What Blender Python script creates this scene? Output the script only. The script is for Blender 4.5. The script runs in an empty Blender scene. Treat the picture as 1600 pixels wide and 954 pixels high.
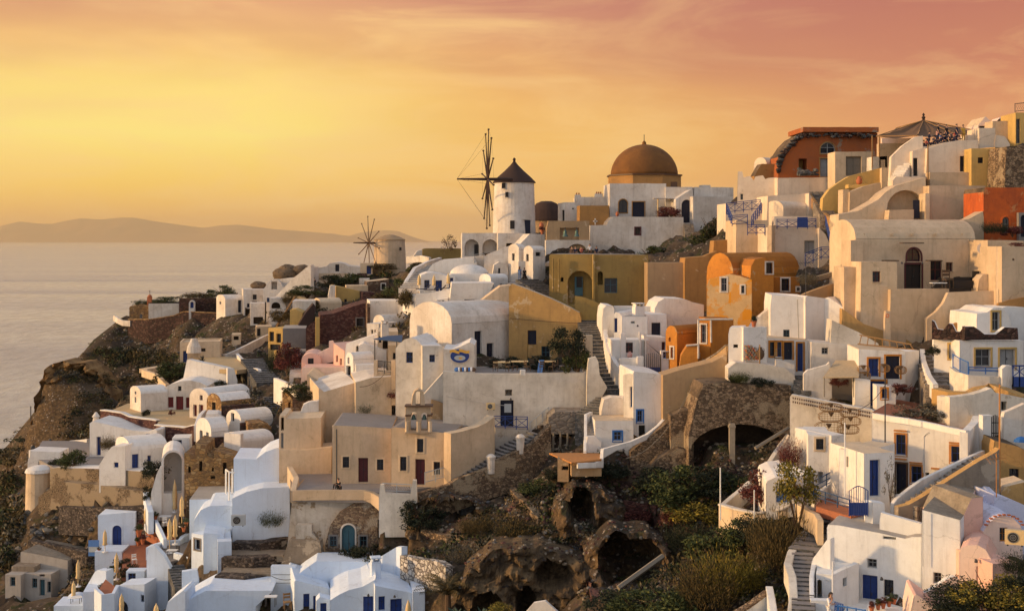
import bpy, bmesh, math, random
import numpy as np
from mathutils import Vector, noise, Matrix
from mathutils.geometry import tessellate_polygon
SC = bpy.context.scene
COL = SC.collection
F_, HX, HY = 2000.0, 800.0, 375.0
RND = random.Random(11)
rad = math.radians
THINGS, FOOT, GP = [], [], []
def at(px, py, Y):
    return Vector(((px-HX)/F_*Y, Y, (HY-py)/F_*Y))
# ------------------------------------------------------------------ materials
MATS = {}
def N(nt, t, **k):
    n = nt.nodes.new(t)
    for a, b in k.items():
        if hasattr(n, a): setattr(n, a, b)
        else: n.inputs[a].default_value = b
    return n
def newmat(name):
    m = bpy.data.materials.new(name); m.use_nodes = True
    nt = m.node_tree; bs = nt.nodes['Principled BSDF']
    bs.inputs['Specular IOR Level'].default_value = 0.25
    return m, nt, bs
def ramp(nt, fac, stops, interp='LINEAR'):
    r = nt.nodes.new('ShaderNodeValToRGB'); r.color_ramp.interpolation = interp
    el = r.color_ramp.elements
    while len(el) > 1: el.remove(el[-1])
    el[0].position = stops[0][0]; el[0].color = (*stops[0][1], 1)
    for p, c in stops[1:]:
        e = el.new(p); e.color = (*c, 1)
    nt.links.new(fac, r.inputs[0]); return r
def noise_n(nt, vec, scale, detail=4, rough=.6, dist=0.):
    n = nt.nodes.new('ShaderNodeTexNoise')
    n.inputs['Scale'].default_value = scale; n.inputs['Detail'].default_value = detail
    n.inputs['Roughness'].default_value = rough; n.inputs['Distortion'].default_value = dist
    nt.links.new(vec, n.inputs['Vector']); return n
def mixc(nt, fac, a, b, mode='MIX'):
    m = nt.nodes.new('ShaderNodeMix'); m.data_type = 'RGBA'; m.blend_type = mode
    for sock, v in ((m.inputs[0], fac), (m.inputs[6], a), (m.inputs[7], b)):
        if hasattr(v, 'links'): nt.links.new(v, sock)
        else: sock.default_value = v if isinstance(v, (int, float)) else (*v, 1)
    return m.outputs[2]
def pos(nt, s=(1, 1, 1)):
    g = nt.nodes.new('ShaderNodeNewGeometry'); mp = nt.nodes.new('ShaderNodeMapping')
    mp.inputs['Scale'].default_value = s
    nt.links.new(g.outputs['Position'], mp.inputs['Vector']); return mp.outputs[0]
def bump(nt, bs, h, strength=.3, dist=.05, bev=None):
    b = nt.nodes.new('ShaderNodeBump'); b.inputs['Strength'].default_value = strength
    b.inputs['Distance'].default_value = dist
    nt.links.new(h, b.inputs['Height'])
    if bev:
        v = nt.nodes.new('ShaderNodeBevel'); v.samples = 4; v.inputs['Radius'].default_value = bev
        nt.links.new(v.outputs[0], b.inputs['Normal'])
    nt.links.new(b.outputs[0], bs.inputs['Normal'])
def plaster(name, base, dirt, amt=.35, patch=None, pamt=.5, rough=.9, streak=.35):
    """limewash or coloured plaster: broad tone drift, rain streaks, blotchy stains, worn patches"""
    m, nt, bs = newmat(name); L = nt.links.new
    p = pos(nt); n1 = noise_n(nt, p, .35, 5, .65); n2 = noise_n(nt, p, 2.3, 6, .7)
    ps = pos(nt, (1.8, 1.8, .18)); n3 = noise_n(nt, ps, 1.4, 5, .7)
    c = mixc(nt, ramp(nt, n1.outputs[0], [(.38, (0, 0, 0)), (.68, (amt,)*3)]).outputs[0], base, dirt)
    c = mixc(nt, ramp(nt, n2.outputs[0], [(.5, (0, 0, 0)), (.75, (amt*.8,)*3)]).outputs[0], c, dirt)
    c = mixc(nt, ramp(nt, n3.outputs[0], [(.52, (0, 0, 0)), (.8, (streak,)*3)]).outputs[0], c, tuple(v*.6 for v in dirt))
    if patch:
        n4 = noise_n(nt, p, .55, 7, .68, .3)
        c = mixc(nt, ramp(nt, n4.outputs[0], [(pamt, (0, 0, 0)), (pamt+.03, (1, 1, 1))]).outputs[0], c, patch)
    L(c, bs.inputs['Base Color']); bs.inputs['Roughness'].default_value = rough
    ve = nt.nodes.new('ShaderNodeTexVoronoi'); ve.feature = 'DISTANCE_TO_EDGE'; ve.inputs['Scale'].default_value = .33
    wv = mixc(nt, .9, p, noise_n(nt, p, 1.3, 4, .7).outputs[1], 'ADD'); L(wv, ve.inputs['Vector'])
    cr = mixc(nt, 1., ramp(nt, ve.outputs['Distance'], [(.004, (1, 1, 1)), (.013, (0, 0, 0))]).outputs[0], ramp(nt, n1.outputs[0], [(.5, (0, 0, 0)), (.64, (.4,)*3)]).outputs[0], 'MULTIPLY')
    c = mixc(nt, cr, c, tuple(v*.45 for v in dirt))
    vr = nt.nodes.new('ShaderNodeTexVoronoi'); vr.distance = 'CHEBYCHEV'; vr.inputs['Scale'].default_value = .38; L(pos(nt, (1, 1, 1.3)), vr.inputs['Vector']); sv_ = nt.nodes.new('ShaderNodeSeparateColor'); L(vr.outputs['Color'], sv_.inputs[0])
    c = mixc(nt, ramp(nt, sv_.outputs[0], [(.0, (amt*.55,)*3), (.2, (0, 0, 0)), (.8, (0, 0, 0)), (1, (amt*.5,)*3)]).outputs[0], c, tuple(min(1, (b_+d_)*.5) for b_, d_ in zip(base, dirt)))
    L(c, bs.inputs['Base Color'])
    nb = noise_n(nt, p, 3.5, 6, .75)
    bump(nt, bs, nb.outputs[0], .55, .06, .1)
    MATS[name] = m; return m
def masonry(name, cols, mortar, scale=2.2, mw=.06, rough=.95, flat=.6, sx=(1, 1, 1.5), plast=None, pa=.55):
    """irregular rubble stone wall"""
    m, nt, bs = newmat(name); L = nt.links.new
    p = pos(nt, sx); nd = noise_n(nt, p, 3, 3, .6)
    mx = nt.nodes.new('ShaderNodeVectorMath'); mx.operation = 'MULTIPLY_ADD'
    mx.inputs[1].default_value = (.25,)*3
    L(nd.outputs[1], mx.inputs[0]); L(p, mx.inputs[2])
    v = nt.nodes.new('ShaderNodeTexVoronoi'); v.inputs['Scale'].default_value = scale; L(mx.outputs[0], v.inputs['Vector'])
    e = nt.nodes.new('ShaderNodeTexVoronoi'); e.feature = 'DISTANCE_TO_EDGE'; e.inputs['Scale'].default_value = scale; L(mx.outputs[0], e.inputs['Vector'])
    sep = nt.nodes.new('ShaderNodeSeparateColor'); L(v.outputs['Color'], sep.inputs[0])
    st = [(i/(len(cols)), c) for i, c in enumerate(cols)]
    c = ramp(nt, sep.outputs[0], st, 'CONSTANT').outputs[0]
    n2 = noise_n(nt, p, 6, 4, .7)
    c = mixc(nt, .45, c, mixc(nt, n2.outputs[0], (.03, .025, .02), (1., .95, .9)), 'OVERLAY')
    c = mixc(nt, ramp(nt, e.outputs[0], [(mw*.4, (1, 1, 1)), (mw, (0, 0, 0))]).outputs[0], c, mortar)
    n3 = noise_n(nt, pos(nt), .4, 5, .6)
    if plast:
        fac = ramp(nt, n3.outputs[0], [(pa, (0, 0, 0)), (pa+.05, (1, 1, 1))]).outputs[0]
        c = mixc(nt, fac, c, plast)
    else:
        c = mixc(nt, ramp(nt, n3.outputs[0], [(.4, (0, 0, 0)), (.7, (.5,)*3)]).outputs[0], c, tuple(x*.5 for x in cols[0]))
    L(c, bs.inputs['Base Color']); bs.inputs['Roughness'].default_value = rough
    hh = ramp(nt, e.outputs[0], [(0, (0, 0, 0)), (.18, (1, 1, 1))]).outputs[0]
    bump(nt, bs, hh, flat, .12, None)
    MATS[name] = m; return m
def earth(name, stops, scale=.5, rough=1., bstr=.8, speck=None, stretch=(1, 1, 1.6)):
    m, nt, bs = newmat(name); L = nt.links.new
    p = pos(nt, stretch); n1 = noise_n(nt, p, scale, 9, .68, .4)
    c = ramp(nt, n1.outputs[0], stops).outputs[0]
    n2 = noise_n(nt, p, 4, 6, .75)
    c = mixc(nt, .6, c, mixc(nt, n2.outputs[0], (.0, .0, .0), (1., 1., 1.)), 'OVERLAY')
    if speck:
        v = nt.nodes.new('ShaderNodeTexVoronoi'); v.inputs['Scale'].default_value = 1.7; L(p, v.inputs['Vector'])
        n3 = noise_n(nt, p, .7, 3)
        f = mixc(nt, 1., ramp(nt, v.outputs['Distance'], [(.2, (1, 1, 1)), (.32, (0, 0, 0))]).outputs[0], ramp(nt, n3.outputs[0], [(.45, (0, 0, 0)), (.55, (1, 1, 1))]).outputs[0], 'MULTIPLY')
        c = mixc(nt, f, c, speck)
    L(c, bs.inputs['Base Color']); bs.inputs['Roughness'].default_value = rough
    bump(nt, bs, mixc(nt, .5, n1.outputs[0], n2.outputs[0]), bstr, .25)
    MATS[name] = m; return m
def paint(name, c, rough=.55, var=.25, metal=0., spec=.4, grain=0.):
    m, nt, bs = newmat(name)
    p = pos(nt, (1, 1, .25) if grain else (1, 1, 1)); n1 = noise_n(nt, p, 5 if not grain else 14, 4, .6)
    cc = mixc(nt, n1.outputs[0], tuple(x*(1-var) for x in c), tuple(min(1, x*(1+var)) for x in c))
    nt.links.new(cc, bs.inputs['Base Color'])
    bs.inputs['Roughness'].default_value = rough; bs.inputs['Metallic'].default_value = metal
    bs.inputs['Specular IOR Level'].default_value = spec
    MATS[name] = m; return m
def leafmat(name, c1, c2, c3=None):
    m, nt, bs = newmat(name)
    g = nt.nodes.new('ShaderNodeNewGeometry')
    st = [(0, c1), (.6, c2)] + ([(.9, c3)] if c3 else [])
    r = ramp(nt, g.outputs['Random Per Island'], st)
    n1 = noise_n(nt, pos(nt), .9, 3)
    c = mixc(nt, .6, r.outputs[0], mixc(nt, n1.outputs[0], (.1,)*3, (.95,)*3), 'OVERLAY')
    nt.links.new(c, bs.inputs['Base Color']); bs.inputs['Roughness'].default_value = .8
    bs.inputs['Subsurface Weight'].default_value = 0
    MATS[name] = m; return m
plaster('W', (.80, .74, .67), (.46, .37, .28), .6, streak=.55)
plaster('WN', (.80, .81, .81), (.54, .52, .49), .38, streak=.4)
plaster('WC', (.85, .81, .76), (.56, .49, .41), .4, streak=.4); plaster('WB', (.70, .80, .94), (.52, .56, .63), .3, streak=.28)      # fresh limewash; the second has cool blue shade put into its colour
plaster('WW', (.78, .71, .61), (.38, .31, .23), .55, patch=(.42, .34, .25), pamt=.66)  # weathered white
plaster('WR', (.62, .58, .52), (.30, .24, .18), .7, patch=(.28, .21, .14), pamt=.54, streak=.6)  # flaking white ruin
plaster('WP', (.80, .67, .53), (.52, .38, .26), .45)  # upper-right white plaster, warm evening light put into its colour
plaster('C', (.74, .575, .395), (.46, .33, .20), .55, streak=.5)
plaster('B', (.66, .495, .335), (.39, .28, .17), .55, streak=.5)
plaster('BK', (.60, .49, .36), (.38, .28, .18), .4)
plaster('O', (.63, .26, .045), (.34, .13, .03), .6, patch=(.50, .34, .17), pamt=.58)
plaster('OW', (.72, .50, .26), (.46, .28, .12), .7, patch=(.72, .30, .03), pamt=.51)
plaster('OS', (.46, .18, .03), (.25, .10, .03), .6)
plaster('Y', (.64, .42, .14), (.40, .27, .11), .5)
plaster('YD', (.55, .33, .12), (.30, .18, .08), .6, patch=(.60, .44, .26), pamt=.60, streak=.6)
plaster('OL', (.37, .255, .085), (.20, .14, .06), .6, patch=(.54, .40, .24), pamt=.60, streak=.5)
plaster('OC', (.44, .235, .08), (.27, .15, .06), .6, patch=(.52, .34, .18), pamt=.64)
plaster('TN', (.46, .31, .17), (.30, .20, .12), .5, patch=(.54, .40, .26), pamt=.62)
plaster('P', (.80, .50, .40), (.60, .36, .28), .3)
plaster('PL', (.86, .66, .56), (.66, .48, .38), .3)
plaster('RD', (.62, .13, .025), (.30, .07, .03), .7, patch=(.48, .20, .08), pamt=.56)
plaster('RB', (.42, .115, .03), (.26, .10, .05), .6, patch=(.30, .22, .16), pamt=.60)
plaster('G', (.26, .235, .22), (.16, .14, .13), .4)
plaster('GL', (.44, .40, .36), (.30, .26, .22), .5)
plaster('LB', (.66, .68, .84), (.50, .50, .60), .3)
plaster('FT', (.40, .15, .08), (.26, .10, .06), .5)       # terracotta paving
plaster('FO', (.55, .40, .22), (.38, .27, .15), .4)       # ochre terrace floor
plaster('FG', (.30, .27, .25), (.2, .17, .15), .4)
plaster('RU', (.30, .24, .18), (.15, .12, .09), .7, patch=(.40, .33, .25), pamt=.55, streak=.7)
masonry('S', [(.16, .10, .07), (.24, .16, .11), (.12, .08, .06), (.32, .24, .17), (.19, .11, .08)], (.10, .07, .05))
masonry('SD', [(.065, .035, .03), (.11, .06, .05), (.05, .035, .03), (.15, .09, .07), (.08, .04, .035)], (.035, .025, .02), 2.6, .08)
masonry('SR', [(.12, .05, .045), (.17, .08, .065), (.09, .04, .04), (.20, .11, .09)], (.07, .04, .035), 3.0)
masonry('SO', [(.40, .24, .10), (.30, .18, .08), (.48, .32, .16), (.22, .13, .07), (.36, .20, .08)], (.20, .13, .07), 2.2, .07)
masonry('SW', [(.45, .42, .38), (.58, .54, .48), (.30, .27, .24), (.62, .58, .54)], (.10, .08, .07), 2.0, .10)
masonry('SP', [(.20, .14, .09), (.30, .21, .13), (.13, .09, .06), (.32, .23, .15)], (.07, .05, .035), 3.8, .07, plast=(.38, .29, .19), pa=.54)
masonry('RS', [(.10, .07, .05), (.06, .045, .035), (.18, .13, .09), (.13, .09, .06)], (.30, .23, .15), 5.5, .10, plast=(.35, .275, .19), pa=.49)
masonry('SK', [(.085, .068, .06), (.14, .115, .10), (.05, .042, .04), (.21, .17, .14)], (.05, .04, .034), 3.6, .09)
masonry('SB', [(.30, .26, .22), (.24, .20, .17), (.35, .30, .25), (.28, .24, .2)], (.13, .11, .09), 1.5, .05, flat=.4, sx=(1, 1, 1.8))
masonry('SQ', [(.30, .21, .14), (.20, .13, .09), (.40, .30, .2), (.14, .09, .07)], (.22, .17, .12), 5., .09, plast=(.44, .37, .29), pa=.52)
masonry('ST', [(.115, .12, .125), (.17, .17, .175), (.085, .09, .095)], (.07, .06, .05), 3.0, .05, flat=.4)
earth('EA', [(.3, (.045, .032, .024)), (.45, (.11, .078, .05)), (.58, (.20, .14, .09)), (.72, (.30, .22, .14))], .35, speck=(.05, .04, .035))
earth('RK', [(.3, (.03, .022, .016)), (.48, (.095, .065, .038)), (.62, (.175, .12, .065)), (.8, (.27, .20, .12))], .5, bstr=1., speck=(.045, .035, .03))
earth('RC', [(.3, (.10, .06, .03)), (.48, (.24, .14, .06)), (.62, (.36, .22, .09)), (.8, (.44, .29, .15))], .4, bstr=1., stretch=(1, 1, .5))
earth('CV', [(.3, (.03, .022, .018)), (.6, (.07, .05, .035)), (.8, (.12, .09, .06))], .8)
earth('PT', [(.3, (.20, .16, .12)), (.6, (.30, .25, .19)), (.8, (.36, .30, .23))], .8, bstr=.4)
paint('blue', (.014, .045, .21)); paint('blueb', (.03, .14, .42)); paint('navy', (.008, .011, .032)); paint('sky', (.10, .22, .50))
paint('teal', (.05, .13, .17)); paint('red', (.17, .018, .02)); paint('dred', (.09, .015, .02)); paint('dark', (.018, .014, .013)); paint('brown', (.10, .05, .025))
paint('wood', (.30, .17, .07), .8, .3, grain=1); paint('woodd', (.10, .06, .035), .8, .3, grain=1); paint('woodg', (.26, .22, .17), .9, .3, grain=1)
paint('rust', (.46, .20, .06), .8, .3); paint('iron', (.05, .05, .055), .5); paint('white', (.78, .77, .75), .5, .08); paint('grey', (.3, .3, .3), .6)
paint('ltgrey', (.42, .44, .45), .6, .1); paint('yel', (.72, .40, .06)); paint('orng', (.62, .16, .06)); paint('cream', (.72, .52, .26), .9, .15); paint('canvas', (.15, .085, .045), .9, .35); paint('mat', (.42, .32, .2), .9, .3)
paint('thatch', (.055, .032, .026), 1., .5, grain=1); plaster('dome', (.24, .105, .03), (.13, .06, .025), .8, streak=.5); paint('terra', (.45, .14, .06), .8, .3); paint('tarp', (.04, .08, .16), .8)
paint('skin', (.5, .28, .18), .6, .05); paint('skind', (.30, .15, .09), .6, .05); paint('hair', (.02, .013, .01), .6); paint('hairb', (.12, .06, .03), .6)
for nm, c in dict(clblack=(.012, .012, .014), clwhite=(.75, .74, .74), clblue=(.10, .17, .34), clred=(.32, .05, .05), clnavy=(.02, .025, .06), clpink=(.55, .30, .26), clyel=(.60, .36, .06), clgrey=(.16, .15, .15), clbrown=(.12, .07, .045)).items():
    paint(nm, c, .9, .2)
paint('bell', (.10, .16, .14), .5, .2, .6); paint('stonecap', (.35, .29, .22), .9, .3); paint('plot', (.20, .30, .10)); paint('ylflower', (.60, .42, .03), .7, .2); paint('rdflower', (.45, .03, .03), .7, .2); paint('pkflower', (.30, .06, .12), .7, .2)
leafmat('lf', (.018, .028, .010), (.05, .065, .02), (.09, .10, .03)); leafmat('lfo', (.035, .03, .012), (.09, .065, .025), (.15, .10, .035))
leafmat('lfy', (.06, .06, .012), (.16, .13, .025), (.30, .22, .03)); leafmat('lfd', (.008, .012, .008), (.02, .028, .014), (.035, .04, .02)); leafmat('lfr', (.05, .015, .015), (.12, .03, .03), (.2, .07, .05))
leafmat('lfp', (.05, .05, .04), (.11, .10, .075), (.19, .16, .11)); leafmat('lfg', (.03, .05, .03), (.07, .10, .07), (.12, .15, .09))
m, nt, bs = newmat('glass'); bs.inputs['Base Color'].default_value = (.015, .018, .025, 1); bs.inputs['Roughness'].default_value = .12; bs.inputs['Specular IOR Level'].default_value = .5; MATS['glass'] = m
# ------------------------------------------------------------------ mesh building
class MB:
    def __init__(s): s.v = []; s.f = []; s.m = []; s.mats = []
    def mi(s, m):
        if m not in s.mats: s.mats.append(m)
        return s.mats.index(m)
    def add(s, V, Fs, m):
        o = len(s.v); k = s.mi(m); s.v += [Vector(v) for v in V]
        for f in Fs: s.f.append([i+o for i in f]); s.m.append(k)
    def quad(s, a, b, c, d, m): s.add([a, b, c, d], [(0, 1, 2, 3)], m)
    def box(s, O, ax, ay, az, m):
        """box from corner O with edge vectors"""
        O, ax, ay, az = map(Vector, (O, ax, ay, az))
        V = [O, O+ax, O+ax+ay, O+ay]; V += [v+az for v in V]
        s.add(V, [(0, 3, 2, 1), (4, 5, 6, 7), (0, 1, 5, 4), (1, 2, 6, 5), (2, 3, 7, 6), (3, 0, 4, 7)], m)
    def tube(s, pts, r, m, n=6, cap=True):
        pts = [Vector(p) for p in pts]; rs = r if isinstance(r, (list, tuple)) else [r]*len(pts)
        V = []; Fs = []
        for i, p in enumerate(pts):
            d = (pts[min(i+1, len(pts)-1)]-pts[max(i-1, 0)]).normalized()
            a = d.cross(Vector((0, 0, 1)) if abs(d.z) < .9 else Vector((1, 0, 0))).normalized(); b = d.cross(a)
            for k in range(n):
                t = 2*math.pi*k/n; V.append(p+(a*math.cos(t)+b*math.sin(t))*rs[i])
        for i in range(len(pts)-1):
            for k in range(n):
                k2 = (k+1) % n; Fs.append((i*n+k, i*n+k2, (i+1)*n+k2, (i+1)*n+k))
        if cap: Fs += [tuple(range(n)), tuple(range(len(V)-n, len(V)))]
        s.add(V, Fs, m)
    def lathe(s, c, prof, m, n=20, sx=1., sy=1., rot=0):
        """prof: list of (r, z) bottom to top"""
        c = Vector(c); V = []; Fs = []
        for r, z in prof:
            for k in range(n):
                t = 2*math.pi*k/n+rot; V.append(c+Vector((r*sx*math.cos(t), r*sy*math.sin(t), z)))
        for i in range(len(prof)-1):
            for k in range(n):
                k2 = (k+1) % n; Fs.append((i*n+k, i*n+k2, (i+1)*n+k2, (i+1)*n+k))
        Fs += [tuple(reversed(range(n))), tuple(range(len(V)-n, len(V)))]
        s.add(V, Fs, m)
    def mesh(s, name, off=Vector((0, 0, 0)), smooth=False):
        me = bpy.data.meshes.new(name); me.from_pydata([tuple(v-off) for v in s.v], [], s.f)
        for m in s.mats: me.materials.append(MATS[m])
        me.polygons.foreach_set('material_index', s.m)
        if smooth: me.polygons.foreach_set('use_smooth', [True]*len(s.f)); 
        me.update(); return me
class T:
    """one thing: named parts, each one mesh; finish() makes the objects"""
    def __init__(s, name, label, cat=None, group=None, kind=None, base=None):
        s.name, s.label, s.cat, s.group, s.kind = name, label, cat, group, kind
        s.parts = []; s.base = base; s.root = None; THINGS.append(s)
    def part(s, name, parent=None, smooth=False, new=False, label=None):
        if not new:
            for p in s.parts:
                if p['n'] == name and p['p'] == parent: return p['mb']
        mb = MB(); s.parts.append(dict(n=name, p=parent, mb=mb, sm=smooth, l=label)); return mb
    def newpart(s, name, parent=None, smooth=False, label=None):
        s.part(name, parent, smooth, True, label); return len(s.parts)-1, s.parts[-1]['mb']
    def finish(s):
        ps = [p for p in s.parts if p['mb'].f]
        if not ps: return
        V = [v for p in ps for v in p['mb'].v]
        lo = Vector([min(v[i] for v in V) for i in range(3)]); hi = Vector([max(v[i] for v in V) for i in range(3)])
        loc = s.base or Vector(((lo.x+hi.x)/2, (lo.y+hi.y)/2, lo.z))
        objs = {}
        if len(ps) == 1:
            o = bpy.data.objects.new(s.name, ps[0]['mb'].mesh(s.name, loc, ps[0]['sm'])); root = o
        else:
            root = bpy.data.objects.new(s.name, None); root.empty_display_size = .5
        root.location = loc; COL.objects.link(root); s.root = root
        if len(ps) > 1:
            for i, p in enumerate(s.parts):
                if not p['mb'].f: continue
                par = root if p['p'] is None or p['p'] not in objs else objs[p['p']]
                o = bpy.data.objects.new(p['n'], p['mb'].mesh(p['n'], loc, p['sm'])); COL.objects.link(o)
                o.parent = par; objs[i] = o
                if p['l']: o['label'] = p['l']
        if s.label: root['label'] = s.label
        if s.cat: root['category'] = s.cat
        if s.group: root['group'] = s.group
        if s.kind: root['kind'] = s.kind
def arch_pts(t0, t1, zs, zt, n=10):
    c, r = (t0+t1)/2, (t1-t0)/2
    return [(c-r*math.cos(math.pi*i/n), zs+(zt-zs)*math.sin(math.pi*i/n)) for i in range(n+1)]
OPCOL = dict(b='blue', B='blueb', n='navy', s='sky', t='teal', r='red', R='dred', k='dark', w='wood', g='grey', h='white', o='brown', l='ltgrey', d='woodd')
def openings(th, wallmb, spec, A, e, nrm, poly, wm, near, full=1.):
    """cut openings given in pixels into one wall face; returns hole polygons"""
    A = Vector(A); e = Vector(e); holes = []
    if not spec: return holes
    tmin, tmax = min(p[0] for p in poly), max(p[0] for p in poly)
    zmin, zmax = min(p[1] for p in poly), max(p[1] for p in poly)
    def t_of(px):
        u = (px-HX)/F_; return (u*A.y-A.x)/(e.x-u*e.y)
    for s in spec.split(';'):
        k = s.split()
        if not k: continue
        kind = k[0]; x0, y0, x1, y1 = map(float, k[1:5]); pc = k[5] if len(k) > 5 else 'k'; tr = dict(R='dred', B='blueb').get(k[6], k[6]) if len(k) > 6 else None
        a, b = sorted((t_of(x0), t_of(x1))); a = max(a, tmin+.04); b = min(b, tmax-.04)
        if b-a < .06: continue
        Yc = A.y+e.y*(a+b)/2; z1 = (HY-y0)/F_*Yc; z0 = (HY-y1)/F_*Yc
        z0 = max(z0, zmin+.04); z1 = min(z1, zmax-.04)
        if z1-z0 < .06: continue
        w = b-a
        if kind in 'aDcmo': 
            rr = min(w/2, (z1-z0)*.6); ap = arch_pts(a, b, z1-rr, z1, 10)
            hp = [(a, z0)]+ap+[(b, z0)]
        else: hp = [(a, z0), (a, z1), (b, z1), (b, z0)]
        holes.append(hp)
        dep = dict(c=3.0, m=1.2, h=.6, q=2.0, o=full).get(kind, .28)
        P = lambda t, z, q: A+e*t+Vector((0, 0, z))-Vector(nrm)*q
        n = len(hp)
        for i in range(n):
            p, q = hp[i], hp[(i+1) % n]
            wallmb.quad(P(*p, 0), P(*q, 0), P(*q, dep), P(*p, dep), wm)
        cx, cz = (a+b)/2, (z0+z1)/2
        def inner(g): return [(cx+(t-cx)*(1-2*g/w), cz+(z-cz)*(1-2*g/(z1-z0))) for t, z in hp]
        if kind == 'o': continue
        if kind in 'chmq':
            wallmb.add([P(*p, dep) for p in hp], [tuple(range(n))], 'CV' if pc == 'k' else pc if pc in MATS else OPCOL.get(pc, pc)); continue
        nm = 'window' if kind in 'wa' else 'shutter' if kind == 's' else 'door'
        i0, fr = th.newpart(nm); pm = OPCOL.get(pc, pc); fw = min(.07, w*.12); inn = inner(fw)
        if nm == 'window':
            for i in range(n):
                j = (i+1) % n
                fr.quad(P(*hp[i], dep-.06), P(*hp[j], dep-.06), P(*inn[j], dep-.06), P(*inn[i], dep-.06), pm)
                fr.quad(P(*inn[i], dep-.06), P(*inn[j], dep-.06), P(*inn[j], dep-.01), P(*inn[i], dep-.01), pm)
            mw = min(.045, w*.06)
            for zz in [z0+(z1-z0)*.55]:
                fr.box(P(a+fw, zz-mw/2, dep-.01), e*(w-2*fw), Vector(nrm)*.04, (0, 0, mw), pm)
            fr.box(P(cx-mw/2, z0+fw, dep-.01), e*mw, Vector(nrm)*.045, (0, 0, (z1-z0)-2*fw), pm)
            _, pa = th.newpart('pane', i0); pa.add([P(*p, dep) for p in hp], [tuple(range(n))], 'glass')
            if pc in 'bBrRst' and near:   # sill
                _, si = th.newpart('sill', i0); si.box(P(a-.06, z0-.07, 0), e*(w+.12), Vector(nrm)*.07, (0, 0, .07), wm)
        else:
            fr.add([P(*p, dep) for p in hp], [tuple(range(n))], pm)
            for i in range(n-1):
                fr.quad(P(*hp[i], dep-.05), P(*hp[i+1], dep-.05), P(*inn[i+1], dep-.05), P(*inn[i], dep-.05), pm)
                fr.quad(P(*inn[i], dep-.05), P(*inn[i+1], dep-.05), P(*inn[i+1], dep), P(*inn[i], dep), pm)
            top = z1-(min(w/2, (z1-z0)*.6) if kind == 'D' else 0)
            if kind == 's':
                for q in range(1, 8): fr.box(P(a+fw, z0+(z1-z0)*q/8, dep), e*(w-2*fw), Vector(nrm)*.03, (0, 0, .03), pm)
            fr.box(P(cx-.015, z0, dep), e*.03, Vector(nrm)*.012, (0, 0, top-z0), 'dark')
            for zz in ((.14, .48), (.54, .92)):
                for q in (0, 1):
                    ta = a+fw*1.3+q*(w/2-fw); tb = ta+w/2-fw*2
                    if tb-ta > .05: fr.box(P(ta, z0+(top-z0)*zz[0], dep), e*(tb-ta), Vector(nrm)*.02, (0, 0, (top-z0)*(zz[1]-zz[0])), pm)
            if near:
                _, ha = th.newpart('handle', i0); ha.box(P(cx+.05, z0+(top-z0)*.47, dep-.02), e*.04, Vector(nrm)*.05, (0, 0, .16), 'iron')
        if tr:
            _, su = th.newpart('surround', i0); g = .13 if w < 2 else .2; out = inner(-g)
            if nm == 'door': out[0] = (out[0][0], z0); out[-1] = (out[-1][0], z0)
            rng = range(n-1) if nm == 'door' else range(n)
            for i in rng:
                j = (i+1) % n
                su.quad(P(*hp[i], -.04), P(*hp[j], -.04), P(*out[j], -.04), P(*out[i], -.04), tr)
                su.quad(P(*out[i], -.04), P(*out[j], -.04), P(*out[j], 0.01), P(*out[i], 0.01), tr)
                su.quad(P(*hp[i], -.04), P(*hp[j], -.04), P(*hp[j], 0.05), P(*hp[i], 0.05), tr)
    return holes
def face_poly(mb, A, e, nrm, poly, holes, m):
    loops = [[Vector((t, z, 0)) for t, z in poly]]+[[Vector((t, z, 0)) for t, z in h] for h in holes]
    pts = [p for l in loops for p in l]
    V = [Vector(A)+Vector(e)*p.x+Vector((0, 0, p.y)) for p in pts]
    if not holes: mb.add(V, [tuple(range(len(V)))], m); return
    tri = tessellate_polygon(loops); mb.add(V, [tuple(t) for t in tri], m)
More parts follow.
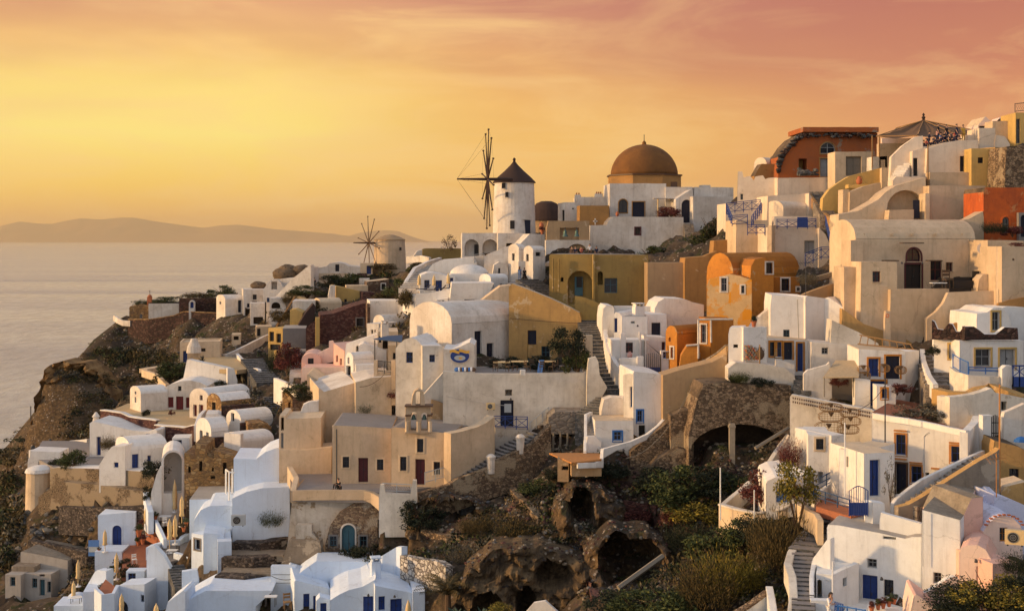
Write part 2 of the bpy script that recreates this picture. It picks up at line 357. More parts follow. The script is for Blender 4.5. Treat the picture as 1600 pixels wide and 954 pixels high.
def P(th, top, yb, Y, yaw=0., d=5., to=None, m='W', rm=None, F='', L='', R='', flat=False, x0=None, par=0., ext=2.5, jit=.025, gp=True, foot=True, wp='wall', rp='roof'):
    """prism house: its front profile (pixels, left to right) stands on a vertical plane at distance Y turned by yaw, and is pushed back by d"""
    rm = rm or m; a = rad(yaw); e = Vector((math.cos(a), math.sin(a), 0)); nb = Vector((-math.sin(a), math.cos(a), 0))
    x0 = top[0][0] if x0 is None else x0
    A = Vector(((x0-HX)/F_*Y, Y, 0))
    def tof(px):
        u = (px-HX)/F_; return (u*A.y-A.x)/(e.x-u*e.y)
    prof = []
    for x, y in top:
        t = tof(x); Yp = Y if flat else Y+e.y*t; prof.append((t, (HY-y)/F_*Yp))
    zb = (HY-yb)/F_*Y
    zb0 = zb; zb -= ext
    if to is not None:
        q = A+e*prof[-1][0]; u = (to-HX)/F_; d = (u*q.y-q.x)/(nb.x-u*nb.y)
    near = (Y < 112)
    # subdivide + wobble the top line
    pr = [prof[0]]
    for i in range(len(prof)-1):
        p, q = prof[i], prof[i+1]; L_ = math.hypot(q[0]-p[0], q[1]-p[1]); k = max(1, int(L_/1.3)) if jit and not par else 1
        for j in range(1, k+1):
            f = j/k; w = 0 if j == k else jit
            pr.append((p[0]+(q[0]-p[0])*f, p[1]+(q[1]-p[1])*f+RND.uniform(-w, w)))
    prof = pr; tl, tr_ = prof[0][0], prof[-1][0]
    poly = [(tl, zb)]+prof+[(tr_, zb)]
    _, wi = th.newpart(wp); _, ro = th.newpart(rp)
    nf = -nb
    hF = openings(th, wi, F, A, e, nf, poly, m, near, d)
    face_poly(wi, A, e, nf, poly, hF, m)
    Bk = A+nb*d
    face_poly(wi, Bk, e, nb, poly, hF if 'o ' in F else [], m)
    # sides
    zl, zr = prof[0][1], prof[-1][1]
    AL = A+e*tl; pl = [(0, zb), (0, zl), (d, zl), (d, zb)]
    hL = openings(th, wi, L, AL, nb, -e, pl, m, near); face_poly(wi, AL, nb, -e, pl, hL, m)
    AR = A+e*tr_; pr2 = [(0, zb), (0, zr), (d, zr), (d, zb)]
    hR = openings(th, wi, R, AR, nb, e, pr2, m, near); face_poly(wi, AR, nb, e, pr2, hR, m)
    # top
    P3 = lambda t, z, q: A+e*t+nb*q+Vector((0, 0, z))
    if par and len(prof) >= 2:
        w, dr = .22, par
        zt = prof[0][1]; z2 = prof[-1][1]
        o = [P3(tl, zt, 0), P3(tr_, z2, 0), P3(tr_, z2, d), P3(tl, zt, d)]
        i_ = [P3(tl+w, zt, w), P3(tr_-w, z2, w), P3(tr_-w, z2, d-w), P3(tl+w, zt, d-w)]
        lo = [v-Vector((0, 0, dr)) for v in i_]
        for k in range(4):
            j = (k+1) % 4
            wi.quad(o[k], o[j], i_[j], i_[k], m); wi.quad(i_[k], i_[j], lo[j], lo[k], m)
        ro.quad(*lo, rm)
    else:
        nq = max(1, int(d/2.0)) if jit else 1
        for i in range(len(prof)-1):
            for k in range(nq):
                p, q = prof[i], prof[i+1]
                steep = abs(q[1]-p[1]) > 3.5*abs(q[0]-p[0])
                (wi if steep else ro).quad(P3(*p, d*k/nq), P3(*q, d*k/nq), P3(*q, d*(k+1)/nq), P3(*p, d*(k+1)/nq), m if steep else rm)
    zt = min(p[1] for p in prof)
    c = [A+e*tl, A+e*tr_, Bk+e*tr_, Bk+e*tl]
    if foot: FOOT.append(([(v.x, v.y) for v in c], zt-.45))
    if gp:
        for f in (0, .5, 1):
            q = A+e*(tl+(tr_-tl)*f)-nb*.4; GP.append((q.x, q.y, zb0))
    return dict(A=A, e=e, nb=nb, d=d, prof=prof, zb=zb0)
def yaw2(xa, ya, xb, yb, Y):
    """yaw of a level edge seen from pixel a (distance Y) to pixel b"""
    Y2 = Y*(ya-HY)/(yb-HY); p, q = at(xa, ya, Y), at(xb, yb, Y2)
    return math.degrees(math.atan2(q.y-p.y, q.x-p.x))
def BX(th, xl, xr, yt, yb, Y, yaw=0., **k):
    return P(th, [(xl, yt), (xr, yt)], yb, Y, yaw, flat=True, **k)
def VF(th, xl, xr, yt, ys, yb, Y, yaw=0., n=10, **k):
    """barrel vault running away from the viewer: arched gable to the front"""
    c, r = (xl+xr)/2, (xr-xl)/2
    top = [(c-r*math.cos(math.pi*i/n), ys+(yt-ys)*math.sin(math.pi*i/n)) for i in range(n+1)]
    return P(th, top, yb, Y, yaw, flat=True, jit=0, **k)
def VR(th, xl, xc, xr, yt, ys, yb, Y, yaw=20., n=10, dm=None, F='', L='', R='', **k):
    """barrel vault running left to right: arched gable to the left (xl..xc), long side xc..xr to the front"""
    a = rad(yaw); A = Vector(((xc-HX)/F_*Y, Y, 0)); g = Vector((-math.sin(a), math.cos(a), 0))
    u = (xl-HX)/F_; d0 = (u*A.y-A.x)/(g.x-u*g.y)
    if 1.2 < d0 < 9.5: dm = d0
    elif dm is None: dm = 5.
    B = A+g*dm; e = Vector((math.cos(a), math.sin(a), 0))
    # profile on plane through B -> A ; direction yaw-90
    ux = lambda p: HX+F_*p.x/p.y
    top = []
    for i in range(n+1):
        f = (1-math.cos(math.pi*i/n))/2; q = B+(A-B)*f
        top.append((ux(q), ys+(yt-ys)*math.sin(math.pi*i/n)))
    # swap: P front = gable, P right side = long wall (F of caller)
    return P(th, top, yb, Y, yaw-90, to=xr, flat=True, x0=xc, jit=0, F=L, R=F, L='', **k)
def wall(name, label, pts, h=1., th=.3, m='W', cop=None, cat='wall', group=None, t=None, gp=False, part='wall', lev=None, foot=False):
    """free-standing or retaining wall along a line of (px, py_top, distance)"""
    t = t or T(name, label, cat, group)
    V = [at(*p) for p in pts]; mb = t.part(part)
    hs = h if isinstance(h, (list, tuple)) else [h]*len(V)
    # subdivide
    W = []; H = []
    for i in range(len(V)-1):
        k = max(1, int((V[i+1]-V[i]).length/1.2))
        for j in range(k):
            f = j/k; W.append(V[i].lerp(V[i+1], f)+Vector((0, 0, RND.uniform(-.03, .03) if j else 0))); H.append(hs[i]+(hs[i+1]-hs[i])*f)
    W.append(V[-1]); H.append(hs[-1])
    O = []
    for i, p in enumerate(W):
        d = W[min(i+1, len(W)-1)]-W[max(i-1, 0)]; d.z = 0; d.normalize(); O.append(Vector((-d.y, d.x, 0))*th/2)
    n = len(W)
    rows = []
    for i in range(n):
        p, o, hh = W[i], O[i], Vector((0, 0, H[i]))
        rows.append([p-o-hh, p-o, p+o, p+o-hh])
    Vs = [v for r in rows for v in r]; Fs = []
    for i in range(n-1):
        a, b = i*4, (i+1)*4
        for k in range(4): Fs.append((a+k, b+k, b+(k+1) % 4, a+(k+1) % 4))
    Fs += [(0, 1, 2, 3), (n*4-4, n*4-3, n*4-2, n*4-1)]
    mb.add(Vs, Fs, m)
    if cop:
        c = t.part('coping'); rows = []
        for i in range(n):
            p, o = W[i], O[i]*(1+.12/th); rows.append([p-o+Vector((0, 0, .004)), p-o+Vector((0, 0, .13)), p+o+Vector((0, 0, .13)), p+o+Vector((0, 0, .004))])
        c.add([v for r in rows for v in r], Fs, cop)
    if gp:
        for i in range(0, n, 2):
            q = W[i]-O[i]*2; GP.append((q.x, q.y, W[i].z-H[i]+.4))
    return t
def slab(th, pts, m, thick=.25, part='floor', z=None, xy=False):
    """level floor through pixel points (px, py, Y)"""
    zz = z if z is not None else at(*pts[0]).z
    V = [Vector(((p[0]-HX)/F_*p[1], p[1], zz)) for p in pts] if xy else [at(p[0], p[1], zz*F_/(HY-p[1])) for p in pts]; n = len(V); mb = th.part(part)
    B = [v-Vector((0, 0, thick)) for v in V]
    mb.add(V+B, [tuple(range(n)), tuple(range(n, 2*n))]+[(i, (i+1) % n, n+(i+1) % n, n+i) for i in range(n)], m)
    FOOT.append(([(v.x, v.y) for v in V], zz-.15))
def stair(name, label, a, b, w=1.6, n=None, m='ST', mt=None, t=None, drop=3., cat='stairs', turn=0.):
    """solid steps from foot a to head b (px, py, Y), w metres wide"""
    t = t or T(name, label, cat); A, B = at(*a), at(*b); hd = Vector((B.x-A.x, B.y-A.y, 0)); L_ = hd.length
    e = hd.normalized(); s = Vector((-e.y, e.x, 0))
    if turn: s = (Matrix.Rotation(rad(turn), 3, 'Z') @ s)
    rise = B.z-A.z; n = n or max(3, int(abs(rise)/.19)); mb = t.part('steps')
    mt = mt or m
    for i in range(n):
        p = A+e*(L_*i/n); z = A.z+rise*(i+1)/n
        q = Vector((p.x, p.y, A.z-drop)) - s*w/2
        ww = s*w; dd = e*(L_/n+.001)
        base = q; top = Vector((q.x, q.y, z))
        V = [base, base+dd, base+dd+ww, base+ww, top, top+dd, top+dd+ww, top+ww]
        mb.add(V, [(0, 1, 5, 4), (1, 2, 6, 5), (2, 3, 7, 6)], m); mb.add(V, [(3, 0, 4, 7)], m); mb.add(V, [(4, 5, 6, 7)], mt)
    c = [A-s*w/2, A+s*w/2, B+s*w/2, B-s*w/2]; FOOT.append(([(v.x, v.y) for v in c], min(A.z, B.z)-.3, (A, B)))
    return t
def rail(name, label, pts, h=1., m='blue', style='x', cat='railing', t=None, part=None, seg=1.1):
    """railing along foot points (px,py,Y); style x = crossed bars, v = upright bars, h = level bars, w = wavy iron"""
    if ' ' in name: name = 'railing'
    t = t or T(name, label, cat); V = [at(*p) for p in pts]; Z = Vector((0, 0, 1))
    fr = t.part('rails'); po = None
    for i in range(len(V)-1):
        a, b = V[i], V[i+1]; L_ = (b-a).length; k = max(1, round(L_/seg)); r = .03
        fr.tube([a+Z*h, b+Z*h], r*1.2, m, 5); fr.tube([a+Z*.12, b+Z*.12], r, m, 5)
        if style == 'x' : fr.tube([a+Z*(h-.18), b+Z*(h-.18)], r, m, 5)
        if style == 'h' : fr.tube([a+Z*h*.55, b+Z*h*.55], r, m, 5)
        for j in range(k+1):
            p = a.lerp(b, j/k)
            if j < k or i == len(V)-2:
                _, q = t.newpart('post'); q.tube([p-Z*.1, p+Z*(h+.04)], .04, m, 5)
            if j < k:
                q2 = a.lerp(b, (j+1)/k)
                if style == 'x':
                    fr.tube([p+Z*.12, q2+Z*(h-.18)], r*.8, m, 4); fr.tube([q2+Z*.12, p+Z*(h-.18)], r*.8, m, 4)
                if style == 'v':
                    for x in range(1, 7):
                        c = p.lerp(q2, x/7); fr.tube([c+Z*.12, c+Z*h], .014, m, 4)
                if style == 'w':
                    for x in range(1, 6):
                        c0 = p.lerp(q2, (x-.5)/6); c1 = p.lerp(q2, (x+.5)/6)
                        fr.tube([c0+Z*.12, c1+Z*(h*.4), c0+Z*(h*.7), c1+Z*h], .018, m, 4)
    return t
# ------------------------------------------------------------------ plants
LEAF = {}
def leaf_proto(kind, mat, seed=0):
    key = (kind, mat, seed)
    if key in LEAF: return LEAF[key]
    r = np.random.RandomState(seed*17+len(kind)*5+3)
    V = []; Fc = []
    def quads(c, d, w, up):   # centre, long axis, width axis
        o = len(V); V.extend([c-d, c+w*.8, c+d, c-w*.8]); Fc.append((o, o+1, o+2, o+3))
    mb = MB()
    def rv():
        v = r.normal(size=3); return v/np.linalg.norm(v)
    if kind in ('dome', 'wide', 'thin', 'crown', 'fine'):
        nb = dict(dome=20, wide=24, thin=9, crown=18, fine=26)[kind]; nl = dict(dome=150, wide=130, thin=60, crown=120, fine=330)[kind]; ls = .45 if kind == 'fine' else .75
        for b in range(nb):
            th = r.uniform(0, 2*math.pi); q = math.sqrt(r.uniform(0, 1))
            cz = r.uniform(.12, .8)*(1-.55*q*q) if kind != 'crown' else r.uniform(.45, .85)
            c = np.array([q*.42*math.cos(th), q*.42*math.sin(th), cz]); rr = r.uniform(.10, .21)
            tilt = rv()
            for l in range(nl):
                v = rv(); p = c+v*rr*r.uniform(.45, 1.15)*np.array([1, 1, .8])
                if p[2] < 0: p[2] = -p[2]*.3
                d = (v*.6+rv()); d /= np.linalg.norm(d); s = r.uniform(.018, .042)*ls
                w = np.cross(d, rv()); w /= np.linalg.norm(w)+1e-6
                quads(p, d*s*1.3, w*s*.8, None)
        nst = 10
        for b in range(nst):
            th = r.uniform(0, 6.28); mb.tube([(0, 0, -.15), (.15*math.cos(th), .15*math.sin(th), .3), (.36*math.cos(th), .36*math.sin(th), .68)], [.016, .01, .003], 'woodd', 4)
    elif kind == 'bristle':      # broom-like bush, fine upright twigs
        for l in range(4200):
            th = r.uniform(0, 2*math.pi); q = math.sqrt(r.uniform(0, 1)); base = np.array([q*.22*math.cos(th), q*.22*math.sin(th), r.uniform(0, .2)])
            dirn = np.array([q*.75*math.cos(th), q*.75*math.sin(th), 1.]) + r.normal(size=3)*.12; dirn /= np.linalg.norm(dirn)
            L_ = r.uniform(.35, .85)*(1-.25*q); p = base+dirn*L_*r.uniform(.45, 1.)
            w = np.cross(dirn, rv()); w /= np.linalg.norm(w)
            quads(p, (dirn+r.normal(size=3)*.3)*.028, w*.0075, None)
    elif kind == 'agave':
        for l in range(26):
            th = r.uniform(0, 6.28); el = r.uniform(.25, 1.35); d = np.array([math.cos(th)*math.cos(el), math.sin(th)*math.cos(el), math.sin(el)]); w = np.cross(d, [0, 0, 1.]); w /= np.linalg.norm(w)+1e-6
            o = len(V); L_ = r.uniform(.4, .6)
            V.extend([w*.05, -w*.05, d*L_*.6-w*.045, d*L_*.6+w*.045, d*L_+np.array([0, 0, -.06])]); Fc.append((o, o+1, o+2, o+3)); Fc.append((o+3, o+2, o+4))
    elif kind == 'palm':
        for l in range(34):
            th = r.uniform(0, 6.28); el = r.uniform(.45, 1.45)
            h = np.array([math.cos(th), math.sin(th), 0]); prev = None; L_ = r.uniform(.42, .6)
            for s_ in range(11):
                f = s_/10; p = h*(L_*f*math.cos(el*(1-.55*f)))+np.array([0, 0, .2+L_*f*math.sin(el)*(1-.62*f)])
                if prev is not None:
                    dd = p-prev; dd /= np.linalg.norm(dd); sd = np.cross(dd, [0, 0, 1.]); sd /= np.linalg.norm(sd)+1e-6
                    for sg in (-1, 1):
                        for k in (0, .5):
                            q = prev+(p-prev)*k; tip = q+(sd*sg*.8+dd*.9)*.12*(1-.5*f)+np.array([0, 0, -.03]); o = len(V)
                            V.extend([q-dd*.009, q+dd*.009, tip]); Fc.append((o, o+1, o+2))
                prev = p
        mb.tube([(0, 0, -.3), (0, 0, .2)], [.06, .04], 'woodd', 8)
    mb.add([tuple(v) for v in V], Fc, mat)
    me = mb.mesh('shrub_leaves'); LEAF[key] = me; return me
def shrub(label, px, py, w, h=None, Y=None, kind='dome', mat='lf', seed=None, name='shrub', cat='shrub', group=None):
    """w, h in metres; foot at pixel (px, py)"""
    if Y is None: Y = ray_ground(px, py) or 95.
    h = h or w*.75; seed = RND.randrange(4) if seed is None else seed
    o = bpy.data.objects.new(name, leaf_proto(kind, mat, seed)); COL.objects.link(o)
    if kind == 'bristle' and w > 2.5: w *= .68; h *= .9
    o.location = at(px, py, Y)+Vector((0, 0, -.1)); o.scale = (w, w, h*1.05); o.rotation_euler = (0, 0, RND.uniform(0, 6.28))
    o['label'] = label; o['category'] = cat
    if group: o['group'] = group
    return o
# ------------------------------------------------------------------ small things
def potted(label, px, py, Y, s=.5, mat='lf', pot='terra', kind='dome', cat='potted plant', group=None, ph=.5):
    t = T('potted_plant', label, cat, group); p = at(px, py, Y); mb = t.part('pot', smooth=False)
    mb.lathe(p, [(.12*s/.5, 0), (.2*s/.5, ph*.75*s/.5), (.24*s/.5, ph*.78*s/.5), (.24*s/.5, ph*s/.5), (.18*s/.5, ph*s/.5)], pot, 12)
    f = t.part('foliage'); me = leaf_proto(kind, mat, RND.randrange(3))
    sc = s*1.5; q = p+Vector((0, 0, ph*s/.5-.05))
    f.add([q+Vector((v.co.x*sc, v.co.y*sc, v.co.z*sc*.9)) for v in me.vertices], [tuple(pl.vertices) for pl in me.polygons], mat)
    return t
def umbrella(label, px, ptop, pbot, Y, group='closed cream parasols on the terracotta terraces', pfoot=None):
    """furled parasol: canopy between ptop and pbot, pole down to pfoot"""
    t = T('parasol', label, 'parasol', group); a, b = at(px, ptop, Y), at(px, pbot, Y); h = a.z-b.z
    foot = at(px, pfoot if pfoot else pbot+14, Y)
    po = t.part('pole'); po.tube([foot, a-Vector((0, 0, .1))], .03, 'cream', 6)
    bs = t.part('base'); bs.lathe(foot, [(.28, 0), (.28, .06), (.06, .1), (.05, .3)], 'white', 12)
    c = t.part('canopy', smooth=True)
    for i in range(1): 
        prof = [(.16, 0), (.20, .05*h), (.15, .18*h), (.19, .45*h), (.17, .62*h), (.13, .82*h), (.05, .96*h), (.0, h)]
        V = []; Fs = []; n = 16
        for r, z in prof:
            for k in range(n):
                th = 2*math.pi*k/n; rr = r*(1+.22*math.cos(8*th+z*2)); V.append(b+Vector((rr*math.cos(th), rr*math.sin(th), z)))
        for i2 in range(len(prof)-1):
            for k in range(n): Fs.append((i2*n+k, i2*n+(k+1) % n, (i2+1)*n+(k+1) % n, (i2+1)*n+k))
        c.add(V, Fs, 'cream')
    cp = t.part('finial'); cp.lathe(a-Vector((0, 0, .05)), [(.04, 0), (.05, .05), (0, .16)], 'cream', 8)
    ti = t.part('tie'); ti.lathe(b+Vector((0, 0, .4*h)), [(.205, 0), (.205, .06)], 'cream', 12)
    return t
def aircon(label, px, py, Y, yaw=0., w=.9, col='ltgrey'):
    t = T('air_conditioner', label, 'air conditioner'); a = rad(yaw); e = Vector((math.cos(a), math.sin(a), 0)); nb = Vector((-e.y, e.x, 0)); p = at(px, py, Y)-e*w/2; h = w*.75
    t.part('casing').box(p+Vector((0, 0, .08)), e*w, nb*.35, (0, 0, h), col)
    c = p+e*w*.4+Vector((0, 0, .08+h/2))-nb*.02; f = t.part('fan')
    V = [c+(e*math.cos(k*math.pi/8)+Vector((0, 0, 1))*math.sin(k*math.pi/8))*h*.38 for k in range(16)]; f.add(V, [tuple(range(16))], 'dark')
    for q in (.35, .2, .08):
        V = [c-nb*.012+(e*math.cos(k*math.pi/8)+Vector((0, 0, 1))*math.sin(k*math.pi/8))*h*q for k in range(16)]
        t.part('grille').tube(V+[V[0]], .008, 'ltgrey', 4)
    for s in (0, 1): 
        _, q = t.newpart('foot'); q.box(p+e*(w*.1+s*w*.7), e*.08, nb*.3, (0, 0, .08), 'iron')
    return t
def chimney(label, px, py, Y, w=.6, h=.8, m='W', pots=0, yaw=15, cap=True, group=None):
    t = T('chimney', label, 'chimney', group); a = rad(yaw); e = Vector((math.cos(a), math.sin(a), 0)); nb = Vector((-e.y, e.x, 0)); p = at(px, py, Y)-e*w/2
    t.part('stack').box(p-Vector((0, 0, .6)), e*w, nb*w, (0, 0, h+.6), m)
    if pots:
        for i in range(pots):
            q = p+e*w*(i+.5)/pots+nb*w/2+Vector((0, 0, h)); _, c = t.newpart('pot'); c.lathe(q, [(.09, 0), (.1, .22), (.12, .24), (.0, .3)], 'terra', 8)
    elif cap:
        for i in (0, 1):
            t.part('vent').box(p+e*(.06+i*(w-.2))+Vector((0, 0, h)), e*.1, nb*w, (0, 0, .22), m)
        t.part('cap').box(p-e*.05-nb*.05+Vector((0, 0, h+.22)), e*(w+.1), nb*(w+.1), (0, 0, .09), m)
    return t
def antenna(label, px, py, Y, h=2.5, m='iron', rods=5, yaw=20, dish=False):
    t = T('tv_aerial', label, 'aerial'); p = at(px, py, Y); a = rad(yaw); e = Vector((math.cos(a), math.sin(a), 0))
    t.part('mast').tube([p-Vector((0, 0, .3)), p+Vector((0, 0, h))], .03, m, 5)
    b = t.part('rods'); c = p+Vector((0, 0, h*.86)); b.tube([c-e*.7, c+e*.7], .018, m, 4)
    g = Vector((-e.y, e.x, 0))
    for i in range(rods):
        q = c+e*(-.65+1.3*i/(rods-1)); b.tube([q-(g*.3+Vector((0, 0, .22))), q+(g*.3+Vector((0, 0, .22)))], .012, m, 4)
    return t
def pole(label, px, py0, py1, Y, r=.05, m='white', name='pole', cat='pole', lean=0, group=None):
    t = T(name, label, cat, group); a, b = at(px, py1, Y), at(px+lean, py0, Y); t.part('shaft').tube([a-Vector((0, 0, .3)), b], [r, r*.8], m, 8); return t
def table(label, px, py, Y, w=.9, m='white', h=.72, round_=False, group=None):
    t = T('table', label, 'table', group); p = at(px, py, Y); top = t.part('tabletop')
    if round_: top.lathe(p+Vector((0, 0, h)), [(w/2, 0), (w/2, .04)], m, 16)
    else: top.box(p+Vector((-w/2, -w*.35, h)), (w, 0, 0), (0, w*.7, 0), (0, 0, .05), m)
    for sx in (-1, 1):
        for sy in (-1, 1):
            _, l = t.newpart('leg'); q = p+Vector((sx*w*.38, sy*w*.26, 0)); l.tube([q, q+Vector((0, 0, h))], .025, 'iron' if m != 'wood' else m, 5)
    return t
def chair(label, px, py, Y, yaw=0., m='wood', s=1., group=None):
    t = T('chair', label, 'chair', group); a = rad(yaw); e = Vector((math.cos(a), math.sin(a), 0))*s; g = Vector((-math.sin(a), math.cos(a), 0))*s; p = at(px, py, Y); Z = Vector((0, 0, s))
    t.part('seat').box(p-e*.22-g*.2+Z*.42, e*.44, g*.42, Z*.05, m)
    bk = t.part('backrest'); bk.box(p-e*.22+g*.2+Z*.62, e*.44, g*.03, Z*.12, m); bk.box(p-e*.22+g*.2+Z*.8, e*.44, g*.03, Z*.12, m)
    for sx in (-1, 1):
        for sy in (-1, 1):
            _, l = t.newpart('leg'); q = p+e*.2*sx+g*.19*sy; l.tube([q, q+Z*(.44 if sy < 0 else .95)], .022*s, m, 5)
    return t
def lounger(label, px, py, Y, yaw=0., group=None):
    t = T('sun_lounger', label, 'sun lounger', group); a = rad(yaw); e = Vector((math.cos(a), math.sin(a), 0)); g = Vector((-math.sin(a), math.cos(a), 0)); p = at(px, py, Y); Z = Vector((0, 0, 1))
    t.part('seat').box(p-e*.9-g*.3+Z*.32, e*1.2, g*.6, Z*.08, 'navy'); t.part('backrest').box(p+e*.3-g*.3+Z*.32, e*.5+Z*.5, g*.6, Z*.08, 'navy')
    for sx in (-.8, .4):
        for sy in (-.25, .25):
            _, l = t.newpart('leg'); q = p+e*sx+g*sy; l.tube([q, q+Z*.33], .025, 'white', 5)
    return t
def lamp(label, px, py, Y, m='iron'):
    t = T('wall_lamp', label, 'lamp'); p = at(px, py, Y); t.part('bracket').tube([p, p+Vector((0, -.2, .05))], .02, m, 5)
    t.part('shade').lathe(p+Vector((0, -.2, -.12)), [(.08, 0), (.1, .03), (.07, .14), (.01, .2)], m, 8); return t
def jug(label, px, py, Y, s=1., m='terra'):
    t = T('clay_jar', label, 'jar'); p = at(px, py, Y); mb = t.part('body', smooth=True)
    mb.lathe(p, [(.16*s, 0), (.34*s, .25*s), (.38*s, .5*s), (.30*s, .75*s), (.14*s, .92*s), (.15*s, 1.02*s), (.19*s, 1.06*s)], m, 16)
    for sg in (-1, 1): 
        _, q = t.newpart('handle'); q.tube([p+Vector((sg*.14*s, 0, .95*s)), p+Vector((sg*.34*s, 0, .9*s)), p+Vector((sg*.33*s, 0, .66*s))], .03*s, m, 5)
    return t
# ------------------------------------------------------------------ people
BODY = {}
def skin_mesh(V, E, Rr, lvl=1, root=0):
    me = bpy.data.meshes.new('tmp'); me.from_pydata(V, E, []); o = bpy.data.objects.new('tmp', me); COL.objects.link(o)
    m = o.modifiers.new('s', 'SKIN'); m.use_smooth_shade = True
    sv = me.skin_vertices[0].data
    for i, r in enumerate(Rr): sv[i].radius = (r, r*.85) if i not in () else (r, r); sv[i].use_root = (i == root)
    s = o.modifiers.new('u', 'SUBSURF'); s.levels = lvl; s.render_levels = lvl
    dg = bpy.context.evaluated_depsgraph_get(); ev = o.evaluated_get(dg); r = bpy.data.meshes.new_from_object(ev)
    out = ([v.co.copy() for v in r.vertices], [tuple(p.vertices) for p in r.polygons])
    bpy.data.objects.remove(o); bpy.data.meshes.remove(me); bpy.data.meshes.remove(r); return out
def hand(o, w, d, s):
    """five short bent finger chains continuing a wrist at w, pointing along d"""
    d = Vector(d).normalized(); side = d.cross(Vector((0, 1, 0))); side = side.normalized() if side.length > .1 else Vector((1, 0, 0))
    nrm = d.cross(side)
    for i, (off, ln) in enumerate(((-.032, .062), (-.011, .074), (.011, .069), (.031, .052))):
        p = Vector(w)+d*.09+side*off; o.tube([p-d*.03, p+d*ln*.5, p+d*ln*.85+nrm*.02], [.0095, .009, .007], s, 5)
    p = Vector(w)+d*.03-side*.035; o.tube([p, p+d*.03-side*.03, p+d*.055-side*.034+nrm*.01], [.011, .01, .008], s, 5)
def body(pose):
    if pose in BODY: return BODY[pose]
    # joints: pelvis, waist, chest, neck, head ; hips etc.   x right, -y front, z up
    if pose == 'stand':
        J = dict(pel=(0, 0, .95), wa=(0, 0, 1.1), ch=(0, 0, 1.32), nk=(0, 0, 1.48), hd=(0, -.01, 1.57), ht=(0, -.01, 1.68), ls=(-.17, 0, 1.4), le=(-.22, .02, 1.12), lw=(-.20, -.1, .88), lh=(-.2, -.13, .8), rs=(.17, 0, 1.4), re=(.22, .02, 1.12), rw=(.2, -.08, .88), rh=(.2, -.1, .8), lp=(-.1, 0, .9), lk=(-.11, -.02, .5), la=(-.12, .02, .09), lt=(-.13, -.13, .04), rp=(.1, 0, .9), rk=(.12, -.02, .5), ra=(.14, .02, .09), rt=(.15, -.13, .04))
    elif pose == 'lean':   # arms folded up to the face
        J = dict(pel=(0, 0, .95), wa=(0, -.02, 1.1), ch=(0, -.04, 1.32), nk=(0, -.07, 1.47), hd=(0, -.1, 1.56), ht=(0, -.1, 1.67), ls=(-.17, -.03, 1.39), le=(-.2, -.2, 1.16), lw=(-.06, -.24, 1.34), lh=(-.04, -.2, 1.42), rs=(.17, -.03, 1.39), re=(.2, -.16, 1.12), rw=(-.02, -.28, 1.15), rh=(-.1, -.28, 1.16), lp=(-.1, 0, .9), lk=(-.11, -.02, .5), la=(-.12, .02, .09), lt=(-.13, -.13, .04), rp=(.1, 0, .9), rk=(.12, -.02, .5), ra=(.14, .02, .09), rt=(.15, -.13, .04))
    else:   # sit, knees drawn up
        J = dict(pel=(0, 0, .12), wa=(0, -.02, .28), ch=(0, -.06, .5), nk=(0, -.08, .66), hd=(0, -.11, .75), ht=(0, -.12, .86), ls=(-.17, -.06, .58), le=(-.25, -.2, .36), lw=(-.14, -.38, .42), lh=(-.08, -.42, .42), rs=(.17, -.06, .58), re=(.25, -.2, .36), rw=(.14, -.38, .42), rh=(.08, -.42, .42), lp=(-.1, -.02, .12), lk=(-.15, -.42, .46), la=(-.13, -.55, .08), lt=(-.13, -.7, .04), rp=(.1, -.02, .12), rk=(.15, -.42, .46), ra=(.13, -.58, .08), rt=(.13, -.72, .04))
    K = list(J); V = [J[k] for k in K]; ix = {k: i for i, k in enumerate(K)}
    Rd = dict(pel=.145, wa=.12, ch=.15, nk=.055, hd=.085, ht=.075, ls=.065, le=.045, lw=.03, lh=.035, rs=.065, re=.045, rw=.03, rh=.035, lp=.09, lk=.062, la=.042, lt=.035, rp=.09, rk=.062, ra=.042, rt=.035)
    bones = ['pel wa', 'wa ch', 'ch nk', 'nk hd', 'hd ht', 'ch ls', 'ls le', 'le lw', 'lw lh', 'ch rs', 'rs re', 're rw', 'rw rh', 'pel lp', 'lp lk', 'lk la', 'la lt', 'pel rp', 'rp rk', 'rk ra', 'ra rt']
    E = [tuple(ix[q] for q in b.split()) for b in bones]
    full = skin_mesh(V, E, [Rd[k] for k in K], 2)
    def sub(keys, grow, extra=()):
        kk = [k for k in K if k in keys]; m = {k: i for i, k in enumerate(kk)}
        ee = [tuple(m[q] for q in b.split()) for b in bones if all(q in m for q in b.split())]
        return skin_mesh([J[k] for k in kk], ee, [Rd[k]*grow for k in kk], 2)
    shirt = sub(('pel', 'wa', 'ch', 'ls', 'le', 'rs', 're', 'lp', 'rp') if pose != 'sit' else ('pel', 'wa', 'ch', 'ls', 'le', 'rs', 're'), 1.16)
    tr = sub(('pel', 'lp', 'lk', 'la', 'rp', 'rk', 'ra'), 1.13)
    BODY[pose] = (J, full, shirt, tr); return BODY[pose]
